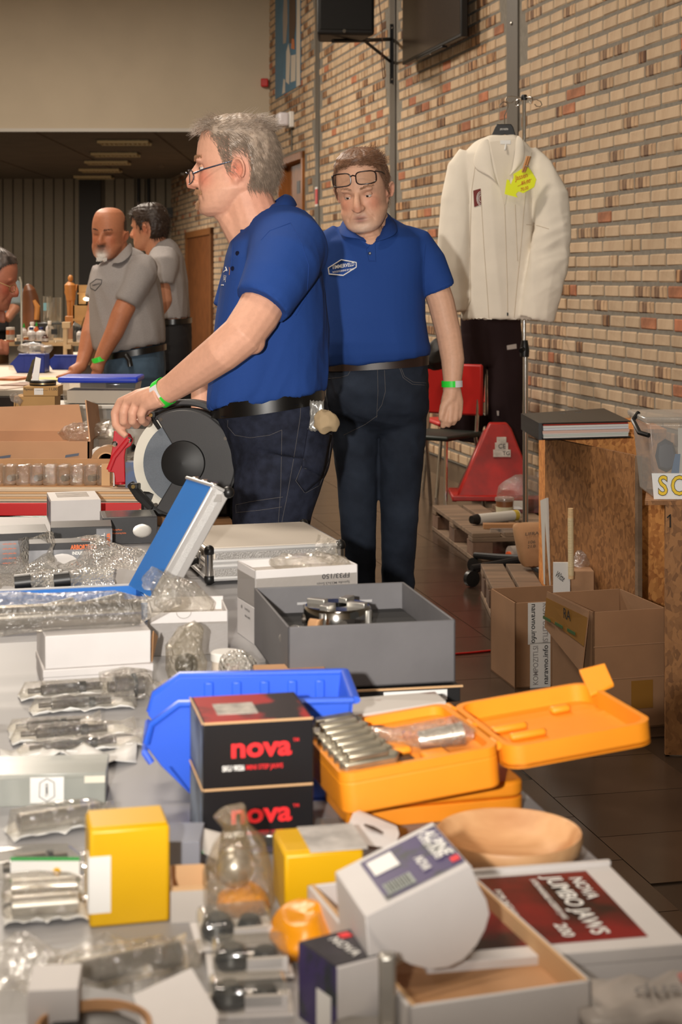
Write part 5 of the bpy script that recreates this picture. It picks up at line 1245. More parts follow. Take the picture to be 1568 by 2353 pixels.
obj('front_panel', G().box(x0, x0+.6, y2a, y2a+.015, 0, z2), m_osb2, c2, w=True); xq = Wr(1533, 0, y2b).x; obj('side_panel', G().hexa([(x0, y2a+.015, 0), (x0+.015, y2a+.015, 0), (xq+.015, y2b, 0), (xq, y2b, 0), (x0, y2a+.015, z2), (x0+.015, y2a+.015, z2), (xq+.015, y2b, z2), (xq, y2b, z2)]), m_osb2, c2, w=True); obj('top_panel', G().hexa([(x0-.06, y2a-.005, z2), (x0+.6, y2a-.005, z2), (x0+.7, y2b, z2), (xq-.06, y2b, z2), (x0-.06, y2a-.005, z2+.012), (x0+.6, y2a-.005, z2+.012), (x0+.7, y2b, z2+.012), (xq-.06, y2b, z2+.012)]), m_osb2, c2, w=True)
obj('pen_mark', G().tube([W(1534, 1190, 3.117), W(1541, 1182, 3.117), W(1541, 1212, 3.117)], .0022, 6), m_black, c2, w=True)
# binder
zb = zt+.016
bi = thing('ring_binder', 'fat black ring binder full of paper on top of the bright crate', 'binder', V((.9, 4.12*KD, zb)))
q = [T(1205, 950, .855), T(1246, 972, .855), T(1450, 967, .855), T(1388, 938, .855)]
def at(p, z): return V((p.x, p.y, z))
ctr = sum(q, V())/4
ins = [ctr+(p-ctr)*.965 for p in q]
obj('lower_cover', G().hexa([at(p, zb) for p in q]+[at(p, zb+.004) for p in q]), m_black, bi, w=True)
up = obj('upper_cover', G().hexa([at(p, .851) for p in q]+[at(p, .855) for p in q]), mat('binder black', (46, 42, 38), .45), bi, w=True)
obj('spine', G().hexa([at(q[0], zb), at(q[1], zb), at(q[1]+V((-.012, 0, 0)), zb), at(q[0]+V((-.012, 0, 0)), zb), at(q[0], .855), at(q[1], .855), at(q[1]+V((-.012, 0, 0)), .855), at(q[0]+V((-.012, 0, 0)), .855)]), m_black, bi, w=True)
random.seed(4); z = zb+.005; k = 0
cols = [(226, 222, 216), (206, 214, 206), (232, 228, 224), (224, 190, 176), (216, 218, 224), (232, 230, 226), (190, 70, 56)]
while z < .846:
    h_ = random.uniform(.004, .011); h_ = min(h_, .849-z); s_ = random.uniform(.955, .985)
    pp = [ctr+(p-ctr)*s_ for p in q]; obj('paper_block', G().hexa([at(p, z) for p in pp]+[at(p, z+h_*.9) for p in pp]), mat('paper %d' % (k % 7), cols[k % 7], .8), bi, w=True); z += h_; k += 1
for t_ in (.42, .62):
    a_ = q[0].lerp(q[3], t_)*.8+q[1].lerp(q[2], t_)*.2; obj('ring_slot', G().tube([at(a_+V((-.014, 0, 0)), .856), at(a_+V((.014, 0, 0)), .856)], .003, 6), m_chrome, up, w=True)
# clear storage box
zc = z2+.012; Dl = 3.14; Dc = Dl*KD
cb = thing('storage_box', 'clear plastic storage box lettered in yellow at the right edge', 'storage box', V((Wr(1490, 0, Dc).x, Dc, zc)))
m_pp = film('clear polypropylene', (206, 204, 200), .75, .2)
xa, xb = Wr(1489, 0, Dc).x, Wr(1489, 0, Dc).x+.36; zt2 = Wr(0, 972, Dc).z
g = G(); bl = [V((xa+.02, Dc+.01, zc)), V((xb-.02, Dc+.01, zc)), V((xb-.02, Dc+.24, zc)), V((xa+.02, Dc+.24, zc))]; tl = [V((xa, Dc, zt2)), V((xb, Dc, zt2)), V((xb, Dc+.26, zt2)), V((xa, Dc+.26, zt2))]
g.hexa(bl+tl); obj('tub', g, m_pp, cb, w=True, bevel=.008)
obj('lid', G().box(xa-.012, xb+.012, Dc-.012, Dc+.272, zt2, zt2+.018), m_pp, cb, w=True, bevel=.006)
obj('latch', G().tube([V((xa-.005, Dc+.12, zt2+.02)), V((xa-.025, Dc+.1, zt2+.0)), V((xa-.02, Dc+.02, zt2-.03)), V((xa+.002, Dc-.008, zt2-.035))], .007, 8), m_black, cb, w=True)
pl = [Wr(1499, 1088, Dc-.003), Wr(1600, 1088, Dc-.003), Wr(1600, 1148, Dc-.003), Wr(1504, 1148, Dc-.003)]
obj('paper_strip', G().slab([p+V((0, .004, 0)) for p in pl], (0, .001, 0)), mat('label white', (232, 232, 230), .6), cb, w=True)
for ch_, x in (('S', 1524), ('O', 1562)):
    lettering(ch_, basis(Wr(x, 1118, Dc-.002), (1, 0, 0), (0, 0, 1)), .078, m_black, cb, w=True, bold=.035, sx=.8)
    lettering(ch_, basis(Wr(x, 1118, Dc-.0035), (1, 0, 0), (0, 0, 1)), .078, mat('yellow print', (236, 200, 50), .5), cb, w=True, bold=.012, sx=.8)
o = thing('paper_sheet', 'white sheet standing inside the clear storage box', 'paper', V((xa+.1, Dc+.06, zc+.01)))
obj('sheet', G().box(0, .22, 0, .002, .02, zt2-zc-.03), mat('sheet white', (228, 226, 222), .7), o)
o = thing('blue_pouch', 'crumpled blue pouch inside the clear storage box', 'pouch', V((xa+.06, Dc+.10, zc+.005)))
obj('pouch', crumple(G().box(-.025, .05, -.012, .012, .05, .17), .012, 24, 2), mat('dark blue film', (36, 52, 84), .5), o, sub=1)
o = thing('blue_folder', 'bright blue folder standing inside the clear storage box', 'folder', V((xa+.075, Dc+.05, zc+.005)))
obj('folder', G().slab([(-.01, 0, 0), (.02, 0, 0), (.03, 0, .12), (.015, 0, .12)], (0, .004, 0)), mat('folder blue', (40, 110, 170), .5), o)
# cardboard boxes on the floor
m_card = mat('corrugated card', (150, 112, 80), .85, var=.1, vs=6, bump=.06, bs=120); m_card2 = mat('card inside', (164, 126, 94), .85, var=.08)
def open_carton(name, label, base, h, t=.005, flaps=(), m=m_card):
    """base: 4 floor corners (near-left, near-right, far-right, far-left)"""
    c = sum(base, V())/4; o = thing(name, label, 'cardboard box', at(c, base[0].z)); z0 = base[0].z
    obj('bottom', G().hexa([at(p, z0) for p in base]+[at(p, z0+t) for p in base]), m, o, w=True)
    names = ('near_side', 'right_side', 'far_side', 'left_side')
    for i in range(4):
        a, b = base[i], base[(i+1) % 4]; n = (c-(a+b)/2); n.z = 0; n.normalize()
        obj(names[i], G().hexa([at(a, z0), at(b, z0), at(b+n*t, z0), at(a+n*t, z0), at(a, z0+h), at(b, z0+h), at(b+n*t, z0+h), at(a+n*t, z0+h)]), m, o, w=True)
    return o
b0 = T(1184, 1583, 0); b1 = T(1345, 1572, 0); b3 = T(1128, 1540, 0); b2 = b1+(b3-b0)
cbL = open_carton('cardboard_box', 'brown box with white naravno.info tape left of the taller box', [b0, b1, b2, b3], .285)
nF = (b1-b0).normalized(); up_ = V((0, 0, 1))
m_tape = mat('white printed tape', (204, 200, 194), .5)
def on(o_, a, b, u, z, lift=.002):
    n = (b-a).cross(V((0, 0, 1))).normalized(); n = n if n.y < 0 else -n; return a+(b-a)*u+V((0, 0, z))+n*lift
for (u0, u1, z0_, z1_) in ((.18, .50, .145, .284), (.21, .50, .0, .15), (.76, .98, .10, .284), (.80, 1.0, .0, .11)):
    tp = obj('tape_strip', G().slab([on(0, b0, b1, u0, z0_), on(0, b0, b1, u1, z0_), on(0, b0, b1, u1, z1_), on(0, b0, b1, u0, z1_)], (0, .001, 0)), m_tape, cbL, w=True)
m_ink = mat('black ink', (38, 36, 36), .6); m_inkg = mat('grey ink', (134, 128, 124), .6)
for s_, u, z, dn, mm, ft in (('naravno.info', .26, .215, -1, m_ink, .13), ('KOMPOZITI.SI', .42, .215, -1, m_inkg, .13), ('KOMPOZITI.SI', .29, .075, 1, m_inkg, .13), ('naravno.info', .43, .075, 1, m_ink, .13), ('naravno.info', .84, .19, -1, m_ink, .13), ('naravno.eu', .90, .06, 1, m_ink, .1)):
    lettering(s_, basis(on(0, b0, b1, u, z, .0035), (0, 0, dn), nF*(-dn)), .026, mm, cbL, w=True, fit=ft)
c0 = T(1364, 1682, 0); c1 = T(1530, 1668, 0); c3 = T(1268, 1620, 0); c2_ = c1+(c3-c0)
cbR = open_carton('cardboard_box', 'taller open brown box with a torn taped flap beside the crate', [c0, c1, c2_, c3], .36)
nF2 = (c1-c0).normalized()
for z in (.155, .255): obj('fold_crease', G().tube([on(0, c0, c1, 0, z, .001), on(0, c0, c1, 1, z, .001)], .0014, 5), m_card2, cbR, w=True)
nl = (c3-c0).normalized(); outl = V((-nl.y, nl.x, 0)); outl = outl if outl.x < 0 else -outl
fl_ = obj('torn_flap', G().slab([at(c0, .365)+outl*.012, at(c3, .365)+outl*.012, at(c3, .25)+outl*.02, at(c0, .18)+outl*.035], outl*.004), m_card, cbR, w=True)
obj('brown_tape', G().slab([at(c0, .345)+outl*.0175, at(c3, .345)+outl*.0175, at(c3, .285)+outl*.023, at(c0, .26)+outl*.0305], outl*.001), mat('ochre tape', (140, 98, 40), .4), fl_, w=True)
bsL = basis(at(c0.lerp(c3, .45), .325)+outl*.022, -nl, (0, 0, 1), .002)
lettering('RA', bsL, .045, m_ink, fl_, w=True)
for k in range(3): obj('green_bar', G().slab([at(c0.lerp(c3, .2+.3*k), .288)+outl*.03, at(c0.lerp(c3, .4+.3*k), .288)+outl*.028, at(c0.lerp(c3, .4+.3*k), .279)+outl*.029, at(c0.lerp(c3, .2+.3*k), .279)+outl*.031], outl*.001), mat('tape green', (60, 92, 50), .5), fl_, w=True)
obj('ochre_patch', G().slab([on(0, c0, c1, .52, .06), on(0, c0, c1, .82, .06), on(0, c0, c1, .82, .145), on(0, c0, c1, .52, .145)], (0, .001, 0)), mat('ochre tape', (140, 98, 40), .4), cbR, w=True)
# carton and white card behind them, with the stick
cz = W(1318, 1300, 3.86); x0, x1 = W(1300, 0, 3.81).x, W(1366, 0, 3.81).x
obj('carton', G().box(x0, x1, 3.81*KD, 3.81*KD+.08, 0, W(0, 1312, 3.81).z), m_card2, None, bevel=.003, label='narrow brown carton standing behind the taller cardboard box', cat='carton')
cd = thing('white_card', 'white card with handwriting beside the narrow carton', 'card', V((W(1290, 0, 3.74).x, 3.74*KD, 0)))
obj('card', G().box(W(1272, 0, 3.74).x, W(1310, 0, 3.74).x, 3.735*KD, 3.735*KD+.012, 0, W(0, 1292, 3.74).z), mat('card white', (206, 204, 200), .7), cd, w=True)
lettering('Witte', basis(W(1288, 1325, 3.733), (.8, 0, -.55), (0, 0, 1)), .03, m_ink, cd, w=True, fit=.035)
sk = thing('paper_tube', 'tall pale wrapped stick standing out of the narrow carton', 'stick', W(1313, 1325, 3.735))
obj('stick', G().cyl(W(1313, 1330, 3.73), W(1312, 1168, 3.73), .0095), mat('pale stick', (214, 180, 134), .7, var=.15, vs=50, stretch=(1, 1, 6)), sk, w=True)
obj('wrapper', G().cyl(W(1313, 1322, 3.73), W(1312, 1190, 3.73), .0102), mat('stick wrap', (206, 186, 146), .6, bump=.4, bs=140, stretch=(.2, .2, 3)), sk, w=True)
obj('clear_wrap', crumple(G().tube([W(1325, 1305, 3.85), W(1335, 1285, 3.86), W(1350, 1296, 3.87)], [.02, .03, .01], 10), .01, 40, 2), film('clear bag', (222, 214, 208), .14, .1), None, label='scrap of clear film crumpled behind the pale stick', cat='plastic film')
# chairs far behind
m_ch_red = mat('chair red', (190, 30, 26), .45); m_ch_gr = mat('chair dark green', (24, 34, 30), .5)
def chair(label, c, rz, seat, back):
    t = thing('chair', label, 'chair', c, rz, group='chairs behind the walking man')
    obj('seat', G().box(-.2, .2, -.2, .2, .44, .47), seat, t, bevel=.012)
    obj('backrest', G().box(-.2, .2, .18, .205, .56, .86), back, t, bevel=.012)
    for x in (-.17, .17):
        obj('leg', G().tube([(x, -.17, .44), (x*1.12, -.21, 0)], .011, 10), m_chrome, t); obj('leg', G().tube([(x, .16, .44), (x*1.1, .24, 0)], .011, 10), m_chrome, t)
        obj('back_post', G().tube([(x, .17, .44), (x, .21, .86)], .011, 10), m_chrome, t)
    return t
chair('red chair with chrome legs partly hidden by the walking man\'s arm', V((W(1003, 0, 6.32).x, 6.32*KD, 0)), -35, m_ch_gr, m_ch_red)
chair('red chair behind the dark trousers with chrome legs showing', V((W(1080, 0, 6.9).x-.05, 6.9*KD, 0)), -80, m_ch_red, m_ch_red)
hb = W(998, 842, 6.25)
obj('black_bag', crumple(G().ell(hb+V((0, 0, .06)), (.1, .1, .09), 20, 14), .03, 12, 3), mat('bag black', (20, 18, 18), .6), None, sub=1, label='crumpled black bag on the red chair behind the man', cat='bag')
obj('floor_cable', G().tube([T(x, y, .004) for x, y in ((1040, 1503), (1080, 1500), (1127, 1495), (1200, 1490))], .004, 6), m_red, None, label='thin red cord lying on the dark floor tiles', cat='cable')

pn = thing('hanging_rail', 'thin chrome rail pole carrying the dark plum trousers', 'coat stand', V((W(1118, 0, 6.70).x, 6.70*KD, 0)))
xx = W(1118, 0, 6.70).x
obj('pole', G().cyl((xx, 6.70*KD, .03), (xx, 6.70*KD, 1.42), .009), m_chrome, pn, w=True); obj('cross_bar', G().cyl((xx-.2, 6.70*KD, 1.2), (xx+.28, 6.70*KD, 1.2), .009), m_chrome, pn, w=True)
obj('foot_plate', G().lathe([(.09, 0), (.09, .02), (.03, .035)], 24, TR(xx, 6.70*KD, 0)), m_iron, pn, w=True)
# ================================================================== the front table and what lies on it
q_ = KW/7011
m_tab = mat('grey laminate', (150, 148, 149), .45, var=.04, vs=3)
m_leg = mat('steel leg', (70, 68, 66), .4, .6)
EX = lambda D: .335-.2258*(D-1.5)               # right edge of the table run
def table(label, x0, y0, y1, z, xr0, xr1, edge=None, m=m_tab):
    t = thing('table', label, 'table', V(((x0+xr0)/2, (y0+y1)/2, 0)))
    obj('tabletop', G().hexa([(x0, y0, z-.028), (xr0, y0, z-.028), (xr1, y1, z-.028), (x0, y1, z-.028), (x0, y0, z), (xr0, y0, z), (xr1, y1, z), (x0, y1, z)]), m, t, w=True, bevel=.004)
    for (x, y) in ((x0+.1, y0+.1), (xr0-.1, y0+.1), (x0+.1, y1-.1), (xr1-.1, y1-.1)): obj('leg', G().cyl((x, y, 0), (x, y, z-.028), .02), m_leg, t, w=True)
    if edge: obj('edge_band', G().box(x0, xr0+.002, y0-.006, y0+.004, z-.032, z+.002), edge, t, w=True, bevel=.002)
    return t
tt = thing('table', 'grey trade table in the foreground covered with turning tools', 'table', V((-.3, 2.4, 0)))
tp_ = [(-1.1, .62), (EX(.62), .62), (EX(3.72), 3.72), (-.35, 4.28), (-1.1, 4.28)]
obj('tabletop', G().prism(tp_, .028, TR(0, 0, .722)), m_tab, tt, w=True, bevel=.004)
for x, y in ((-1.0, .75), (.35, .75), (-1.0, 4.1), (-.5, 4.1)): obj('leg', G().cyl((x, y, 0), (x, y, .722), .02), m_leg, tt, w=True)
m_wb = mat('white carton', (208, 203, 201), .55, var=.03, vs=20); m_wbi = mat('white carton inside', (190, 182, 174), .7)
m_kr = mat('kraft carton', (186, 140, 98), .8, var=.08, vs=15, bump=.05, bs=120); m_kr2 = mat('kraft fibre edge', (206, 166, 122), .85)
m_dk = mat('charcoal carton', (30, 29, 30), .4); m_gbox = mat('grey rigid box', (98, 96, 98), .6, var=.12, vs=10, bump=.04)
m_steel = mat('brushed steel', (186, 182, 175), .33, .82, var=.1, vs=30); m_steeld = mat('dark steel', (104, 97, 90), .36, .8, var=.2, vs=30)
m_alu = mat('aluminium edge', (224, 222, 220), .36, .6); m_orp = mat('orange plastic', (240, 146, 28), .5, bump=.15, bs=700, var=.03)
m_yel = mat('yellow carton', (222, 172, 2), .4, var=.05, vs=8); m_bin = mat('blue bin plastic', (44, 92, 214), .35, var=.05, vs=12)
f_bag = film('clear polybag', (226, 222, 214), .16, .1, .5, 45, .55); f_bub = film('bubble wrap', (222, 216, 206), .8, .14, 1.0, 190, .9, True); f_clr = film('clear box plastic', (214, 220, 220), .16, .08, edge=.45)
f_hazy = film('hazy polythene', (214, 210, 204), .36, .2, .5, 40, .5)
TILT = Matrix(((1, 0, 0, 0), (0, 0, -1, 0), (0, 1, 0, 0), (0, 0, 0, 1)))      # x,y of a print -> local x,z of a front face
def box_at(name, label, cat, pl, pr, rz=None, w=None, z=.75, group=None):
    a, b = T(*pl, z), T(*pr, z)
    if rz is None: rz = math.degrees(atan2(b.y-a.y, b.x-a.x))
    if w is None: w = (b-a).length
    return thing(name, label, cat, a, rz, group), w
def closed(t, w, d, h, m, bevel=.0015, lid=None, lm=None):
    obj('carton', G().box(0, w, 0, d, 0, h if not lid else h-lid), m, t, bevel=bevel)
    if lid: obj('lid', G().box(-.001, w+.001, -.001, d+.001, h-lid, h), lm or m, t, bevel=bevel)
def front(s_, t, x, z, size, m, y=-.0008, fit=None, bold=.01, flip=False, name='lettering'):
    M = Matrix.Translation((x, y, z)) @ TILT
    if flip: M = M @ Matrix.Rotation(pi, 4, 'Z')
    return lettering(s_, M, size, m, t, fit=fit, bold=bold, name=name)
def label_front(t, x0, x1, z0, z1, m, y=-.0006, name='printed_label'):
    return obj(name, G().box(x0, x1, y, 0, z0, z1), m, t)
def label_top(t, x0, x1, y0, y1, z, m, name='printed_label'):
    return obj(name, G().box(x0, x1, y0, y1, z, z+.0006), m, t)
m_txt = mat('print black', (44, 42, 44), .6); m_redp = mat('print red', (228, 34, 40), .5); m_lab = mat('label paper', (236, 234, 230), .6)
# --- jumbo jaws box, right front
a_ = 11; w_ = .235; p1 = T(1578, 2250); p0 = p1-V((cos(radians(a_)), sin(radians(a_)), 0))*w_
t = thing('carton_box', 'flat white box with dark red Jumbo Jaws label at the right front corner', 'box', p0, a_)
closed(t, w_, .20, .032, m_wb, .001, .012)
lb = label_top(t, .03, w_-.028, .02, .185, .032, mat('label maroon', (120, 14, 18), .35, var=.7, vs=9, rgb2=(34, 8, 8), thr=(.4, .62)))
for s_, x, y, sz, ft in (('NOVA', w_-.046, .140, .018, .055), ('JUMBO JAWS', w_-.068, .102, .024, .145), ('200', w_-.098, .045, .016, .03), ('INTERCHANGEABLE ACCESSORY JAWS', w_-.088, .12, .008, .1), ('FOR NOVA CHUCKS', w_-.13, .09, .008, .12)):
    lettering(s_, basis((x, y, .0328), (0, -1, 0), (1, 0, 0)), sz, m_lab, t, fit=ft, bold=.02)
obj('lid_rim', G().box(-.002, w_+.002, .196, .202, .032, .036), m_wb, t)
# --- white mailer with kraft inside
t = thing('mailer_box', 'open white mailer box with brown kraft inside, nearest the camera', 'box', V((.053, 1.30, .75)), 18)
W_, D_, H_ = .160, .275, .046
for nm, g in (('near_side', G().box(0, W_, 0, .004, 0, H_)), ('far_side', G().box(0, W_, D_-.004, D_, 0, H_)), ('left_side', G().box(0, .004, 0, D_, 0, H_)), ('right_side', G().box(W_-.004, W_, 0, D_, 0, H_)), ('bottom', G().box(0, W_, 0, D_, 0, .003))):
    obj(nm, g, m_wb, t, bevel=.001)
obj('kraft_lining', G().box(.0045, W_-.0045, .0045, D_-.0045, .003, .024), m_kr, t)
for x in (.0045, W_-.0055): obj('kraft_edge', G().box(x-.001, x+.002, .002, D_-.002, .02, H_+.0008), m_kr2, t)
# --- carton with purple label and round flap, lying in the mailer
A, B, C, E = Wr(840, 2105, 1.36), Wr(1080, 1985, 1.42), Wr(995, 1888, 1.52), Wr(770, 2003, 1.46)
t = thing('carton_box', 'white carton with purple label and big rounded flap leaning in the mailer', 'box', V((.05, 1.43, .80)))
dn = V((.004, -.006, -.05))
obj('carton', G().hexa([A+dn, B+dn, C+dn, E+dn, A, B, C, E]), m_wb, t, w=True, bevel=.0012)
fp = [(840, 2107), (855, 2140), (880, 2172), (910, 2197), (945, 2216), (990, 2227), (1030, 2222), (1065, 2205), (1095, 2172), (1115, 2135), (1125, 2100), (1118, 2068), (1102, 2040), (1082, 1988)]
up_n = (B-A).cross(E-A).normalized()
fl3 = []
for i, (x, y) in enumerate(fp):
    k = (x-840)/240; fl3.append(Wr(x, y, 1.352+.058*k-.012*sin(pi*i/13)))
obj('round_flap', G().add(fl3+[p+V((0, .0012, 0)) for p in fl3], [tuple(range(14)), tuple(range(27, 13, -1))]+[(i, (i+1) % 14, 14+(i+1) % 14, 14+i) for i in range(14)]), m_wb, t, w=True)
def onq(u, v_, q=(A, B, C, E), lift=.0012): return (q[0]*(1-u)+q[1]*u)*(1-v_)+(q[3]*(1-u)+q[2]*u)*v_+up_n*lift
m_pur = mat('label purple', (58, 46, 92), .4, var=.4, vs=40, rgb2=(36, 46, 40), thr=(.35, .5))
obj('purple_label', G().quad(onq(.22, .06), onq(.98, .06), onq(.98, .9), onq(.22, .9)), m_pur, t, w=True)
obj('label_window', G().quad(onq(.26, .52, lift=.002), onq(.5, .52, lift=.002), onq(.5, .82, lift=.002), onq(.26, .82, lift=.002)), m_lab, t, w=True)
obj('barcode_patch', G().quad(onq(.26, .1, lift=.002), onq(.52, .1, lift=.002), onq(.52, .32, lift=.002), onq(.26, .32, lift=.002)), mat('barcode grey', (150, 156, 150), .6), t, w=True)
for i in range(9): obj('barcode_bar', G().quad(onq(.28+.025*i, .12, lift=.0026), onq(.288+.025*i+.004*(i % 2), .12, lift=.0026), onq(.288+.025*i+.004*(i % 2), .30, lift=.0026), onq(.28+.025*i, .30, lift=.0026)), m_txt, t, w=True)
xd, yd = (B-A).normalized(), (E-A)
for s_, u, v_, sz, ft in (('ALPINE', .88, .56, .017, .062), ('WOODTURNING', .80, .56, .007, .06), ('NOVA', .66, .34, .012, .03)):
    lettering(s_, basis(onq(u, v_, lift=.002), -yd, xd), sz, m_lab, t, w=True, fit=ft, bold=.03)
obj('red_mark', G().quad(onq(.88, .12, lift=.002), onq(.96, .12, lift=.002), onq(.96, .22, lift=.002), onq(.88, .22, lift=.002)), m_redp, t, w=True)
# --- small purple product box at the bottom edge
t = thing('carton_box', 'small black and purple box with white end at the bottom edge', 'box', T(775, 2400), 32)
obj('carton', G().box(0, .052, 0, .06, 0, .062), m_wb, t, bevel=.0012)
obj('side_print', G().box(-.0008, 0, .0, .06, 0, .062), m_pur, t); obj('top_print', G().box(0, .052, .002, .06, .062, .0628), mat('label dark', (40, 36, 46), .4, var=.5, vs=60), t)
lettering('NOVA', basis((.026, .03, .063), (0, -1, 0), (1, 0, 0)), .014, m_lab, t, fit=.04)
label_top(t, .034, .044, .046, .055, .0629, m_redp)
obj('side_label', G().box(-.0014, -.0008, .008, .03, .004, .035), m_lab, t)
obj('kraft_scrap', crumple(G().ell(Wr(862, 2218, 1.40), (.014, .014, .022), 20, 14), .008, 60, 3), m_kr, None, sub=1, label='crumpled brown paper scrap beside the small purple box', cat='paper')
t = thing('steel_bracket', 'grey metal bracket with upright at the bottom edge of the table', 'bracket', T(890, 2420))
obj('base', G().cbox((0, .0, .010), (.085, .05, .02)), m_steel, t, bevel=.004); obj('upright', G().cbox((.0, .0, .045), (.014, .014, .07)), m_steel, t, bevel=.003)
# --- packet at the right bottom corner
g = crumple(G().grid([[(x*.02, y*.02, .016+.004*((x+y) % 2)) for x in range(9)] for y in range(5)]), .004, 30, 5)
t = thing('foil_packet', 'grey printed packet lying at the bottom right corner', 'packet', T(1352, 2420), 8)
obj('packet', g, mat('grey foil print', (168, 160, 154), .4, var=.3, vs=18), t, solid=.012); obj('red_corner', G().box(.10, .15, .06, .08, .024, .026), mat('dull red print', (170, 110, 106), .5), t)
lettering('dust', basis((.075, .045, .028), (1, 0, 0), (0, 1, 0)), .03, mat('print pale', (120, 116, 114), .6), t, shear=.3)
# --- yellow boxes
def yellow_box(label, pl, rz, w, d, h):
    t = thing('yellow_box', label, 'box', T(*pl), rz, 'yellow boxes on the front table')
    obj('carton', G().box(0, w, 0, d, 0, h), m_yel, t, bevel=.003)
    obj('lid_flap', G().box(.002, w-.002, .004, d-.001, h, h+.0018), m_yel, t, bevel=.0015)
    return t
t = yellow_box('upright yellow box with a plain white sticker', (206, 2134), 13, .0765, .058, .093)
label_front(t, -.0006, .020, .014, .068, m_lab, -.0008); obj('sticker_wrap', G().box(-.0012, -.0004, -.0008, .02, .014, .068), m_lab, t)
t2 = yellow_box('yellow box lying under a white hang card right of the bagged knob', (655, 2112), 12, .078, .07, .062)
obj('paper_band', G().box(.025, .082, -.001, .072, .0625, .064), mat('grey card print', (190, 184, 178), .5, var=.3, vs=40), t2)
obj('orange_pouch', crumple(G().ell(T(700, 2190)+V((0, 0, .02)), (.032, .05, .022), 20, 14), .008, 40, 7, .751), mat('orange film', (232, 150, 20), .3), None, sub=1, label='shiny orange pouch below the lying yellow box', cat='pouch')
# hang card with slot
hc = thing('hang_card', 'white hang card with a euro slot in front of the orange cases', 'card', T(850, 1990))
cc = [(785, 1935), (812, 1868), (826, 1862), (912, 1898), (918, 1916), (905, 1950)]; ext = lambda k: [Wr(x, y, 1.70+(1950-y)*.0009+k) for x, y in cc]
obj('card', G().add(ext(0)+ext(.001), [tuple(range(6)), tuple(range(11, 5, -1))]+[(i, (i+1) % 6, 6+(i+1) % 6, 6+i) for i in range(6)]), m_wb, hc, w=True)
obj('euro_slot', G().tube([Wr(838, 1895, 1.742), Wr(856, 1902, 1.736), Wr(880, 1914, 1.728)], [.0016, .003, .0016], 8, flat=.4), mat('slot dark', (60, 40, 24), .7), hc, w=True)
t, w_ = box_at('blister_box', 'clear plastic box with purple insert in front of the nova boxes', 'plastic box', (545, 1968), (795, 1958))
obj('clear_shell', G().box(0, w_, 0, .05, 0, .022), f_clr, t, bevel=.002); obj('insert_card', G().box(.006, w_-.006, .004, .046, .002, .006), m_pur, t); obj('tool', G().tube([(.02, .02, .011), (w_*.7, .028, .011)], .005, 8), m_steeld, t)
# --- knob in a bag
t = thing('bagged_ball_part', 'steel ball knob and orange part in a clear bag beside the yellow box', 'bagged part', T(550, 2116))
obj('steel_ball', G().ell((-.004, 0, .052), .019, 24, 16), m_steel, t); obj('orange_part', crumple(G().ell((.004, 0, .018), (.026, .022, .017)), .004, 60), mat('orange film', (232, 150, 20), .3), t)
obj('bag_film', crumple(G().tube([(0, 0, .002), (0, 0, .02), (-.0, 0, .05), (.0, 0, .075), (-.004, 0, .092), (-.008, 0, .106)], [.028, .035, .034, .026, .012, .017], 22), .004, 42, 3, .001), film('amber polybag', (222, 196, 150), .30, .1, .6, 60, .5), t)
# --- wooden bowl
t = thing('wooden_bowl', 'shallow turned wooden bowl at the right edge of the table', 'bowl', T(1170, 1992))
m_bowl = mat('turned wood', (214, 170, 124), .5, var=.22, vs=6, rgb2=(184, 132, 86), stretch=(1, 5, 3))
obj('bowl', G().lathe([(.035, 0), (.06, .006), (.0755, .022), (.0775, .034), (.076, .038), (.0725, .036), (.066, .022), (.045, .010), (.0, .008)], 56), m_bowl, t, smooth=60)
obj('foot_ring', G().lathe([(.036, -.0), (.036, .004), (.030, .004)], 40), m_bowl, t)
# --- orange cases
def rounded(w, d, r, n=6):
    o = []
    for cx_, cy_, a0 in ((w-r, d-r, 0), (r, d-r, 90), (r, r, 180), (w-r, r, 270)):
        for i in range(n+1):
            a = radians(a0+90*i/n); o.append((cx_+r*cos(a), cy_+r*sin(a)))
    return o
p1 = T(1212, 1872); a_ = 15
t = thing('tool_case', 'closed orange plastic case under the open orange case', 'case', p1-V((cos(radians(a_)), sin(radians(a_)), 0))*.212, a_)
obj('case_body', G().prism(rounded(.212, .2, .02), .02), m_orp, t, bevel=.002); obj('case_lid', G().prism(rounded(.212, .2, .02), .018, TR(0, 0, .021)), m_orp, t, bevel=.004)
obj('rib', G().box(.15, .185, .03, .05, .039, .042), m_orp, t, bevel=.001)
FL, FR, BR = V((0, 1.781, .834)), V((.176, 1.828, .852)), V((.128, 2.016, .852)); ex, ey = (FR-FL), (BR-FR)
wC, dC = ex.length, ey.length; exn = ex.normalized(); eyn = (ey-exn*ey.dot(exn)).normalized(); ezn = exn.cross(eyn)
Mc = Matrix(((exn.x, eyn.x, ezn.x, FL.x), (exn.y, eyn.y, ezn.y, FL.y), (exn.z, eyn.z, ezn.z, FL.z), (0, 0, 0, 1))) @ TR(0, 0, -.046)
t = thing('tool_case', 'open orange plastic case holding a row of steel jaws', 'case', Mc.translation, rot=[math.degrees(x) for x in Mc.to_euler()])
OC = t
obj('case_body', G().prism(rounded(wC, dC, .016), .036), m_orp, t, bevel=.003)
obj('rim', G().loft([[(x, y, z) for x, y in rounded(wC, dC, .016)] for z in (.036, .046)]+[[(x*(1-.008/wC*2)+.008, y*(1-.008/dC*2)+.008, z) for x, y in rounded(wC, dC, .016)] for z in (.046, .036)], False), m_orp, t, smooth=40)
obj('moulded_block', G().box(.075, .098, .055, .15, .036, .0445), m_orp, t, bevel=.004); obj('moulded_block', G().box(.10, .13, .012, .04, .036, .0445), m_orp, t, bevel=.004); obj('moulded_block', G().box(.105, .15, .11, .125, .036, .0445), m_orp, t, bevel=.004)
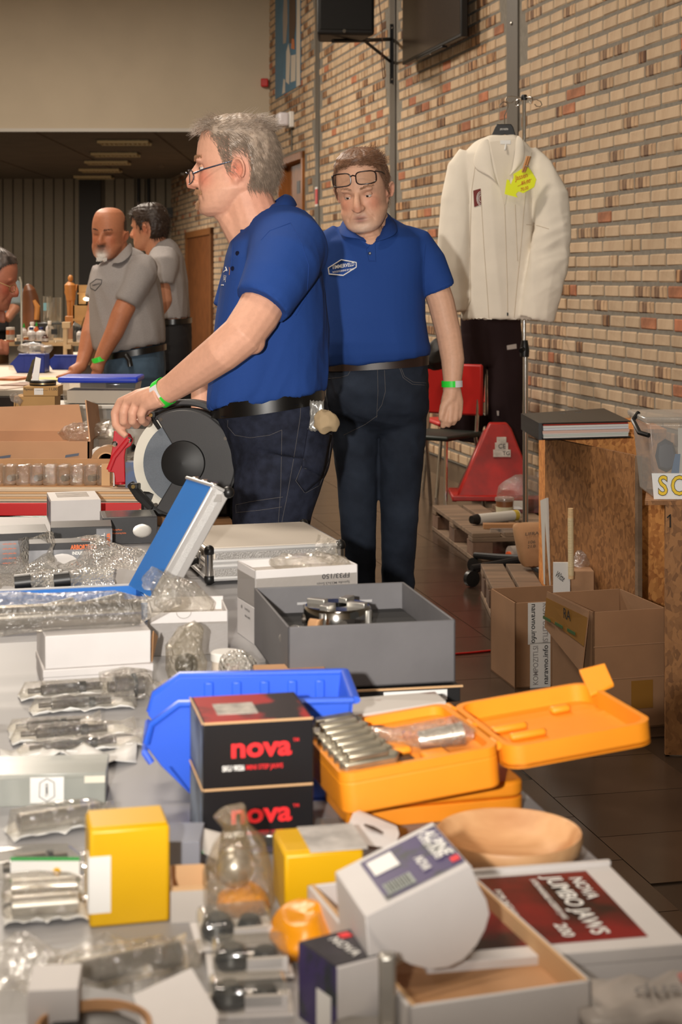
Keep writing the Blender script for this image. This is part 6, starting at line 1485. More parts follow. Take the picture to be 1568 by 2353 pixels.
obj('moulded_block', G().lathe([(.018, .036), (.018, .0445), (.012, .046)], 18, TR(.05, .165, 0)), m_orp, t)
obj('dark_recess', G().box(.078, .094, .02, .09, .0362, .0375), m_black, t); obj('dark_recess', G().lathe([(.014, .0362), (.014, .0385)], 20, TR(.085, .165, 0)), m_black, t)
hz_ = V((wC, 0, .044))
lid = obj('case_lid', G().prism(rounded(wC*.98, dC, .022), .006, TR(wC+.008, .0, .016)), m_orp, t, bevel=.001)
obj('lid_rim', G().loft([[(x+wC+.008, y, z) for x, y in rounded(wC*.98, dC, .022)] for z in (.016, .042)]+[[(x*(1-.007/wC*2)+.007+wC+.008, y*(1-.007/dC*2)+.007, z) for x, y in rounded(wC*.98, dC, .022)] for z in (.042, .02)], False), m_orp, lid, smooth=40)
for (x0, x1, y0, y1) in ((.03, .075, .11, .122), (.04, .085, .075, .087), (.055, .10, .022, .034), (.12, .145, .145, .16), (.125, .15, .03, .042)):
    obj('moulded_rib', G().box(wC+x0, wC+x1, y0, y1, .022, .031), m_orp, lid, bevel=.004)
obj('latch', G().hexa([(wC*2-.012, .145, .036), (wC*2+.022, .15, .042), (wC*2+.026, .182, .06), (wC*2-.006, .19, .055), (wC*2-.012, .145, .04), (wC*2+.022, .15, .046), (wC*2+.026, .182, .064), (wC*2-.006, .19, .059)]), m_orp, lid, bevel=.001)
for y in (.02, .1, .175): obj('hinge', G().cyl((wC+.004, y, .04), (wC+.004, y+.018, .04), .005), m_orp, t)
m_jaw = mat('jaw steel', (176, 168, 150), .34, .8, var=.2, vs=40)
J0 = None
for k in range(7):
    yk = .012+k*.0245
    if J0 is None:
        J0 = thing('chuck_jaw', 'steel chuck jaw at the near end of the row in the orange case', 'chuck jaw', (0, 0, 0), group='jaws in the open orange case')
        obj('jaw_body', G().prism([(0, 0), (.058, 0), (.064, .009), (.058, .017), (0, .017), (-.006, .008)], .02), m_jaw, J0, bevel=.0025); obj('jaw_step', G().prism([(.004, .002), (.05, .002), (.05, .013), (.004, .013)], .008, TR(0, 0, .02)), m_jaw, J0, bevel=.002)
        jr = J0
    else: jr = clone(J0, (0, 0, 0), label='steel chuck jaw number %s from the near end of the row' % ('one two three four five six seven'.split()[k]))
    Mj = Mc @ TR(.008, yk, .034) @ ROT(14, 0, 0); jr.location = Mj.translation; jr.rotation_euler = Mj.to_euler()
Mb = Mc @ TR(.115, .05, .04)
t = thing('bagged_screw', 'shiny metal part in a twisted clear bag inside the open orange case', 'bagged part', Mb.translation, rot=[math.degrees(x) for x in Mb.to_euler()])
obj('metal_part', G().tube([(-.01, .0, .012), (.04, -.01, .014)], [.01, .013], 14), m_steel, t)
obj('bag_film', crumple(G().tube([(-.05, .05, .012), (-.03, .035, .012), (0, .01, .014), (.03, -.006, .016), (.05, -.014, .012)], [.014, .010, .02, .024, .01], 16, flat=.7), .004, 60, 8), film('bright polybag', (226, 222, 214), .3, .06, .8, 70, .6), t)
# --- nova boxes
m_nova = mat('nova black', (20, 20, 24), .32); m_novat = mat('nova red top', (150, 26, 26), .4, var=.7, vs=14, rgb2=(26, 18, 18), thr=(.42, .5))
p0 = T(466, 1968); w_, d_, h_ = .121, .115, .0712
for k in range(2):
    t = thing('nova_box', ('black nova jaw box under the other nova box', 'black box with red nova lettering on top of another')[k], 'box', p0+V((0, 0, k*h_)), 12, 'nova boxes')
    obj('carton', G().box(0, w_, 0, d_, 0, h_-.0005), m_nova, t, bevel=.0012)
    obj('top_print', G().box(.003, w_-.003, .003, d_-.003, h_-.0005, h_), m_novat, t)
    obj('worn_edge', G().tube([(.001, 0, h_-.001), (w_-.001, 0, h_-.001)], .0012, 5), m_kr2, t); obj('worn_edge', G().tube([(0, .001, h_-.001), (0, d_-.001, h_-.001)], .0012, 5), m_kr2, t)
    front('nova', t, .055+.008, .042, .03, m_redp, bold=.03, fit=.066); front('TM', t, .1015, .048, .005, m_redp)
    front('SKU 9026', t, .033, .021, .008, m_lab, fit=.024, bold=.03); front('MINI STEP JAWS', t, .067, .021, .007, m_redp, fit=.04, bold=.02)
    label_top(t, .02, .065, .03, .075, h_, mat('label grey print', (178, 170, 160), .6, var=.4, vs=80))
    obj('side_art', G().box(-.0006, 0, .01, d_-.01, .008, h_-.008), mat('photo print', (120, 132, 150), .5, var=.7, vs=18, rgb2=(34, 40, 54)), t)
# --- blue open-fronted bin
t = thing('storage_bin', 'bright blue open-fronted plastic bin behind the nova boxes', 'bin', T(372, 1850)+V((0, 0, 0)), 5)
pr = [(.045, .0), (.212, .0), (.225, .118), (.02, .118), (-.014, .095), (-.02, .072), (.0, .045)]
XZ = lambda y: Matrix(((1, 0, 0, 0), (0, 0, -1, y), (0, 1, 0, 0), (0, 0, 0, 1)))
BD = .135
obj('near_wall', G().prism(pr, .004, XZ(.004)), m_bin, t, bevel=.001); obj('far_wall', G().prism(pr, .004, XZ(BD)), m_bin, t, bevel=.001)
obj('floor', G().box(.045, .214, 0, BD, 0, .004), m_bin, t); obj('back_wall', G().hexa([(.210, 0, 0), (.214, 0, 0), (.214, BD, 0), (.210, BD, 0), (.222, 0, .118), (.226, 0, .118), (.226, BD, .118), (.222, BD, .118)]), m_bin, t)
obj('front_lip', G().hexa([(.043, 0, 0), (.047, 0, 0), (.047, BD, 0), (.043, BD, 0), (.008, 0, .045), (.012, 0, .045), (.012, BD, .045), (.008, BD, .045)]), m_bin, t)
rim_pts = [(-.018, 0, .074), (-.012, 0, .096), (.02, 0, .119), (.12, 0, .119), (.226, 0, .119)]
for y, sgn in ((-.003, -1), (BD+.003, 1)):
    obj('rim', G().tube([(x, y, z) for x, _, z in rim_pts], .0065, 8, hint=V((0, 1, 0)), flat=.7), m_bin, t)
obj('rim', G().tube([(.228, -.003, .119), (.228, BD+.003, .119)], .0065, 8, flat=.7), m_bin, t); obj('front_bar', G().tube([(-.012, 0, .05), (-.02, 0, .062), (-.02, BD, .062)], .004, 6), m_bin, t)
for x in (.05, .085, .12, .155, .19): obj('side_rib', G().box(x, x+.012, BD-.008, BD-.004, .06, .112), m_bin, t, bevel=.002)
# --- grey rigid box with chuck, on a darker box
t = thing('flat_box', 'charcoal box with white seller label under the grey rigid box', 'box', V((-.066, 2.37, .75)), 11)
obj('carton', G().box(0, .245, 0, .29, 0, .023), m_dk, t, bevel=.001); label_front(t, .13, .225, .004, .019, m_lab); front('Steenmaster Trade & Machinery', t, .178, .012, .007, m_txt, y=-.0012, fit=.08); label_front(t, .015, .06, .012, .023, m_redp)
obj('lid_edge', G().box(.0, .248, -.004, .0, .022, .0245), m_kr2, t)
t = thing('rigid_box', 'open grey rigid box holding a steel lathe chuck', 'box', V((-.0763, 2.376, .775)), 12)
w_, d_, h_ = .25, .31, .092; GB = t
for nm, g in (('near_side', G().box(0, w_, 0, .004, 0, h_)), ('far_side', G().box(0, w_, d_-.004, d_, 0, h_)), ('left_side', G().box(0, .004, 0, d_, 0, h_)), ('right_side', G().box(w_-.004, w_, 0, d_, 0, h_)), ('bottom', G().box(0, w_, 0, d_, 0, .004))): obj(nm, g, m_gbox, t, bevel=.0012)
obj('foam_insert', G().box(.005, w_-.005, .03, d_-.005, .004, .05), mat('black foam', (34, 33, 34), .9), t, bevel=.002)
for x in (.07, .17): obj('wear_patch', G().box(x, x+.025, d_-.0045, d_-.0042, .062, .066), mat('worn grey', (160, 158, 158), .7), t)
Mg = MW[GB]
c = Mg @ V((.105, .155, .05))
t = thing('lathe_chuck', 'polished steel four-jaw lathe chuck inside the grey rigid box', 'lathe chuck', c, 20)
obj('chuck_body', G().lathe([(.050, 0), (.052, .004), (.052, .036), (.049, .040), (.018, .040), (.018, .02)], 48), mat('polished steel', (190, 188, 184), .12, 1), t, smooth=40)
for k in range(4):
    a = radians(45+90*k); obj('jaw_slide', G().cbox((0, 0, 0), (.03, .014, .008), Matrix.Rotation(a, 4, 'Z') @ TR(.034, 0, .043)), m_steel, t, bevel=.001)
    obj('hex_socket', G().lathe([(.007, 0), (.007, .003), (.004, .003), (.004, .0005)], 12, frame(V((.0515*cos(a+.6), .0515*sin(a+.6), .02)), (cos(a+.6), sin(a+.6), 0))), m_steeld, t)
    obj('side_pin', G().cyl((.053*cos(a), .053*sin(a), -.0), (.053*cos(a), .053*sin(a), .036), .005), m_steel, t)
t = thing('small_ring', 'small knurled steel ring beside the lathe chuck', 'ring', Mg @ V((.19, .11, .0505)), 10); obj('ring', G().lathe([(.013, 0), (.013, .014), (.010, .014), (.010, 0)], 28), m_steel, t); obj('flange', G().lathe([(.018, 0), (.018, .003), (.013, .003)], 28), m_steeld, t)
obj('paper_wrap', crumple(G().grid([[Mg @ V((.045+.003*x+.004*(y % 2), .075+.006*abs(x-4)*.8, .03+.011*y)) for x in range(9)] for y in range(6)]), .004, 70, 3), m_kr, None, solid=.0015, sub=1, label='folded brown paper standing in front of the lathe chuck', cat='paper')
t = thing('bagged_bolt', 'steel bolt head in film at the left of the grey rigid box', 'bolt', Mg @ V((.025, .06, .05))); obj('bolt', G().lathe([(.013, 0), (.013, .012), (.008, .016), (.008, .026)], 6), m_steel, t); obj('bag_film', crumple(G().ell((0, 0, .014), (.026, .022, .018), 18, 12), .004, 60, 4), f_bag, t)
# --- kraft carton end behind the bin
t, w_ = box_at('kraft_box', 'low brown carton peeking over the blue bin', 'box', (588, 1640), (752, 1634)); closed(t, w_, .05, .058, m_kr, .002)
# --- white boxes FP33 (two stacked)
p0 = V((-.145, 2.785, .75))
for k in range(2):
    t = thing('white_box', ('white box with small black print under the FP33 box', 'open white box printed FP33/150 upside down')[k], 'box', p0+V((0, 0, .0628*k)), 20, 'stacked white boxes')
    if k == 0: closed(t, .185, .105, .062, m_wb, .001)
    else:
        for nm, g in (('near_side', G().box(0, .185, 0, .003, 0, .063)), ('far_side', G().box(0, .185, .102, .105, 0, .063)), ('left_side', G().box(0, .003, 0, .105, 0, .063)), ('right_side', G().box(.182, .185, 0, .105, 0, .063)), ('bottom', G().box(0, .185, 0, .105, 0, .05))): obj(nm, g, m_wb if nm != 'bottom' else m_wbi, t, bevel=.001)
        front('FP33/150', t, .145, .046, .0115, m_txt, flip=True, fit=.05, bold=.015); front('Spindle M33x3.5mm', t, .140, .034, .006, m_txt, flip=True, fit=.06)
    for s_, y, z, sz in (('Crown Hand Tools Ltd', .062, .052, .006), ('Made in Sheffield', .06, .040, .005), ('rk', .095, .052, .010)):
        if k == 0: lettering(s_, basis((-.0006, y-.02, z), (0, -1, 0), (0, 0, 1)), sz, m_txt, t, fit=.03 if sz < .01 else .008)
obj('clear_bag', crumple(G().ell(p0+V((.09, .085, .125)), (.07, .03, .018), 26, 14), .010, 32, 5), f_bag, None, label='clear bag of parts lying in the open FP33 box', cat='bag')
obj('film_corner', crumple(G().grid([[Wr(728+x*8, 1228+y*12+x*3, 2.9+.01*((x+y) % 3)) for x in range(8)] for y in range(6)]), .006, 30, 3), f_bag, None, label='corner of clear film standing up at the silver case', cat='film')
# --- open white box with bag, left of them
t = thing('white_box', 'open white box with thumb notch, clear bag sticking out', 'box', T(345, 1509), 9)
w_, d_, h_ = .128, .10, .071
for nm, g in (('near_side', G().box(0, w_, 0, .003, 0, h_)), ('far_side', G().box(0, w_, d_-.003, d_, 0, h_+.006)), ('left_side', G().box(0, .003, 0, d_, 0, h_)), ('right_side', G().box(w_-.003, w_, 0, d_, 0, h_)), ('bottom', G().box(0, w_, 0, d_, 0, .055))): obj(nm, g, m_wb if nm != 'bottom' else m_wbi, t, bevel=.001)
obj('thumb_notch', G().tube([(.055+.012*cos(radians(a)), -.0005, h_-.010*sin(radians(a))) for a in range(0, 181, 20)], .0006, 5), mat('notch line', (160, 154, 148), .7), t)
obj('clear_bag', crumple(G().tube([MW[t] @ V(p) for p in ((.10, .05, .06), (.06, .06, .078), (.03, .07, .092), (.015, .06, .112), (.005, .05, .12))], [.02, .035, .03, .016, .02], 18), .008, 38, 6), f_bag, None, label='crinkled clear bag rising out of the notched white box', cat='bag')
# --- left white boxes
t = thing('white_box', 'lower of two flat white boxes at the left', 'box', T(100, 1586), 15, 'flat white boxes at the left'); closed(t, .165, .135, .030, m_wb, .0015, .012)
t = thing('white_box', 'upper flat white box under the bagged steel tube', 'box', T(100, 1586)+V((.002, .003, .0302)), 16, 'flat white boxes at the left'); closed(t, .160, .13, .050, m_wb, .0015)
obj('kraft_tab', G().slab([(.162, .004, .0), (.162, .05, .0), (.178, .045, .03), (.164, .004, .048)], (.001, 0, 0)), m_kr, t)
TB = MW[t]
t = thing('bagged_tube', 'long steel tube in a big clear bag on the upper white box', 'bagged part', TB @ V((0, .06, .05)))
obj('steel_tube', G().tube([TB @ V((-.07, .045, .072)), TB @ V((.15, .045, .071))], .019, 28), mat('satin steel', (176, 170, 162), .22, 1), t, w=True)
obj('end_cap', G().tube([TB @ V((-.105, .045, .074)), TB @ V((-.07, .045, .072))], .0225, 24), m_steel, t, w=True)
obj('bag_film', crumple(G().tube([TB @ V(p) for p in ((-.15, .04, .065), (-.10, .045, .074), (-.04, .045, .076), (.04, .045, .076), (.11, .045, .075), (.15, .045, .073), (.185, .05, .078), (.205, .055, .088))], [.024, .034, .034, .032, .031, .024, .012, .018], 24, flat=.9), .009, 22, 3), f_hazy, t, w=True)
# --- bag with black ball, jar, bubble ball
t = thing('bagged_ball', 'black ball in a creased clear bag between the white boxes', 'bagged part', T(428, 1556)); obj('ball', G().ell((0, 0, .019), .018, 22, 14), m_black, t)
obj('bag_film', crumple(G().tube([(0, 0, .001), (0, 0, .02), (-.004, 0, .045), (.006, 0, .064), (.02, 0, .08)], [.028, .033, .03, .024, .012], 20), .005, 40, 2, .0005), film('cream polybag', (214, 200, 172), .34, .15, .6, 50, .5), t)
t = thing('plastic_jar', 'small round jar with white lid and orange label', 'jar', T(520, 1548)); obj('jar', G().lathe([(.0215, 0), (.0225, .004), (.0225, .022)], 30), mat('orange label', (176, 82, 40), .45, var=.4, vs=40, rgb2=(214, 200, 184), thr=(.55, .6)), t); obj('lid', G().lathe([(.0245, .022), (.0245, .033), (.022, .035)], 30), m_white, t)
obj('bubble_ball', crumple(G().ell(T(546, 1566)+V((0, 0, .024)), (.030, .026, .024), 26, 18), .005, 50, 4, .751), f_bub, None, label='wad of bubble wrap right of the small jar', cat='bubble wrap')
# --- blue aluminium case with open lid
Hn, Hf, U = V((-.3466, 3.0, .79)), V((-.405, 3.12, .79)), V((.110, .0, .200)); hd_ = (Hf-Hn).normalized(); tn = U.cross(hd_).normalized(); tn = tn if tn.y > 0 else -tn
t = thing('aluminium_case', 'aluminium case with bright blue lid standing open', 'case', V((-.45, 3.05, .75)))
m_bl = mat('bright blue panel', (38, 118, 200), .4, var=.06, vs=8)
bl_ = Hn-U*.0
q = [Hn, Hf, Hf+U, Hn+U]
lid = obj('lid_panel', G().hexa([q[0]+tn*.004, q[1]+tn*.004, q[1]+tn*.034, q[0]+tn*.034, q[3]+tn*.004, q[2]+tn*.004, q[2]+tn*.034, q[3]+tn*.034]), m_bl, t, w=True)
rr = lambda p: p
obj('edge_frame', G().hexa([q[0]-hd_*.004, q[0]+hd_*.003, q[0]+hd_*.003+tn*.04, q[0]-hd_*.004+tn*.04, q[3]-hd_*.004, q[3]+hd_*.003, q[3]+hd_*.003+tn*.04, q[3]-hd_*.004+tn*.04]), m_alu, lid, w=True, bevel=.003)
obj('edge_frame', G().hexa([q[3]-hd_*.004, q[2]+hd_*.004, q[2]+hd_*.004+tn*.04, q[3]-hd_*.004+tn*.04, q[3]+U*.03-hd_*.004, q[2]+U*.03+hd_*.004, q[2]+U*.03+hd_*.004+tn*.04, q[3]+U*.03-hd_*.004+tn*.04]), m_alu, lid, w=True, bevel=.003)
obj('side_groove', G().slab([q[0]-hd_*.005+tn*.012, q[0]-hd_*.005+tn*.024, q[3]-hd_*.005+tn*.024, q[3]-hd_*.005+tn*.012], -hd_*.0008), mat('ribbed alu', (236, 234, 232), .5, .2, bump=.8, bs=900), lid, w=True)
for k in (.15, .5, .85):
    c = q[3].lerp(q[2], k)+U*.032; obj('latch', G().cbox(c+tn*.012, (.014, .014, .008)), m_chrome, lid, w=True, bevel=.002)
obj('corner_cap', G().ell(q[3]+tn*.036+U*.02, .011, 14, 10), m_black, lid, w=True); obj('corner_plate', G().cbox(q[3]-hd_*.006+tn*.02-U*.06, (.014, .003, .014)), m_chrome, lid, w=True)
bx0 = Hn+V((-.30, -.06, 0)); 
obj('tray', tray(-.285, -.0, 0, .16, 0, .036, .004).xf(Matrix.Translation(Hn+V((.0, -.02, -.04))) @ RZ(14)), m_bl, t, w=True)
obj('tray_rim', G().tube([Matrix.Translation(Hn+V((.0, -.02, -.04))) @ RZ(14) @ V(p) for p in ((-.285, 0, .037), (0, 0, .037), (0, .16, .037), (-.285, .16, .037), (-.285, 0, .037))], .0035, 6), m_alu, t, w=True)
MT_ = Matrix.Translation(Hn+V((.0, -.02, -.04))) @ RZ(14)
for i, x in enumerate((-.24, -.17, -.1)): obj('divider', G().box(x, x+.008, .01, .06, .004, .03, MT_), m_bl, t, w=True)
for i, (x, y, r_) in enumerate(((-.07, .05, .014), (-.16, .04, .011))):
    o = thing('black_tool', ('black tool handle in the blue case near the hinge', 'black tool handle in the middle of the blue case')[i], 'tool handle', MT_ @ V((x, y, .02)))
    obj('grip', G().tube([MT_ @ V((x-.035, y, .022)), MT_ @ V((x+.03, y+.01, .03))], [r_*.8, r_], 14), m_black, o, w=True); obj('tip', G().tube([MT_ @ V((x-.06, y-.005, .018)), MT_ @ V((x-.035, y, .022))], .004, 8), m_steeld, o, w=True)
# bubble wrap lying in and behind the case
def bubble_sheet(nu, nv, fn, seed, amp=.012, fr=14):
    rows = [[fn(j/nu, i/nv) for j in range(nu+1)] for i in range(nv+1)]; g = G().grid(rows); return crumple(g, amp, fr, seed)
g = bubble_sheet(60, 40, lambda u, v_: Wr(130+u*190, 1345-v_*100+u*(-10)+20*sin(u*5+v_*3), 3.2+v_*.22+.03*sin(u*7)), 3, .022, 11)
obj('bubble_wrap', g, f_bub, None, label='big sheet of bubble wrap heaped behind the blue lid', cat='bubble wrap', smooth=180)
g = bubble_sheet(40, 36, lambda u, v_: Wr(-20+u*150, 1345-v_*80+14*sin(u*6), 3.25+v_*.2+.03*sin(u*5)), 6, .02, 12)
obj('bubble_wrap', g, f_bub, None, label='bubble wrap at the left edge in front of the black boxes', cat='bubble wrap', smooth=180)
g = bubble_sheet(30, 30, lambda u, v_: Wr(48+u*70, 1300-v_*65-u*10, 3.3+.1*sin(u*3)+v_*.05), 9, .012, 16)
obj('bubble_wrap', g, f_bub, None, label='pointed fold of bubble wrap standing over the left boxes', cat='bubble wrap', smooth=180)
for k, (x, y, L_, lb) in enumerate(((160, 1335, .085, 'black cylinder wrapped in bubble wrap beside the blue lid'), (70, 1340, .06, 'dark wrapped part at the left under bubble wrap'))):
    o = thing('wrapped_part', lb, 'wrapped part', Wr(x, y, 3.12)); c = Wr(x, y, 3.12)
    obj('part', G().tube([c+V((-.03, 0, .0)), c+V((.02, .01, .004))], .016, 16), m_black, o, w=True); obj('wrap', crumple(G().tube([c+V((.0, .0, .0)), c+V((.03, .01, .004)), c+V((L_, .012, .006))], [.018, .021, .017], 18), .004, 60, k), f_bub, o, w=True)
# --- silver case
t = thing('silver_case', 'flat silver aluminium tool case with black corners', 'case', V((-.2655, 3.33, .7565)), 16)
w_, d_, h_ = .275, .30, .068
obj('lower_shell', G().box(0, w_, 0, d_, 0, .034), mat('grey case board', (176, 170, 164), .45, var=.12, vs=20), t, bevel=.002)
obj('upper_shell', G().box(0, w_, 0, d_, .036, h_), mat('scuffed case top', (206, 196, 182), .45, var=.25, vs=9, rgb2=(140, 130, 120), thr=(.28, .36)), t, bevel=.002)
for z in (.006, .030, .040, h_-.006):
    for (p, q2) in (((0, -.002, z), (w_, -.002, z)), ((-.002, 0, z), (-.002, d_, z)), ((w_+.002, 0, z), (w_+.002, d_, z))): obj('edge_profile', G().tube([p, q2], .0055, 8, flat=.8), m_alu, t)
m_mesh = mat('treadplate strip', (210, 206, 202), .4, .7, bump=1.0, bs=500)
obj('tread_strip', G().box(.012, w_-.012, -.0052, -.001, .044, .058), m_mesh, t); obj('tread_strip', G().box(.012, w_-.012, -.0052, -.001, .010, .026), m_mesh, t)
for (x, y) in ((0, 0), (w_, 0), (w_, d_), (0, d_)):
    for z in (.006, h_-.006): obj('corner_cap', G().ell((x, y, z), (.011, .011, .012), 14, 10), m_black, t)
    obj('corner_post', G().cyl((x, y, .012), (x, y, h_-.012), .009), m_chrome, t)
obj('handle', G().tube([(-.006, .09, .03), (-.028, .095, .022), (-.034, .12, .014), (-.034, .17, .014), (-.028, .19, .022), (-.006, .2, .03)], .007, 10), m_black, t)
for y in (.06, .23): obj('latch', G().box(-.009, -.002, y, y+.022, .018, .052), m_chrome, t, bevel=.002)
# ================================================================== left front of the table
def rod_bag(name, label, px0, py0, px1, py1, r, paper=True, plain=False, segs=3, film_m=None, z=.75, wide=.022, seed=1, group=None):
    """a steel tool in a flat clear bag with a white paper back"""
    a, b = T(px0, py0, z), T(px1, py1, z); d = (b-a); L_ = d.length; t = thing(name, label, 'bagged tool', (a+b)/2, math.degrees(atan2(d.y, d.x)), group)
    random.seed(seed)
    pts = [(-L_*.42, 0, r+.004), (-L_*.30, 0, r+.004), (-L_*.29, 0, r+.004), (L_*.05, 0, r+.004), (L_*.06, 0, r+.004), (L_*.30, 0, r+.004)]; rr = [r*.55, r*.55, r, r, r*.8, r*.8]
    if plain: pts = [(-L_*.42, 0, r+.004), (-L_*.40, 0, r+.004), (L_*.40, 0, r+.004), (L_*.41, 0, r+.004)]; rr = [r*.5, r, r, r*.7]
    obj('tool', G().tube(pts, rr, 20), m_steel if plain else m_steeld, t, smooth=50)
    if not plain: obj('collar', G().tube([(L_*.08, 0, r+.004), (L_*.14, 0, r+.004)], r*1.12, 14), m_black, t)
    if paper: obj('paper_back', crumple(G().grid([[(-L_*.5+L_*1.02*i/14, -wide+2*wide*j/5, .003+.006*abs(sin(i*.9))*(j in (0, 5))) for i in range(15)] for j in range(6)]), .003, 40, seed, .001), m_lab, t, solid=.0006)
    obj('bag_film', crumple(G().tube([(-L_*.5, 0, .004), (-L_*.44, 0, r+.005), (-L_*.1, 0, r+.006), (L_*.3, 0, r+.005), (L_*.42, 0, r*.8+.004), (L_*.54, 0, .010)], [.004, r*1.5, r*1.6, r*1.4, .010, .014], 16, hint=V((0, 1, 0))), .003, 50, seed, .0008), film_m or f_bag, t)
    return t
rod_bag('bagged_spindle', 'topmost bagged spindle, nearest the flat white boxes', 45, 1608, 280, 1588, .0075, seed=2, group='bagged spindles in a row')
rod_bag('bagged_spindle', 'second bagged spindle from the flat white boxes', 70, 1640, 300, 1622, .0065, seed=3, group='bagged spindles in a row')
rod_bag('bagged_spindle', 'third bagged spindle with long dark shaft', 20, 1688, 225, 1672, .006, seed=4, group='bagged spindles in a row')
rod_bag('bagged_spindle', 'fourth bagged spindle lying left of the blue bin lip', 25, 1708, 300, 1686, .007, seed=5, group='bagged spindles in a row')
rod_bag('bagged_spindle', 'fifth bagged spindle, nearest the clear organiser box', 45, 1738, 320, 1712, .0055, seed=6, group='bagged spindles in a row')
t = rod_bag('bagged_sleeve', 'thick steel sleeve in a printed bag beside the flat white boxes', 240, 1612, 352, 1602, .016, paper=False, seed=7)
obj('bag_header', crumple(G().grid([[(.05+.012*i, -.03+.02*j, .012+.004*(i % 2)) for i in range(5)] for j in range(4)]), .004, 40, 4), mat('bag print', (196, 184, 178), .4, var=.4, vs=25, rgb2=(130, 40, 40), thr=(.3, .34)), t, solid=.0006)
# white paper bag ends under the row
g = crumple(G().grid([[T(0+i*24, 1760-j*9+6*sin(i*.8), .75)+V((0, 0, .006+.006*sin(i*1.3+j))) for i in range(14)] for j in range(5)]), .005, 20, 3, .7512)
obj('paper_sheet', g, mat('tissue white', (222, 220, 216), .6), None, solid=.0008, label='crinkled white paper sheet in front of the bagged spindles', cat='paper')
t, w_ = box_at('organiser_box', 'clear plastic organiser box with hexagon logo sticker at the left edge', 'plastic box', (-40, 1856), (242, 1848)); d_ = .075; h_ = .038
obj('tray', tray(0, w_, 0, d_, 0, h_-.006, .0015), film('milky plastic', (186, 190, 184), 1.3, .25, edge=.3), t); obj('lid', G().box(-.001, w_+.001, -.001, d_+.001, h_-.006, h_), film('milky plastic', (186, 190, 184), 1.3, .25, edge=.3), t, bevel=.001)
for i in range(4): obj('divider', G().box(.02+i*.034, .0215+i*.034, .001, d_-.001, .001, h_-.008), film('milky plastic', (186, 190, 184), 1.3, .25, edge=.3), t)
label_front(t, .055, .094, .004, .034, m_lab, -.0012)
hx = [(.0745+.012*cos(radians(a))*.9, -.0016, .019+.0135*sin(radians(a))) for a in (90, 40, -35, -90, -145, 140, 90)]
obj('hexagon_outline', G().tube(hx, .0005, 5), mat('dark print', (50, 50, 54), .7), t); lettering('TIMMER', basis((.0745, -.0013, .019), (0, 0, 1), (-1, 0, 0)), .005, m_txt, t, fit=.016)
obj('sticker', G().box(.118, .142, -.0014, 0, .026, .034), mat('label cream', (222, 216, 200), .6), t)
rod_bag('bagged_bar', 'short bright steel bar in a clear bag above the yellow box', 20, 1925, 250, 1890, .0105, seed=9, plain=True)
rod_bag('bagged_cutter', 'clear tube with green and white label left of the yellow box', -10, 2030, 195, 2010, .012, paper=False, seed=10, film_m=f_clr)
cR = T(110, 2030)
obj('green_label', G().box(cR.x-.035, cR.x+.035, cR.y-.016, cR.y-.0155, .756, .782), m_lab, bpy.data.objects['bagged_cutter'], w=True)
for z in (.756, .779): obj('green_stripe', G().box(cR.x-.035, cR.x+.035, cR.y-.0168, cR.y-.0158, z, z+.0035), mat('label green', (52, 150, 70), .5), bpy.data.objects['bagged_cutter'], w=True)
obj('yellow_dot', G().cyl((cR.x+.012, cR.y-.0172, .768), (cR.x+.012, cR.y-.016, .768), .004), m_yel, bpy.data.objects['bagged_cutter'], w=True)
rod_bag('bagged_bar', 'polished steel bar level with the middle of the yellow box', 10, 2072, 195, 2062, .009, seed=11, plain=True, wide=.02)
rod_bag('bagged_bar', 'dark steel bar with tapered end beside the foot of the yellow box', 10, 2118, 198, 2104, .010, seed=12, plain=True, wide=.02)
# bottom left
rod_bag('bagged_bar', 'long steel bar in a bag at the bottom left', 110, 2290, 440, 2222, .0115, paper=False, seed=14, plain=True)
g = crumple(G().grid([[T(-20+i*30, 2330-j*28)+V((0, 0, .012+.008*sin(i+j))) for i in range(16)] for j in range(6)]), .006, 22, 8, .7515)
obj('clear_sheet', g, f_hazy, None, label='loose clear polythene sheet across the bottom left of the table', cat='plastic film')
t = thing('grey_card', 'folded grey card with white inner face at the bottom edge', 'card', T(300, 2380))
P = [Wr(145, 2258, 1.42), Wr(305, 2290, 1.36), Wr(350, 2420, 1.28), Wr(230, 2400, 1.30)]
obj('grey_face', G().slab(P, (0, 0, .0012)), mat('grey board', (148, 146, 146), .6), t, w=True)
P = [Wr(305, 2290, 1.36), Wr(440, 2228, 1.40), Wr(500, 2330, 1.33), Wr(498, 2400, 1.29), Wr(350, 2420, 1.28)]
obj('white_face', G().add(P+[p+V((0, .001, .001)) for p in P], [(0, 1, 2, 3, 4), (9, 8, 7, 6, 5), (0, 5, 6, 1), (1, 6, 7, 2), (2, 7, 8, 3), (3, 8, 9, 4), (4, 9, 5, 0)]), m_wb, t, w=True)
t, w_ = box_at('white_box', 'small white box with orange mark at the bottom left corner', 'box', (62, 2420), (180, 2415)); closed(t, w_, .05, .05, m_wb, .001); label_front(t, .014, .022, .012, .02, mat('orange core', (206, 84, 30), .5))
t = thing('paper_roll', 'brown paper ring in the bottom left corner', 'paper', T(215, 2440)); obj('ring', G().lathe([(.045, 0), (.046, .03), (.042, .031), (.041, 0)], 30), m_kr, t); obj('dark_core', G().lathe([(.038, .0), (.038, .024), (.01, .025)], 26), m_black, t)
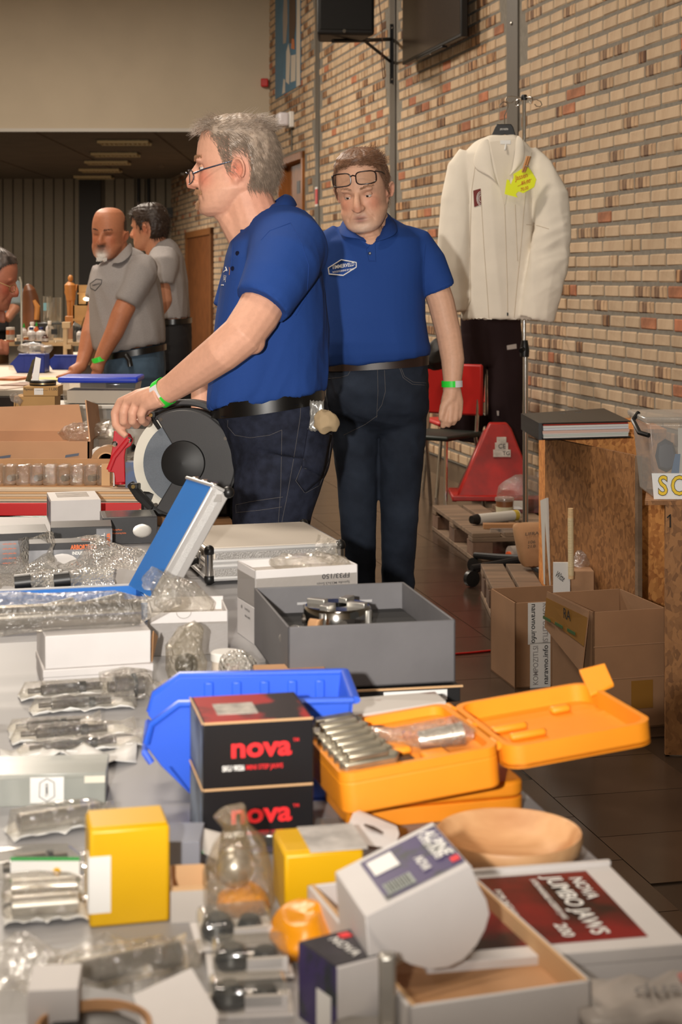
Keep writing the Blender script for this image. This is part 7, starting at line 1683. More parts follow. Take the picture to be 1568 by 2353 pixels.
# blister packs
B0 = None
for k, (x, y, rz, lb) in enumerate(((470, 2345, 6, 'lowest blister pack of black knobs at the bottom'), (480, 2268, 8, 'middle blister pack of black knobs with white card'), (455, 2210, 14, 'upper blister pack of black knobs left of the orange pouch'))):
    if B0 is None:
        B0 = thing('blister_pack', lb, 'blister pack', T(x, y), rz, 'blister packs of black knobs'); r = B0
        obj('backing_card', G().box(0, .075, 0, .05, 0, .0015), m_wb, B0); obj('clear_dome', G().box(.004, .071, .004, .044, .0015, .024), f_clr, B0, bevel=.006)
        obj('black_knob', G().lathe([(.014, 0), (.016, .006), (.012, .016), (.008, .019)], 20, TR(.022, .024, .002)), m_black, B0); obj('black_knob', G().lathe([(.010, 0), (.012, .006), (.009, .014)], 18, TR(.052, .024, .002)), m_black, B0)
        obj('white_insert', G().box(.034, .07, .004, .009, .002, .016), m_wb, B0)
    else: r = clone(B0, T(x, y)+V((0, 0, .004*k)), Euler((radians(4*k), 0, radians(rz))), lb)
# bits behind the bagged knob
t, w_ = box_at('kraft_box', 'open pale kraft box between the yellow box and the bagged knob', 'box', (392, 2120), (476, 2116)); obj('carton', tray(0, w_, 0, .06, 0, .034, .002), m_kr2, t); obj('white_end', G().box(0, w_, -.001, 0, .0, .03), m_wbi, t)
t = thing('green_card', 'white and green packet standing behind the bagged knob', 'packet', T(450, 1990)); P = [Wr(428, 1900, 1.75), Wr(470, 1962, 1.72), Wr(440, 1950, 1.72), Wr(418, 1908, 1.75)]
obj('green_face', G().slab(P, (0, .002, 0)), mat('packet green', (20, 132, 74), .4), t, w=True); P = [Wr(412, 1890, 1.76), Wr(508, 1915, 1.74), Wr(500, 1975, 1.70), Wr(470, 1962, 1.72)]; obj('white_face', G().slab(P, (0, .002, 0)), m_wbi, t, w=True)
obj('grey_carton', G().box(-.19, -.145, 1.70, 1.76, .75, .79), mat('grey blue carton', (128, 130, 140), .5), None, bevel=.001, label='small grey carton behind the bagged knob', cat='box')
# flat card boxes around the orange case and blue bin
t = thing('printed_leaflet', 'printed grey leaflet behind the open orange case', 'leaflet', T(850, 1700)); P = [Wr(795, 1612, 2.2), Wr(1000, 1596, 2.26), Wr(1025, 1618, 2.16), Wr(815, 1650, 2.1)]
obj('sheet', G().slab(P, (0, 0, .004)), mat('leaflet print', (196, 190, 184), .5, var=.5, vs=14, rgb2=(120, 78, 60), thr=(.3, .4)), t, w=True)

# ================================================================== grinder
cG = Wr(424, 1064, 4.08); nG = V((-.16, -.98, .06)).normalized(); MG_ = frame(cG, nG, V((1, 0, 0)))
gr = thing('bench_grinder', 'black and grey wet grinding machine with big stone wheel under the man\'s hand', 'grinder', V((cG.x, cG.y, .78)))
m_gb = mat('grinder black', (58, 57, 58), .42, bump=.05, bs=800); m_gb2 = mat('grinder hub', (22, 21, 21), .5)
m_stone = mat('grey stone', (112, 118, 126), .8, var=.12, vs=400, bump=.15, bs=500); m_pstone = mat('pale stone', (226, 220, 206), .8)
def gpt(px, py, k=0):                       # picture point on the wheel's plane
    o = V((0, 0, H)); d = Wr(px, py, 1)-o; s_ = ((cG+nG*k)-o).dot(nG)/d.dot(nG); return MG_.inverted() @ (o+d*s_)
R_ = .131
obj('pale_wheel', G().lathe([(.02, -.055), (R_*.985, -.055), (R_*.99, -.012), (.02, -.012)], 72, MG_ @ TR(-.004, .0, 0)), m_pstone, gr, w=True, smooth=40)
obj('grey_stone', G().lathe([(.02, -.012), (.105, -.012), (.105, .0), (.02, .002)], 64, MG_), m_stone, gr, w=True, smooth=40)
def sector(a0, a1, r0, r1, z0, z1, n=60):
    an = [radians(a0+(a1-a0)*i/n) for i in range(n+1)]; rows = [[(r0*cos(a), r0*sin(a), z0), (r1*cos(a), r1*sin(a), z0), (r1*cos(a), r1*sin(a), z1), (r0*cos(a), r0*sin(a), z1)] for a in an]
    return G().loft(rows, True)
obj('cover_plate', sector(-122, 122, .052, R_, .0, .012).xf(MG_), m_gb, gr, w=True, bevel=.003, smooth=40)
obj('cover_shell', sector(-128, 124, R_-.004, R_+.004, -.07, .008).xf(MG_), m_gb2, gr, w=True, smooth=40)
obj('upper_guard', sector(20, 132, R_+.006, R_+.022, -.08, -.02).xf(MG_ @ TR(-.006, .004, 0)), m_gb, gr, w=True, bevel=.004, smooth=40)
obj('hub_cap', G().lathe([(.055, .0), (.056, .012), (.054, .018), (.03, .026), (.0, .028)], 48, MG_), m_gb2, gr, w=True, smooth=50)
m_brass = mat('brass screw', (176, 150, 96), .3, .9)
for a, r_, br in ((118, .121, 0), (30, .123, 0), (-124, .123, 0), (-60, .123, 0)):
    obj('screw', G().lathe([(.0045, .012), (.0045, .0145), (.002, .0145)], 12, MG_ @ TR(r_*cos(radians(a)), r_*sin(radians(a)), 0)), m_steeld, gr, w=True)
for (x, y) in ((348, 954), (308, 1118)):
    p = gpt(x, y, .01); o2 = obj('guard_hinge', G().cbox((p.x, p.y, p.z-.012), (.022, .016, .03), MG_), m_gb2, gr, w=True, bevel=.003); obj('hinge_screw', G().lathe([(.005, 0), (.005, .006), (.0022, .006)], 12, MG_ @ TR(p.x, p.y, p.z+.002)), m_brass, o2, w=True)
obj('guard_edge', G().tube([MG_ @ gpt(349, 960, .012), MG_ @ gpt(366, 985, .012)], .005, 8), m_gb2, gr, w=True)
obj('lower_bracket', G().tube([MG_ @ gpt(300, 1112, .0), MG_ @ gpt(322, 1140, .006), MG_ @ gpt(350, 1168, .006)], [.01, .013, .01], 8), m_gb2, gr, w=True)
obj('motor_body', G().box(-.10, .12, .06, .26, -.14, .06, MG_ @ ROT(0, 0, 0) @ Matrix(((1, 0, 0, 0), (0, 0, 1, -.0), (0, -1, 0, 0), (0, 0, 0, 1)))), m_gb, gr, w=True, bevel=.02)
obj('base_frame', G().box(cG.x-.11, cG.x+.11, cG.y+.02, cG.y+.17, .776, .84), m_gb2, gr, w=True, bevel=.008)
# kraft pads under the grinder
kp = [T(445, 1216), T(548, 1212), T(560, 1188), T(300, 1190)]
obj('kraft_slab', G().hexa([at(p, .7505) for p in (V((-.40, 4.02, 0)), V((-.262, 4.02, 0)), V((-.30, 4.25, 0)), V((-.52, 4.25, 0)))]+[at(p, .775) for p in (V((-.40, 4.02, 0)), V((-.262, 4.02, 0)), V((-.30, 4.25, 0)), V((-.52, 4.25, 0)))]), m_kr, None, bevel=.001, label='flat brown carton under the grinding machine', cat='box')

# ================================================================== black tool boxes and white box behind the case
m_ab = mat('black product box', (46, 44, 46), .35, var=.3, vs=8, rgb2=(24, 23, 24)); m_abg = mat('grey product print', (150, 150, 154), .4, var=.6, vs=10, rgb2=(70, 70, 74)); m_or = mat('print orange', (232, 110, 40), .5)
def prod(label, pl, pr, d, h, z=.75):
    t, w_ = box_at('product_box', label, 'box', pl, pr, z=z, group='black power tool boxes'); obj('carton', G().box(0, w_, 0, d, 0, h), m_ab, t, bevel=.001); return t, w_
t, w_ = prod('black tool box with orange lines at the left edge', (-30, 1322), (112, 1316), .12, .085)
label_front(t, .0, w_-.002, .004, .07, m_abg)
for i in range(5): front('- turbo plane disc', t, .045, .064-.010*i, .005, m_or, y=-.0012, fit=.03)
obj('print_tool', G().tube([(.07, -.001, .04), (.11, -.001, .03)], .008, 8, flat=.2), m_steel, t)
t, w_ = prod('black tool box behind, right of the orange-lined one', (116, 1280), (258, 1276), .10, .065)
label_front(t, w_-.035, w_-.0, .002, .06, m_abg); lettering('BALL', basis((w_-.02, -.0012, .035), (0, 0, 1), (-1, 0, 0)), .010, m_lab, t, fit=.03, bold=.03); lettering('ARB', basis((w_-.008, -.0012, .035), (0, 0, 1), (-1, 0, 0)), .010, m_or, t, fit=.03, bold=.04)
t, w_ = prod('grey tool box with orange ARBORTECH lettering', (66, 1338), (236, 1332), .06, .078)
label_front(t, .0, w_, .002, .064, m_abg); front('ARBORTECH', t, w_*.74, .068, .013, m_or, y=-.0012, fit=.052, bold=.03); front('INDUSTRIAL', t, w_*.72, .056, .009, m_lab, y=-.0012, fit=.04, bold=.03)
obj('print_tool', crumple(G().ell((w_*.45, -.001, .04), (.03, .0006, .016), 16, 8), .0004, 80), mat('print white', (206, 200, 196), .4), t); label_top(t, w_*.72, w_*.92, .02, .05, .078, mat('print brown', (130, 66, 40), .5))
t, w_ = prod('black tool box with small orange print beside the grinder', (236, 1252), (362, 1248), .12, .062)
label_top(t, .01, w_-.01, .01, .11, .062, mat('silver top print', (96, 94, 92), .2, .5)); front('1 x TurboPlane', t, .03, .034, .005, m_or, y=-.0012, fit=.028); front('2 x Wood turning blades', t, .035, .026, .005, m_or, y=-.0012, fit=.038); obj('print_tool', G().ell((w_*.72, -.001, .03), (.022, .0008, .016), 16, 8), m_steel, t)
t, w_ = box_at('white_box', 'plain white box standing in front of the red table edge', 'box', (117, 1210), (232, 1206)); closed(t, w_, .17, .064, m_wb, .0012)
label_top(t, .02, .10, .06, .15, .064, mat('label greybrown', (150, 138, 128), .5, var=.3, vs=40))
obj('side_print', G().box(-.0006, 0, .02, .15, .006, .058), mat('photo print', (120, 132, 150), .5), t)

# ================================================================== second table with red edge
table('table with red edge band behind the grinder', -2.6, 4.42, 6.6, .765, -.46, -.62, mat('red edge', (206, 26, 28), .4))
ZB = .765
# flattened cardboard sheets, one by one
for i in range(5):
    y0 = 4.452+.004*i; obj('cardboard_sheet', G().box(-2.2, -.50-.006*((i*7) % 3), y0, y0+.30, ZB+.0015+.0062*i, ZB+.0015+.0062*i+.0055), m_kr2 if i % 2 else mat('pale corrugated', (206, 186, 160), .85), None, label='%s corrugated cardboard sheet in the flat pile on the red-edged table' % ('lowest', 'second', 'middle', 'fourth', 'top')[i], cat='cardboard sheet', group='flat pile of cardboard sheets')
ZS = ZB+.031
# long clear blister carton
p0 = Wr(-30, 1126, 4.52); p0.z = ZS
t = thing('blister_carton', 'long clear blister tray with torn kraft ends on the cardboard pile', 'carton', p0, 0)
L_ = .345
obj('kraft_back', G().box(0, L_, .07, .075, 0, .07), m_kr, t); obj('kraft_floor', G().box(0, L_+.01, 0, .075, 0, .003), m_kr, t)
for i in range(9): obj('clear_cell', G().box(.003+i*.037, .038+i*.037, .006, .066, .004, .058), film('shiny blister', (226, 222, 214), .22, .05, .3, 30, .7), t, bevel=.006)
for i in range(8): 
    if i % 2: obj('steel_part', G().tube([(.02+i*.037, .02, .022), (.034+i*.037, .05, .022)], .009, 10), m_steel, t)
obj('white_end', G().box(L_, L_+.004, 0, .075, 0, .072), m_wb, t); obj('torn_end', crumple(G().box(L_-.03, L_-.008, -.002, .0, .004, .064), .003, 120, 2), m_kr2, t)
# big cardboard box, open
bp = [Wr(-60, 1058, 4.9), Wr(205, 1055, 4.9), Wr(230, 1030, 5.25), Wr(-40, 1030, 5.25)]
bp = [V((p.x, p.y, ZB)) for p in bp]
cbx = open_carton('cardboard_box', 'big open brown cardboard box on the red-edged table', bp, .118, m=mat('warm card', (196, 150, 114), .85, var=.08, vs=6))
m_wc = mat('warm card', (196, 150, 114), .85)
a_, b_ = bp[3], bp[2]
obj('back_flap', G().slab([at(a_, ZB+.118), at(b_, ZB+.118)+V((-.05, 0, 0)), at(b_, ZB+.20)+V((-.07, .02, 0)), at(a_, ZB+.19)+V((0, .02, 0))], (0, .004, 0)), m_wc, cbx, w=True)
c_ = bp[1]
obj('side_flap', G().slab([at(c_, ZB+.118), at(b_, ZB+.118), at(b_, ZB+.20)+V((-.01, 0, 0)), at(c_, ZB+.235)+V((-.025, .08, 0))], (.004, 0, 0)), m_wc, cbx, w=True)
obj('clear_bag', crumple(G().ell((bp[0]+bp[2])/2+V((.16, .05, .125)), (.11, .08, .03), 26, 16), .018, 18, 3), film('shiny polybag', (214, 200, 180), .3, .08, .8, 40, .6), None, label='clear bag of parts heaped in the big open cardboard box', cat='bag')
for i, (x, y) in enumerate(((8, 1048), (165, 1044))):
    c = Wr(x, y, 4.895); obj('tape_scrap', G().slab([c+V((-.02, -.001, -.01)), c+V((.02, -.001, -.004)), c+V((.022, -.001, .004)), c+V((-.018, -.001, -.002))], (0, -.0006, 0)), mat('blue grey tape', (84, 92, 110), .4), cbx, w=True)
# tape gun and roll, red-white box
t = thing('tape_dispenser', 'red metal tape gun standing below the man\'s fingers', 'tape dispenser', Wr(275, 1110, 4.5), 0)
gp = [(262, 990), (283, 992), (300, 998), (306, 1010), (301, 1024), (289, 1032), (286, 1050), (288, 1108), (266, 1110), (262, 1086), (248, 1084), (252, 1060), (258, 1030)]
def pslab(pts, D, th_): 
    n = len(pts); A_ = [Wr(x, y, D) for x, y in pts]; B_2 = [p+V((0, th_, 0)) for p in A_]
    return G().add(A_+B_2, [tuple(range(n)), tuple(range(2*n-1, n-1, -1))]+[(i, (i+1) % n, n+(i+1) % n, n+i) for i in range(n)])
m_tg = mat('tape gun red', (198, 32, 44), .3)
obj('side_plate', pslab(gp, 4.5, .006), m_tg, t, w=True, bevel=.002); obj('side_plate', pslab(gp, 4.55, .006), m_tg, t, w=True, bevel=.002)
obj('ridge', G().tube([Wr(296, 1008, 4.497), Wr(262, 1050, 4.497), Wr(250, 1080, 4.497)], .007, 8, flat=.6), m_tg, t, w=True)
for (x, y) in ((297, 1011), (264, 1020)): obj('rivet', G().lathe([(.008, 0), (.008, .003), (.004, .006)], 14, frame(Wr(x, y, 4.5), (0, -1, 0))), m_chrome, t, w=True)
obj('grip', G().tube([Wr(277, 1085, 4.528), Wr(277, 1112, 4.528)], .016, 12), m_tg, t, w=True)
ro = thing('tape_roll', 'brown parcel tape roll behind the red tape gun', 'tape roll', Wr(245, 1085, 4.62)); obj('tape', G().lathe([(.026, -.025), (.042, -.025), (.042, .025), (.026, .025), (.026, -.025)], 36, frame(Wr(247, 1058, 4.62), (0, -1, 0))), mat('parcel tape', (170, 128, 84), .3), ro, w=True); obj('core', G().lathe([(.022, -.026), (.026, -.026), (.026, .026), (.022, .026), (.022, -.026)], 30, frame(Wr(247, 1058, 4.62), (0, -1, 0))), m_kr2, ro, w=True)
t = thing('red_white_box', 'red and white carton behind the tape roll', 'box', V((Wr(212, 0, 4.75).x, 4.75, ZB))); obj('carton', G().box(0, .09, 0, .08, 0, .11), mat('white side', (214, 210, 206), .5), t, bevel=.001); obj('red_corner', G().prism([(0, .01), (.055, .01), (0, .08)], .001, Matrix(((1, 0, 0, 0), (0, 0, -1, -.0), (0, 1, 0, 0), (0, 0, 0, 1)))), m_red, t)
t = thing('product_box', 'small blue and grey printed box beside the grinder wheel', 'box', V((Wr(288, 0, 4.5).x, 4.5, ZS))); obj('carton', G().box(0, .035, 0, .05, 0, .07), mat('blue grey print', (70, 96, 140), .5, var=.6, vs=30, rgb2=(96, 96, 100)), t, bevel=.001)
# trays of chrome parts behind
for k, (x0, x1, y, h_, lb) in enumerate(((215, 300, 1010, .06, 'clear tray of chrome parts behind the tape gun'), (212, 262, 968, .05, 'clear box of dark chrome tools under the man\'s hand'))):
    D = 5.0+.25*k; p0 = Wr(x0, 0, D); p1 = Wr(x1, 0, D); zz_ = Wr(0, y, D).z-h_
    t = thing('parts_tray', lb, 'tray', V((p0.x, D, ZB))); w_ = p1.x-p0.x
    obj('stand_box', G().box(0, w_, 0, .1, 0, max(.01, zz_-ZB)), m_wbi, t); obj('tray', tray(0, w_, 0, .1, zz_-ZB, zz_-ZB+h_, .002), f_clr, t)
    for i in range(3): obj('chrome_part', G().tube([(.02+i*w_*.28, .02, zz_-ZB+.018), (.02+i*w_*.28+.03, .06, zz_-ZB+.03)], [.010, .013], 12), m_steel if (i+k) % 2 else m_black, t)
# blue-lid container on a clear one
D = 5.6; x0, x1 = Wr(138, 0, D).x, Wr(312, 0, D).x; zb_ = Wr(0, 930, D).z; zl = Wr(0, 880, D).z
t = thing('storage_tub', 'long clear tub with white lid under the blue-lidded one', 'storage box', V((x0-.05, D, ZB))); obj('tub', G().box(.0, x1-x0+.09, 0, .2, 0, zb_-ZB-.014), film('frosted tub', (206, 200, 190), .5, .25), t, bevel=.006); obj('lid', G().box(-.01, x1-x0+.10, -.01, .21, zb_-ZB-.014, zb_-ZB), mat('frosted lid', (206, 200, 190), .35), t, bevel=.004)
t = thing('storage_tub', 'clear food tub with bright blue lid beside the man\'s wrist', 'storage box', V((x0, D, zb_))); w_ = x1-x0
obj('tub', G().hexa([(.012, .012, 0), (w_-.012, .012, 0), (w_-.012, .17, 0), (.012, .17, 0), (0, 0, zl-zb_), (w_, 0, zl-zb_), (w_, .18, zl-zb_), (0, .18, zl-zb_)]), f_clr, t, bevel=.006); obj('white_contents', crumple(G().box(.02, w_-.02, .02, .16, .004, (zl-zb_)*.6), .006, 20), mat('white cloth', (222, 214, 204), .8), t)
obj('lid', G().box(-.008, w_+.008, -.008, .188, zl-zb_, zl-zb_+.02), mat('blue lid', (30, 60, 190), .35), t, bevel=.007)
# kraft carton with handwriting, black disc and price cards
D = 5.35; x0, x1 = Wr(53, 0, D).x, Wr(133, 0, D).x; z0, z1 = Wr(0, 910, D).z, Wr(0, 888, D).z
t = thing('kraft_box', 'small kraft box with barcode sticker and handwriting', 'box', V((x0, D, z0))); m_kg = mat('golden kraft', (190, 150, 96), .8, var=.08, vs=10); w_ = x1-x0
obj('carton', G().box(0, w_, 0, .1, 0, z1-z0), m_kg, t, bevel=.001); label_front(t, w_*.32, w_*.58, .004, z1-z0-.006, m_lab)
for i in range(9): obj('barcode_bar', G().box(w_*.36+i*.0044, w_*.36+i*.0044+.0018+.001*(i % 3), -.0012, 0, .018, z1-z0-.012), m_txt, t)
front('Playwood', t, w_*.16, .022, .012, m_txt, fit=.03); front('11,00', t, w_*.86, .022, .012, m_txt, fit=.026)
t = thing('kraft_box', 'wider kraft box under the one with the barcode', 'box', V((x0-.03, D, ZB))); obj('carton', G().box(0, w_+.02, 0, .11, 0, z0-ZB-.001), m_kg, t, bevel=.001); obj('flap', G().slab([(-.01, 0, .06), (0, .1, .06), (.015, .1, z0-ZB), (.01, 0, z0-ZB)], (-.002, 0, 0)), m_kg, t)
t = thing('round_lid', 'flat black round lid on the kraft box', 'lid', V((x0+.055, D+.05, z1))); obj('disc', G().lathe([(.042, 0), (.043, .004), (.043, .015), (.040, .017)], 30), m_black, t); obj('rim', G().lathe([(.0436, .006), (.0436, .009), (.043, .009)], 30), mat('gilt wire', (200, 170, 120), .3, .9), t)
t = thing('price_sign', 'tilted white price card with chrome trim on the round lid', 'card', V((x0+.05, D+.05, z1+.018)))
P = [Wr(72, 877, D+.04), Wr(88, 878, D+.04), Wr(94, 824, D+.06), Wr(82, 820, D+.06)]; obj('card', G().slab(P, (0, .003, 0)), m_lab, t, w=True); P = [Wr(58, 876, D+.045), Wr(70, 878, D+.045), Wr(81, 822, D+.065), Wr(74, 828, D+.065)]; obj('trim_plate', G().slab(P, (0, .004, 0)), mat('patterned chrome', (170, 160, 130), .2, .9, var=.5, vs=40), t, w=True)
obj('wire_loop', crumple(G().tube([Wr(30, 905, 5.3), Wr(34, 915, 5.3), Wr(44, 922, 5.3), Wr(40, 925, 5.3)], .012, 12), .01, 50, 3), film('bright polybag', (226, 222, 214), .3, .06), None, label='twist of shiny film at the left edge beside the kraft boxes', cat='film')

# ================================================================== far counter with bottles
ZT = .872
table('far counter crowded with bottles and papers', -3.2, 7.3, 11.0, ZT, -1.15, -1.74, m=mat('cream counter', (202, 186, 166), .6))
obj('front_board', G().box(-3.1, -1.17, 7.27, 7.29, .5, ZT-.03), mat('dark board', (60, 46, 38), .7), bpy.data.objects['table.002'], w=True)
random.seed(31)
for k, (x, y, lb, c) in enumerate(((12, 892, 'printed brochure at the left end of the far counter', (196, 170, 150)), (50, 884, 'brown print lying on the far counter', (150, 110, 84)), (85, 878, 'pale sheet between prints on the far counter', (216, 206, 196)), (118, 874, 'yellowish paper by the bald man\'s hand', (214, 206, 120)), (30, 872, 'orange striped print at the back of the far counter', (196, 120, 70)))):
    p = T(x, y, ZT); w_ = .12; obj('printed_sheet', G().box(-w_/2, w_/2, -.1, .1, 0, .003+.002*k, Matrix.Translation(p) @ RZ(random.uniform(-20, 20))), mat('sheet %d' % k, c, .6, var=.35, vs=16), None, label=lb, cat='paper')
def bin_far(label, x0, x1, y, D, h_, grp='small blue bins on the far counter'):
    p0 = Wr(x0, y, D); w_ = Wr(x1, y, D).x-p0.x; t = thing('storage_bin', label, 'bin', V((p0.x, D, ZT)), 0, grp)
    m = mat('navy bin plastic', (26, 48, 140), .35); prf = [(.02, 0), (w_, 0), (w_, h_), (.03, h_), (-.02, h_*.45), (.0, h_*.4)]
    obj('near_wall', G().prism(prf, .004, XZ(.004)), m, t, bevel=.002); obj('far_wall', G().prism(prf, .004, XZ(.14)), m, t); obj('back_wall', G().box(w_-.004, w_, 0, .14, 0, h_), m, t); obj('floor', G().box(.02, w_, 0, .14, 0, .004), m, t); obj('rim', G().tube([(.03, 0, h_), (w_, 0, h_)], .006, 6), m, t)
    for i in range(4): obj('side_rib', G().box(.05+i*w_*.2, .058+i*w_*.2, -.003, .0, .02, h_-.01), m, t)
    return t
bin_far('navy blue open bin with a clear bag, left of the wooden post', 30, 103, 840, 8.6, .095)
bin_far('navy blue bin with its open end towards us, right of the post', 112, 178, 838, 8.9, .075)
obj('clear_bag', crumple(G().ell(Wr(80, 800, 8.65), (.09, .05, .03), 22, 14), .02, 16, 3), f_hazy, None, label='hazy plastic bag draped over the left navy bin', cat='bag')
t = thing('wood_post', 'small wooden display post with cross pieces on the far counter', 'display stand', T(150, 840, ZT)); m_pw = mat('planed wood', (214, 184, 142), .7, var=.12, vs=8); Dq = T(150, 840, ZT).y
obj('post', G().box(Wr(145, 0, Dq).x, Wr(154, 0, Dq).x, Dq, Dq+.02, ZT, Wr(0, 748, Dq).z), m_pw, t, w=True, bevel=.002); obj('top_block', G().box(Wr(143, 0, Dq).x, Wr(162, 0, Dq).x, Dq-.01, Dq+.03, Wr(0, 754, Dq).z, Wr(0, 740, Dq).z), m_pw, t, w=True, bevel=.002); obj('lower_block', G().box(Wr(150, 0, Dq).x, Wr(164, 0, Dq).x, Dq-.01, Dq+.03, Wr(0, 802, Dq).z, Wr(0, 792, Dq).z), m_pw, t, w=True, bevel=.002)
# riser with bottles
ZR = Wr(0, 786, 9.4).z
t = thing('riser_shelf', 'low wooden riser holding the bottles and jars', 'shelf', V((-2.4, 9.5, ZT))); x0, x1 = Wr(-20, 0, 9.35).x, Wr(205, 0, 9.35).x
obj('shelf_board', G().box(x0, x1, 9.35, 10.4, ZR-.02, ZR), mat('riser board', (190, 160, 120), .7), t, w=True)
for x in (x0, (x0+x1)/2, x1-.02): obj('support', G().box(x, x+.02, 9.36, 10.38, ZT, ZR-.02), mat('riser board', (190, 160, 120), .7), t, w=True)
obj('black_front', G().box(Wr(34, 0, 9.34).x, Wr(95, 0, 9.34).x, 9.335, 9.35, Wr(0, 792, 9.34).z, Wr(0, 784, 9.34).z), m_black, t, w=True)
m_jarw = mat('white bottle', (206, 200, 196), .35); m_navy = mat('navy cap', (24, 38, 96), .4); m_glass = film('glass', (206, 214, 212), .10, .03, edge=.6); m_grcap = mat('green nozzle', (20, 140, 40), .4); m_amber = mat('amber label', (172, 84, 30), .4)
def bottle(label, x, yb, wpx, hpx, D, cap, capm, body=None, kind='bottle', z=None):
    p = Wr(x, yb, D); p.z = z if z is not None else ZR; s_ = D/3800; r = wpx/2*s_; h = hpx*s_
    t = thing('bottle' if kind == 'bottle' else 'jar', label, kind, p, group='bottles and jars on the riser')
    if kind == 'bottle': prf = [(r*.95, 0), (r, h*.03), (r, h*.62), (r*.85, h*.70), (r*.42, h*.78), (r*.42, h*.84)]
    else: prf = [(r*.92, 0), (r, h*.04), (r, h*.78), (r*.9, h*.84)]
    obj('body', G().lathe(prf, 20), body or m_jarw, t, smooth=50)
    if cap == 'nozzle': obj('cap', G().lathe([(r*.45, h*.84), (r*.4, h*.9), (r*.12, h*1.1)], 14), capm, t)
    else: obj('cap', G().lathe([(r*.5 if kind == 'bottle' else r*1.02, h*.83), (r*.5 if kind == 'bottle' else r*1.02, h*.98), (r*.45 if kind == 'bottle' else r*.95, h)], 16), capm, t)
    obj('label', G().lathe([(r*1.02, h*.15), (r*1.02, h*.5)], 20), mat('bottle label', (196, 190, 186), .5, var=.4, vs=40), t)
    return t
for a in (('white bottle with navy shoulder, left one of the pair', 72, 780, 20, 34, 9.42, 'cap', m_navy), ('white bottle with navy shoulder, right one of the pair', 94, 782, 22, 34, 9.42, 'cap', m_navy), ('tall white bottle with white cap at the back of the riser', 74, 760, 20, 40, 9.8, 'cap', m_jarw),
          ('white bottle with green nozzle beside the orange jar', 55, 778, 14, 38, 9.5, 'nozzle', m_grcap), ('amber bottle with green nozzle between white bottles', 84, 770, 12, 38, 9.7, 'nozzle', m_grcap, m_amber), ('white pump bottle behind the glass jar', 114, 768, 18, 44, 9.7, 'cap', m_white),
          ('dark little bottle in front of the glass jar', 104, 776, 15, 18, 9.38, 'cap', mat('brown cap', (70, 44, 36), .4), mat('brown glass', (84, 54, 44), .3)), ('small white bottle at the right of the riser', 183, 780, 15, 32, 9.4, 'cap', m_black)):
    bottle(*a)
bottle('white and orange tub at the left of the bottles', 24, 782, 20, 34, 9.4, 'cap', m_jarw, m_amber, 'jar')
bottle('small white jar in front of the orange tub', 45, 782, 14, 16, 9.4, 'cap', m_jarw, m_jarw, 'jar'); bottle('small brown jar left of the dark bottle', 60, 784, 12, 12, 9.37, 'cap', mat('gilt lid', (170, 130, 60), .4), m_amber, 'jar')
for k, (x, yb, wd, ht, D, lb) in enumerate(((128, 784, 36, 40, 9.42, 'wide glass jar with black square label'), (166, 784, 22, 38, 9.42, 'straight drinking glass right of the wooden post'), (124, 740, 34, 58, 10.1, 'tall glass cylinder with bright reflection at the back'), (108, 738, 18, 60, 10.2, 'tall narrow glass with blue label at the back'))):
    p = Wr(x, yb, D); p.z = ZR if yb > 760 else ZR+.09; r = wd/2*D/3800; h = ht*D/3800
    t = thing('glass_jar', lb, 'glass jar', p, group='glassware on the riser'); obj('glass', G().lathe([(r*.9, 0), (r, .006), (r, h), (r*.95, h), (r*.94, .01), (0, .008)], 28), m_glass, t, smooth=50); obj('base_rim', G().lathe([(r*.98, 0), (r*1.02, .003), (r*.98, .007)], 28), m_glass, t)
    if k in (0, 3): obj('label', G().box(-.018, .018, -r*1.03, -r*.98, h*.45, h*.75), m_black if k == 0 else mat('blue label', (120, 170, 180), .5), t)
o = thing('box_stand', 'low black box lifting the tall glasses at the back', 'box', V((Wr(115, 0, 10.15).x, 10.15, ZR))); obj('box', G().box(-.11, .09, -.1, .14, 0, .09), m_black, o, bevel=.003)
# wooden mannequin, wooden boxes, black cup, lamp
Dm = 9.9; p = Wr(160, 0, Dm); t = thing('artist_figure', 'small carved wooden figure standing behind the bottles', 'figure', V((p.x, Dm, ZR)))
m_man = mat('honey wood', (188, 124, 60), .5, var=.15, vs=10); q = lambda x, y, d=0: Wr(x, y, Dm+d)
obj('torso', G().tube([q(163, 690), q(162, 670), q(161, 655), q(162, 648)], [.028, .034, .034, .016], 14), m_man, t, w=True); obj('head', G().ell(q(162, 640), (.016, .018, .022), 14, 10), m_man, t, w=True)
for s_, pts in ((0, ((155, 656), (152, 672), (156, 684))), (1, ((169, 656), (174, 668), (178, 654)))): obj('arm', G().tube([q(*a_) for a_ in pts], [.013, .011, .009], 10), m_man, t, w=True)
for s_ in (159, 166): obj('leg', G().tube([q(s_, 688), q(s_, 706), q(s_, 726)], [.017, .013, .012], 10), m_man, t, w=True)
obj('plinth', G().box(q(152, 0).x, q(174, 0).x, Dm-.04, Dm+.04, ZR, q(0, 726).z), m_man, t, w=True, bevel=.004)
m_bxw = mat('pale box wood', (192, 148, 92), .6, var=.12, vs=10)
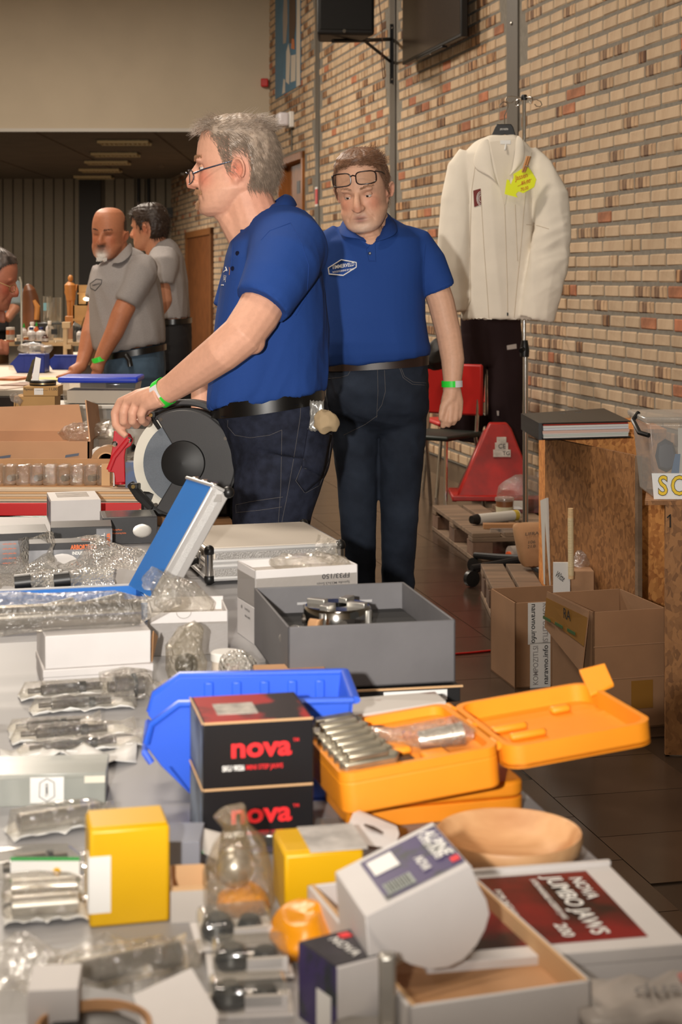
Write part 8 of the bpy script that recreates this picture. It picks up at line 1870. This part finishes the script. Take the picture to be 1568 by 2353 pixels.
for k, (x0, x1, y0, y1, lb) in enumerate(((178, 212, 700, 655, 'upper pale wooden box beside the carved figure'), (168, 214, 748, 702, 'lower pale wooden box under the lit one'))):
    D = 9.75; t = thing('wooden_box', lb, 'wooden box', V((Wr(x0, 0, D).x, D, ZR if k else Wr(0, 702, D).z)), 0, 'pale wooden boxes'); zt_ = Wr(0, y1, D).z-t.location.z; w_ = Wr(x1, 0, D).x-Wr(x0, 0, D).x
    obj('box', tray(0, w_, 0, .12, 0, zt_, .008), m_bxw, t); obj('front_rail', G().box(0, w_, -.006, 0, zt_*.55, zt_*.62), m_bxw, t)
t = thing('desk_lamp', 'small glowing lamp tube on the wooden box by the bald man', 'lamp', Wr(200, 690, 9.7)); obj('tube', G().ell(Wr(200, 687, 9.72), (.022, .012, .011), 14, 8), mat('lamp glow', (255, 244, 214), .5, emit=6), t, w=True); obj('holder', G().cyl(Wr(200, 690, 9.73), Wr(200, 700, 9.73), .006), m_black, t, w=True)
t = thing('pen_cup', 'black slanted cup at the right of the glassware', 'cup', V((Wr(182, 0, 9.45).x, 9.45, ZR))); r = .032
obj('cup', G().hexa([(-r, -r, 0), (r, -r, 0), (r, r, 0), (-r, r, 0), (-r, -r, .095), (r, -r, .078), (r, r, .078), (-r, r, .115)]), m_black, t, bevel=.003); obj('pen', G().tube([(.0, 0, .05), (.03, 0, .14)], .004, 8), mat('gilt wire', (200, 170, 120), .3, .9), t)
# clear screen and brown sculpture at the far left
t = thing('clear_screen', 'thin upright clear acrylic screen at the left behind the visitor', 'screen', T(52, 860, ZT)); D = 8.9
obj('pane', G().box(Wr(20, 0, D).x, Wr(50, 0, D).x, D, D+.004, ZT, Wr(0, 640, D).z), film('acrylic', (206, 214, 214), .06, .05, edge=.2), t, w=True); obj('edge', G().tube([Wr(50, 800, D), Wr(49, 650, D), Wr(45, 636, D)], .005, 6), mat('acrylic edge', (190, 190, 180), .3), t, w=True)
t = thing('wood_sculpture', 'rounded brown wooden sculpture left of the glassware', 'sculpture', Wr(72, 740, 10.3)); obj('body', crumple(G().tube([Wr(72, 790, 10.3), Wr(72, 735, 10.3), Wr(74, 700, 10.3), Wr(66, 665, 10.3), Wr(60, 655, 10.3)], [.075, .065, .055, .045, .01], 20), .012, 9, 3), mat('dark carved wood', (104, 60, 30), .5, var=.3, vs=8), t, w=True, sub=1); obj('pale_limb', G().tube([Wr(84, 735, 10.25), Wr(86, 705, 10.25), Wr(78, 690, 10.25)], [.016, .018, .01], 10), mat('honey wood', (188, 124, 60), .5), t, w=True)
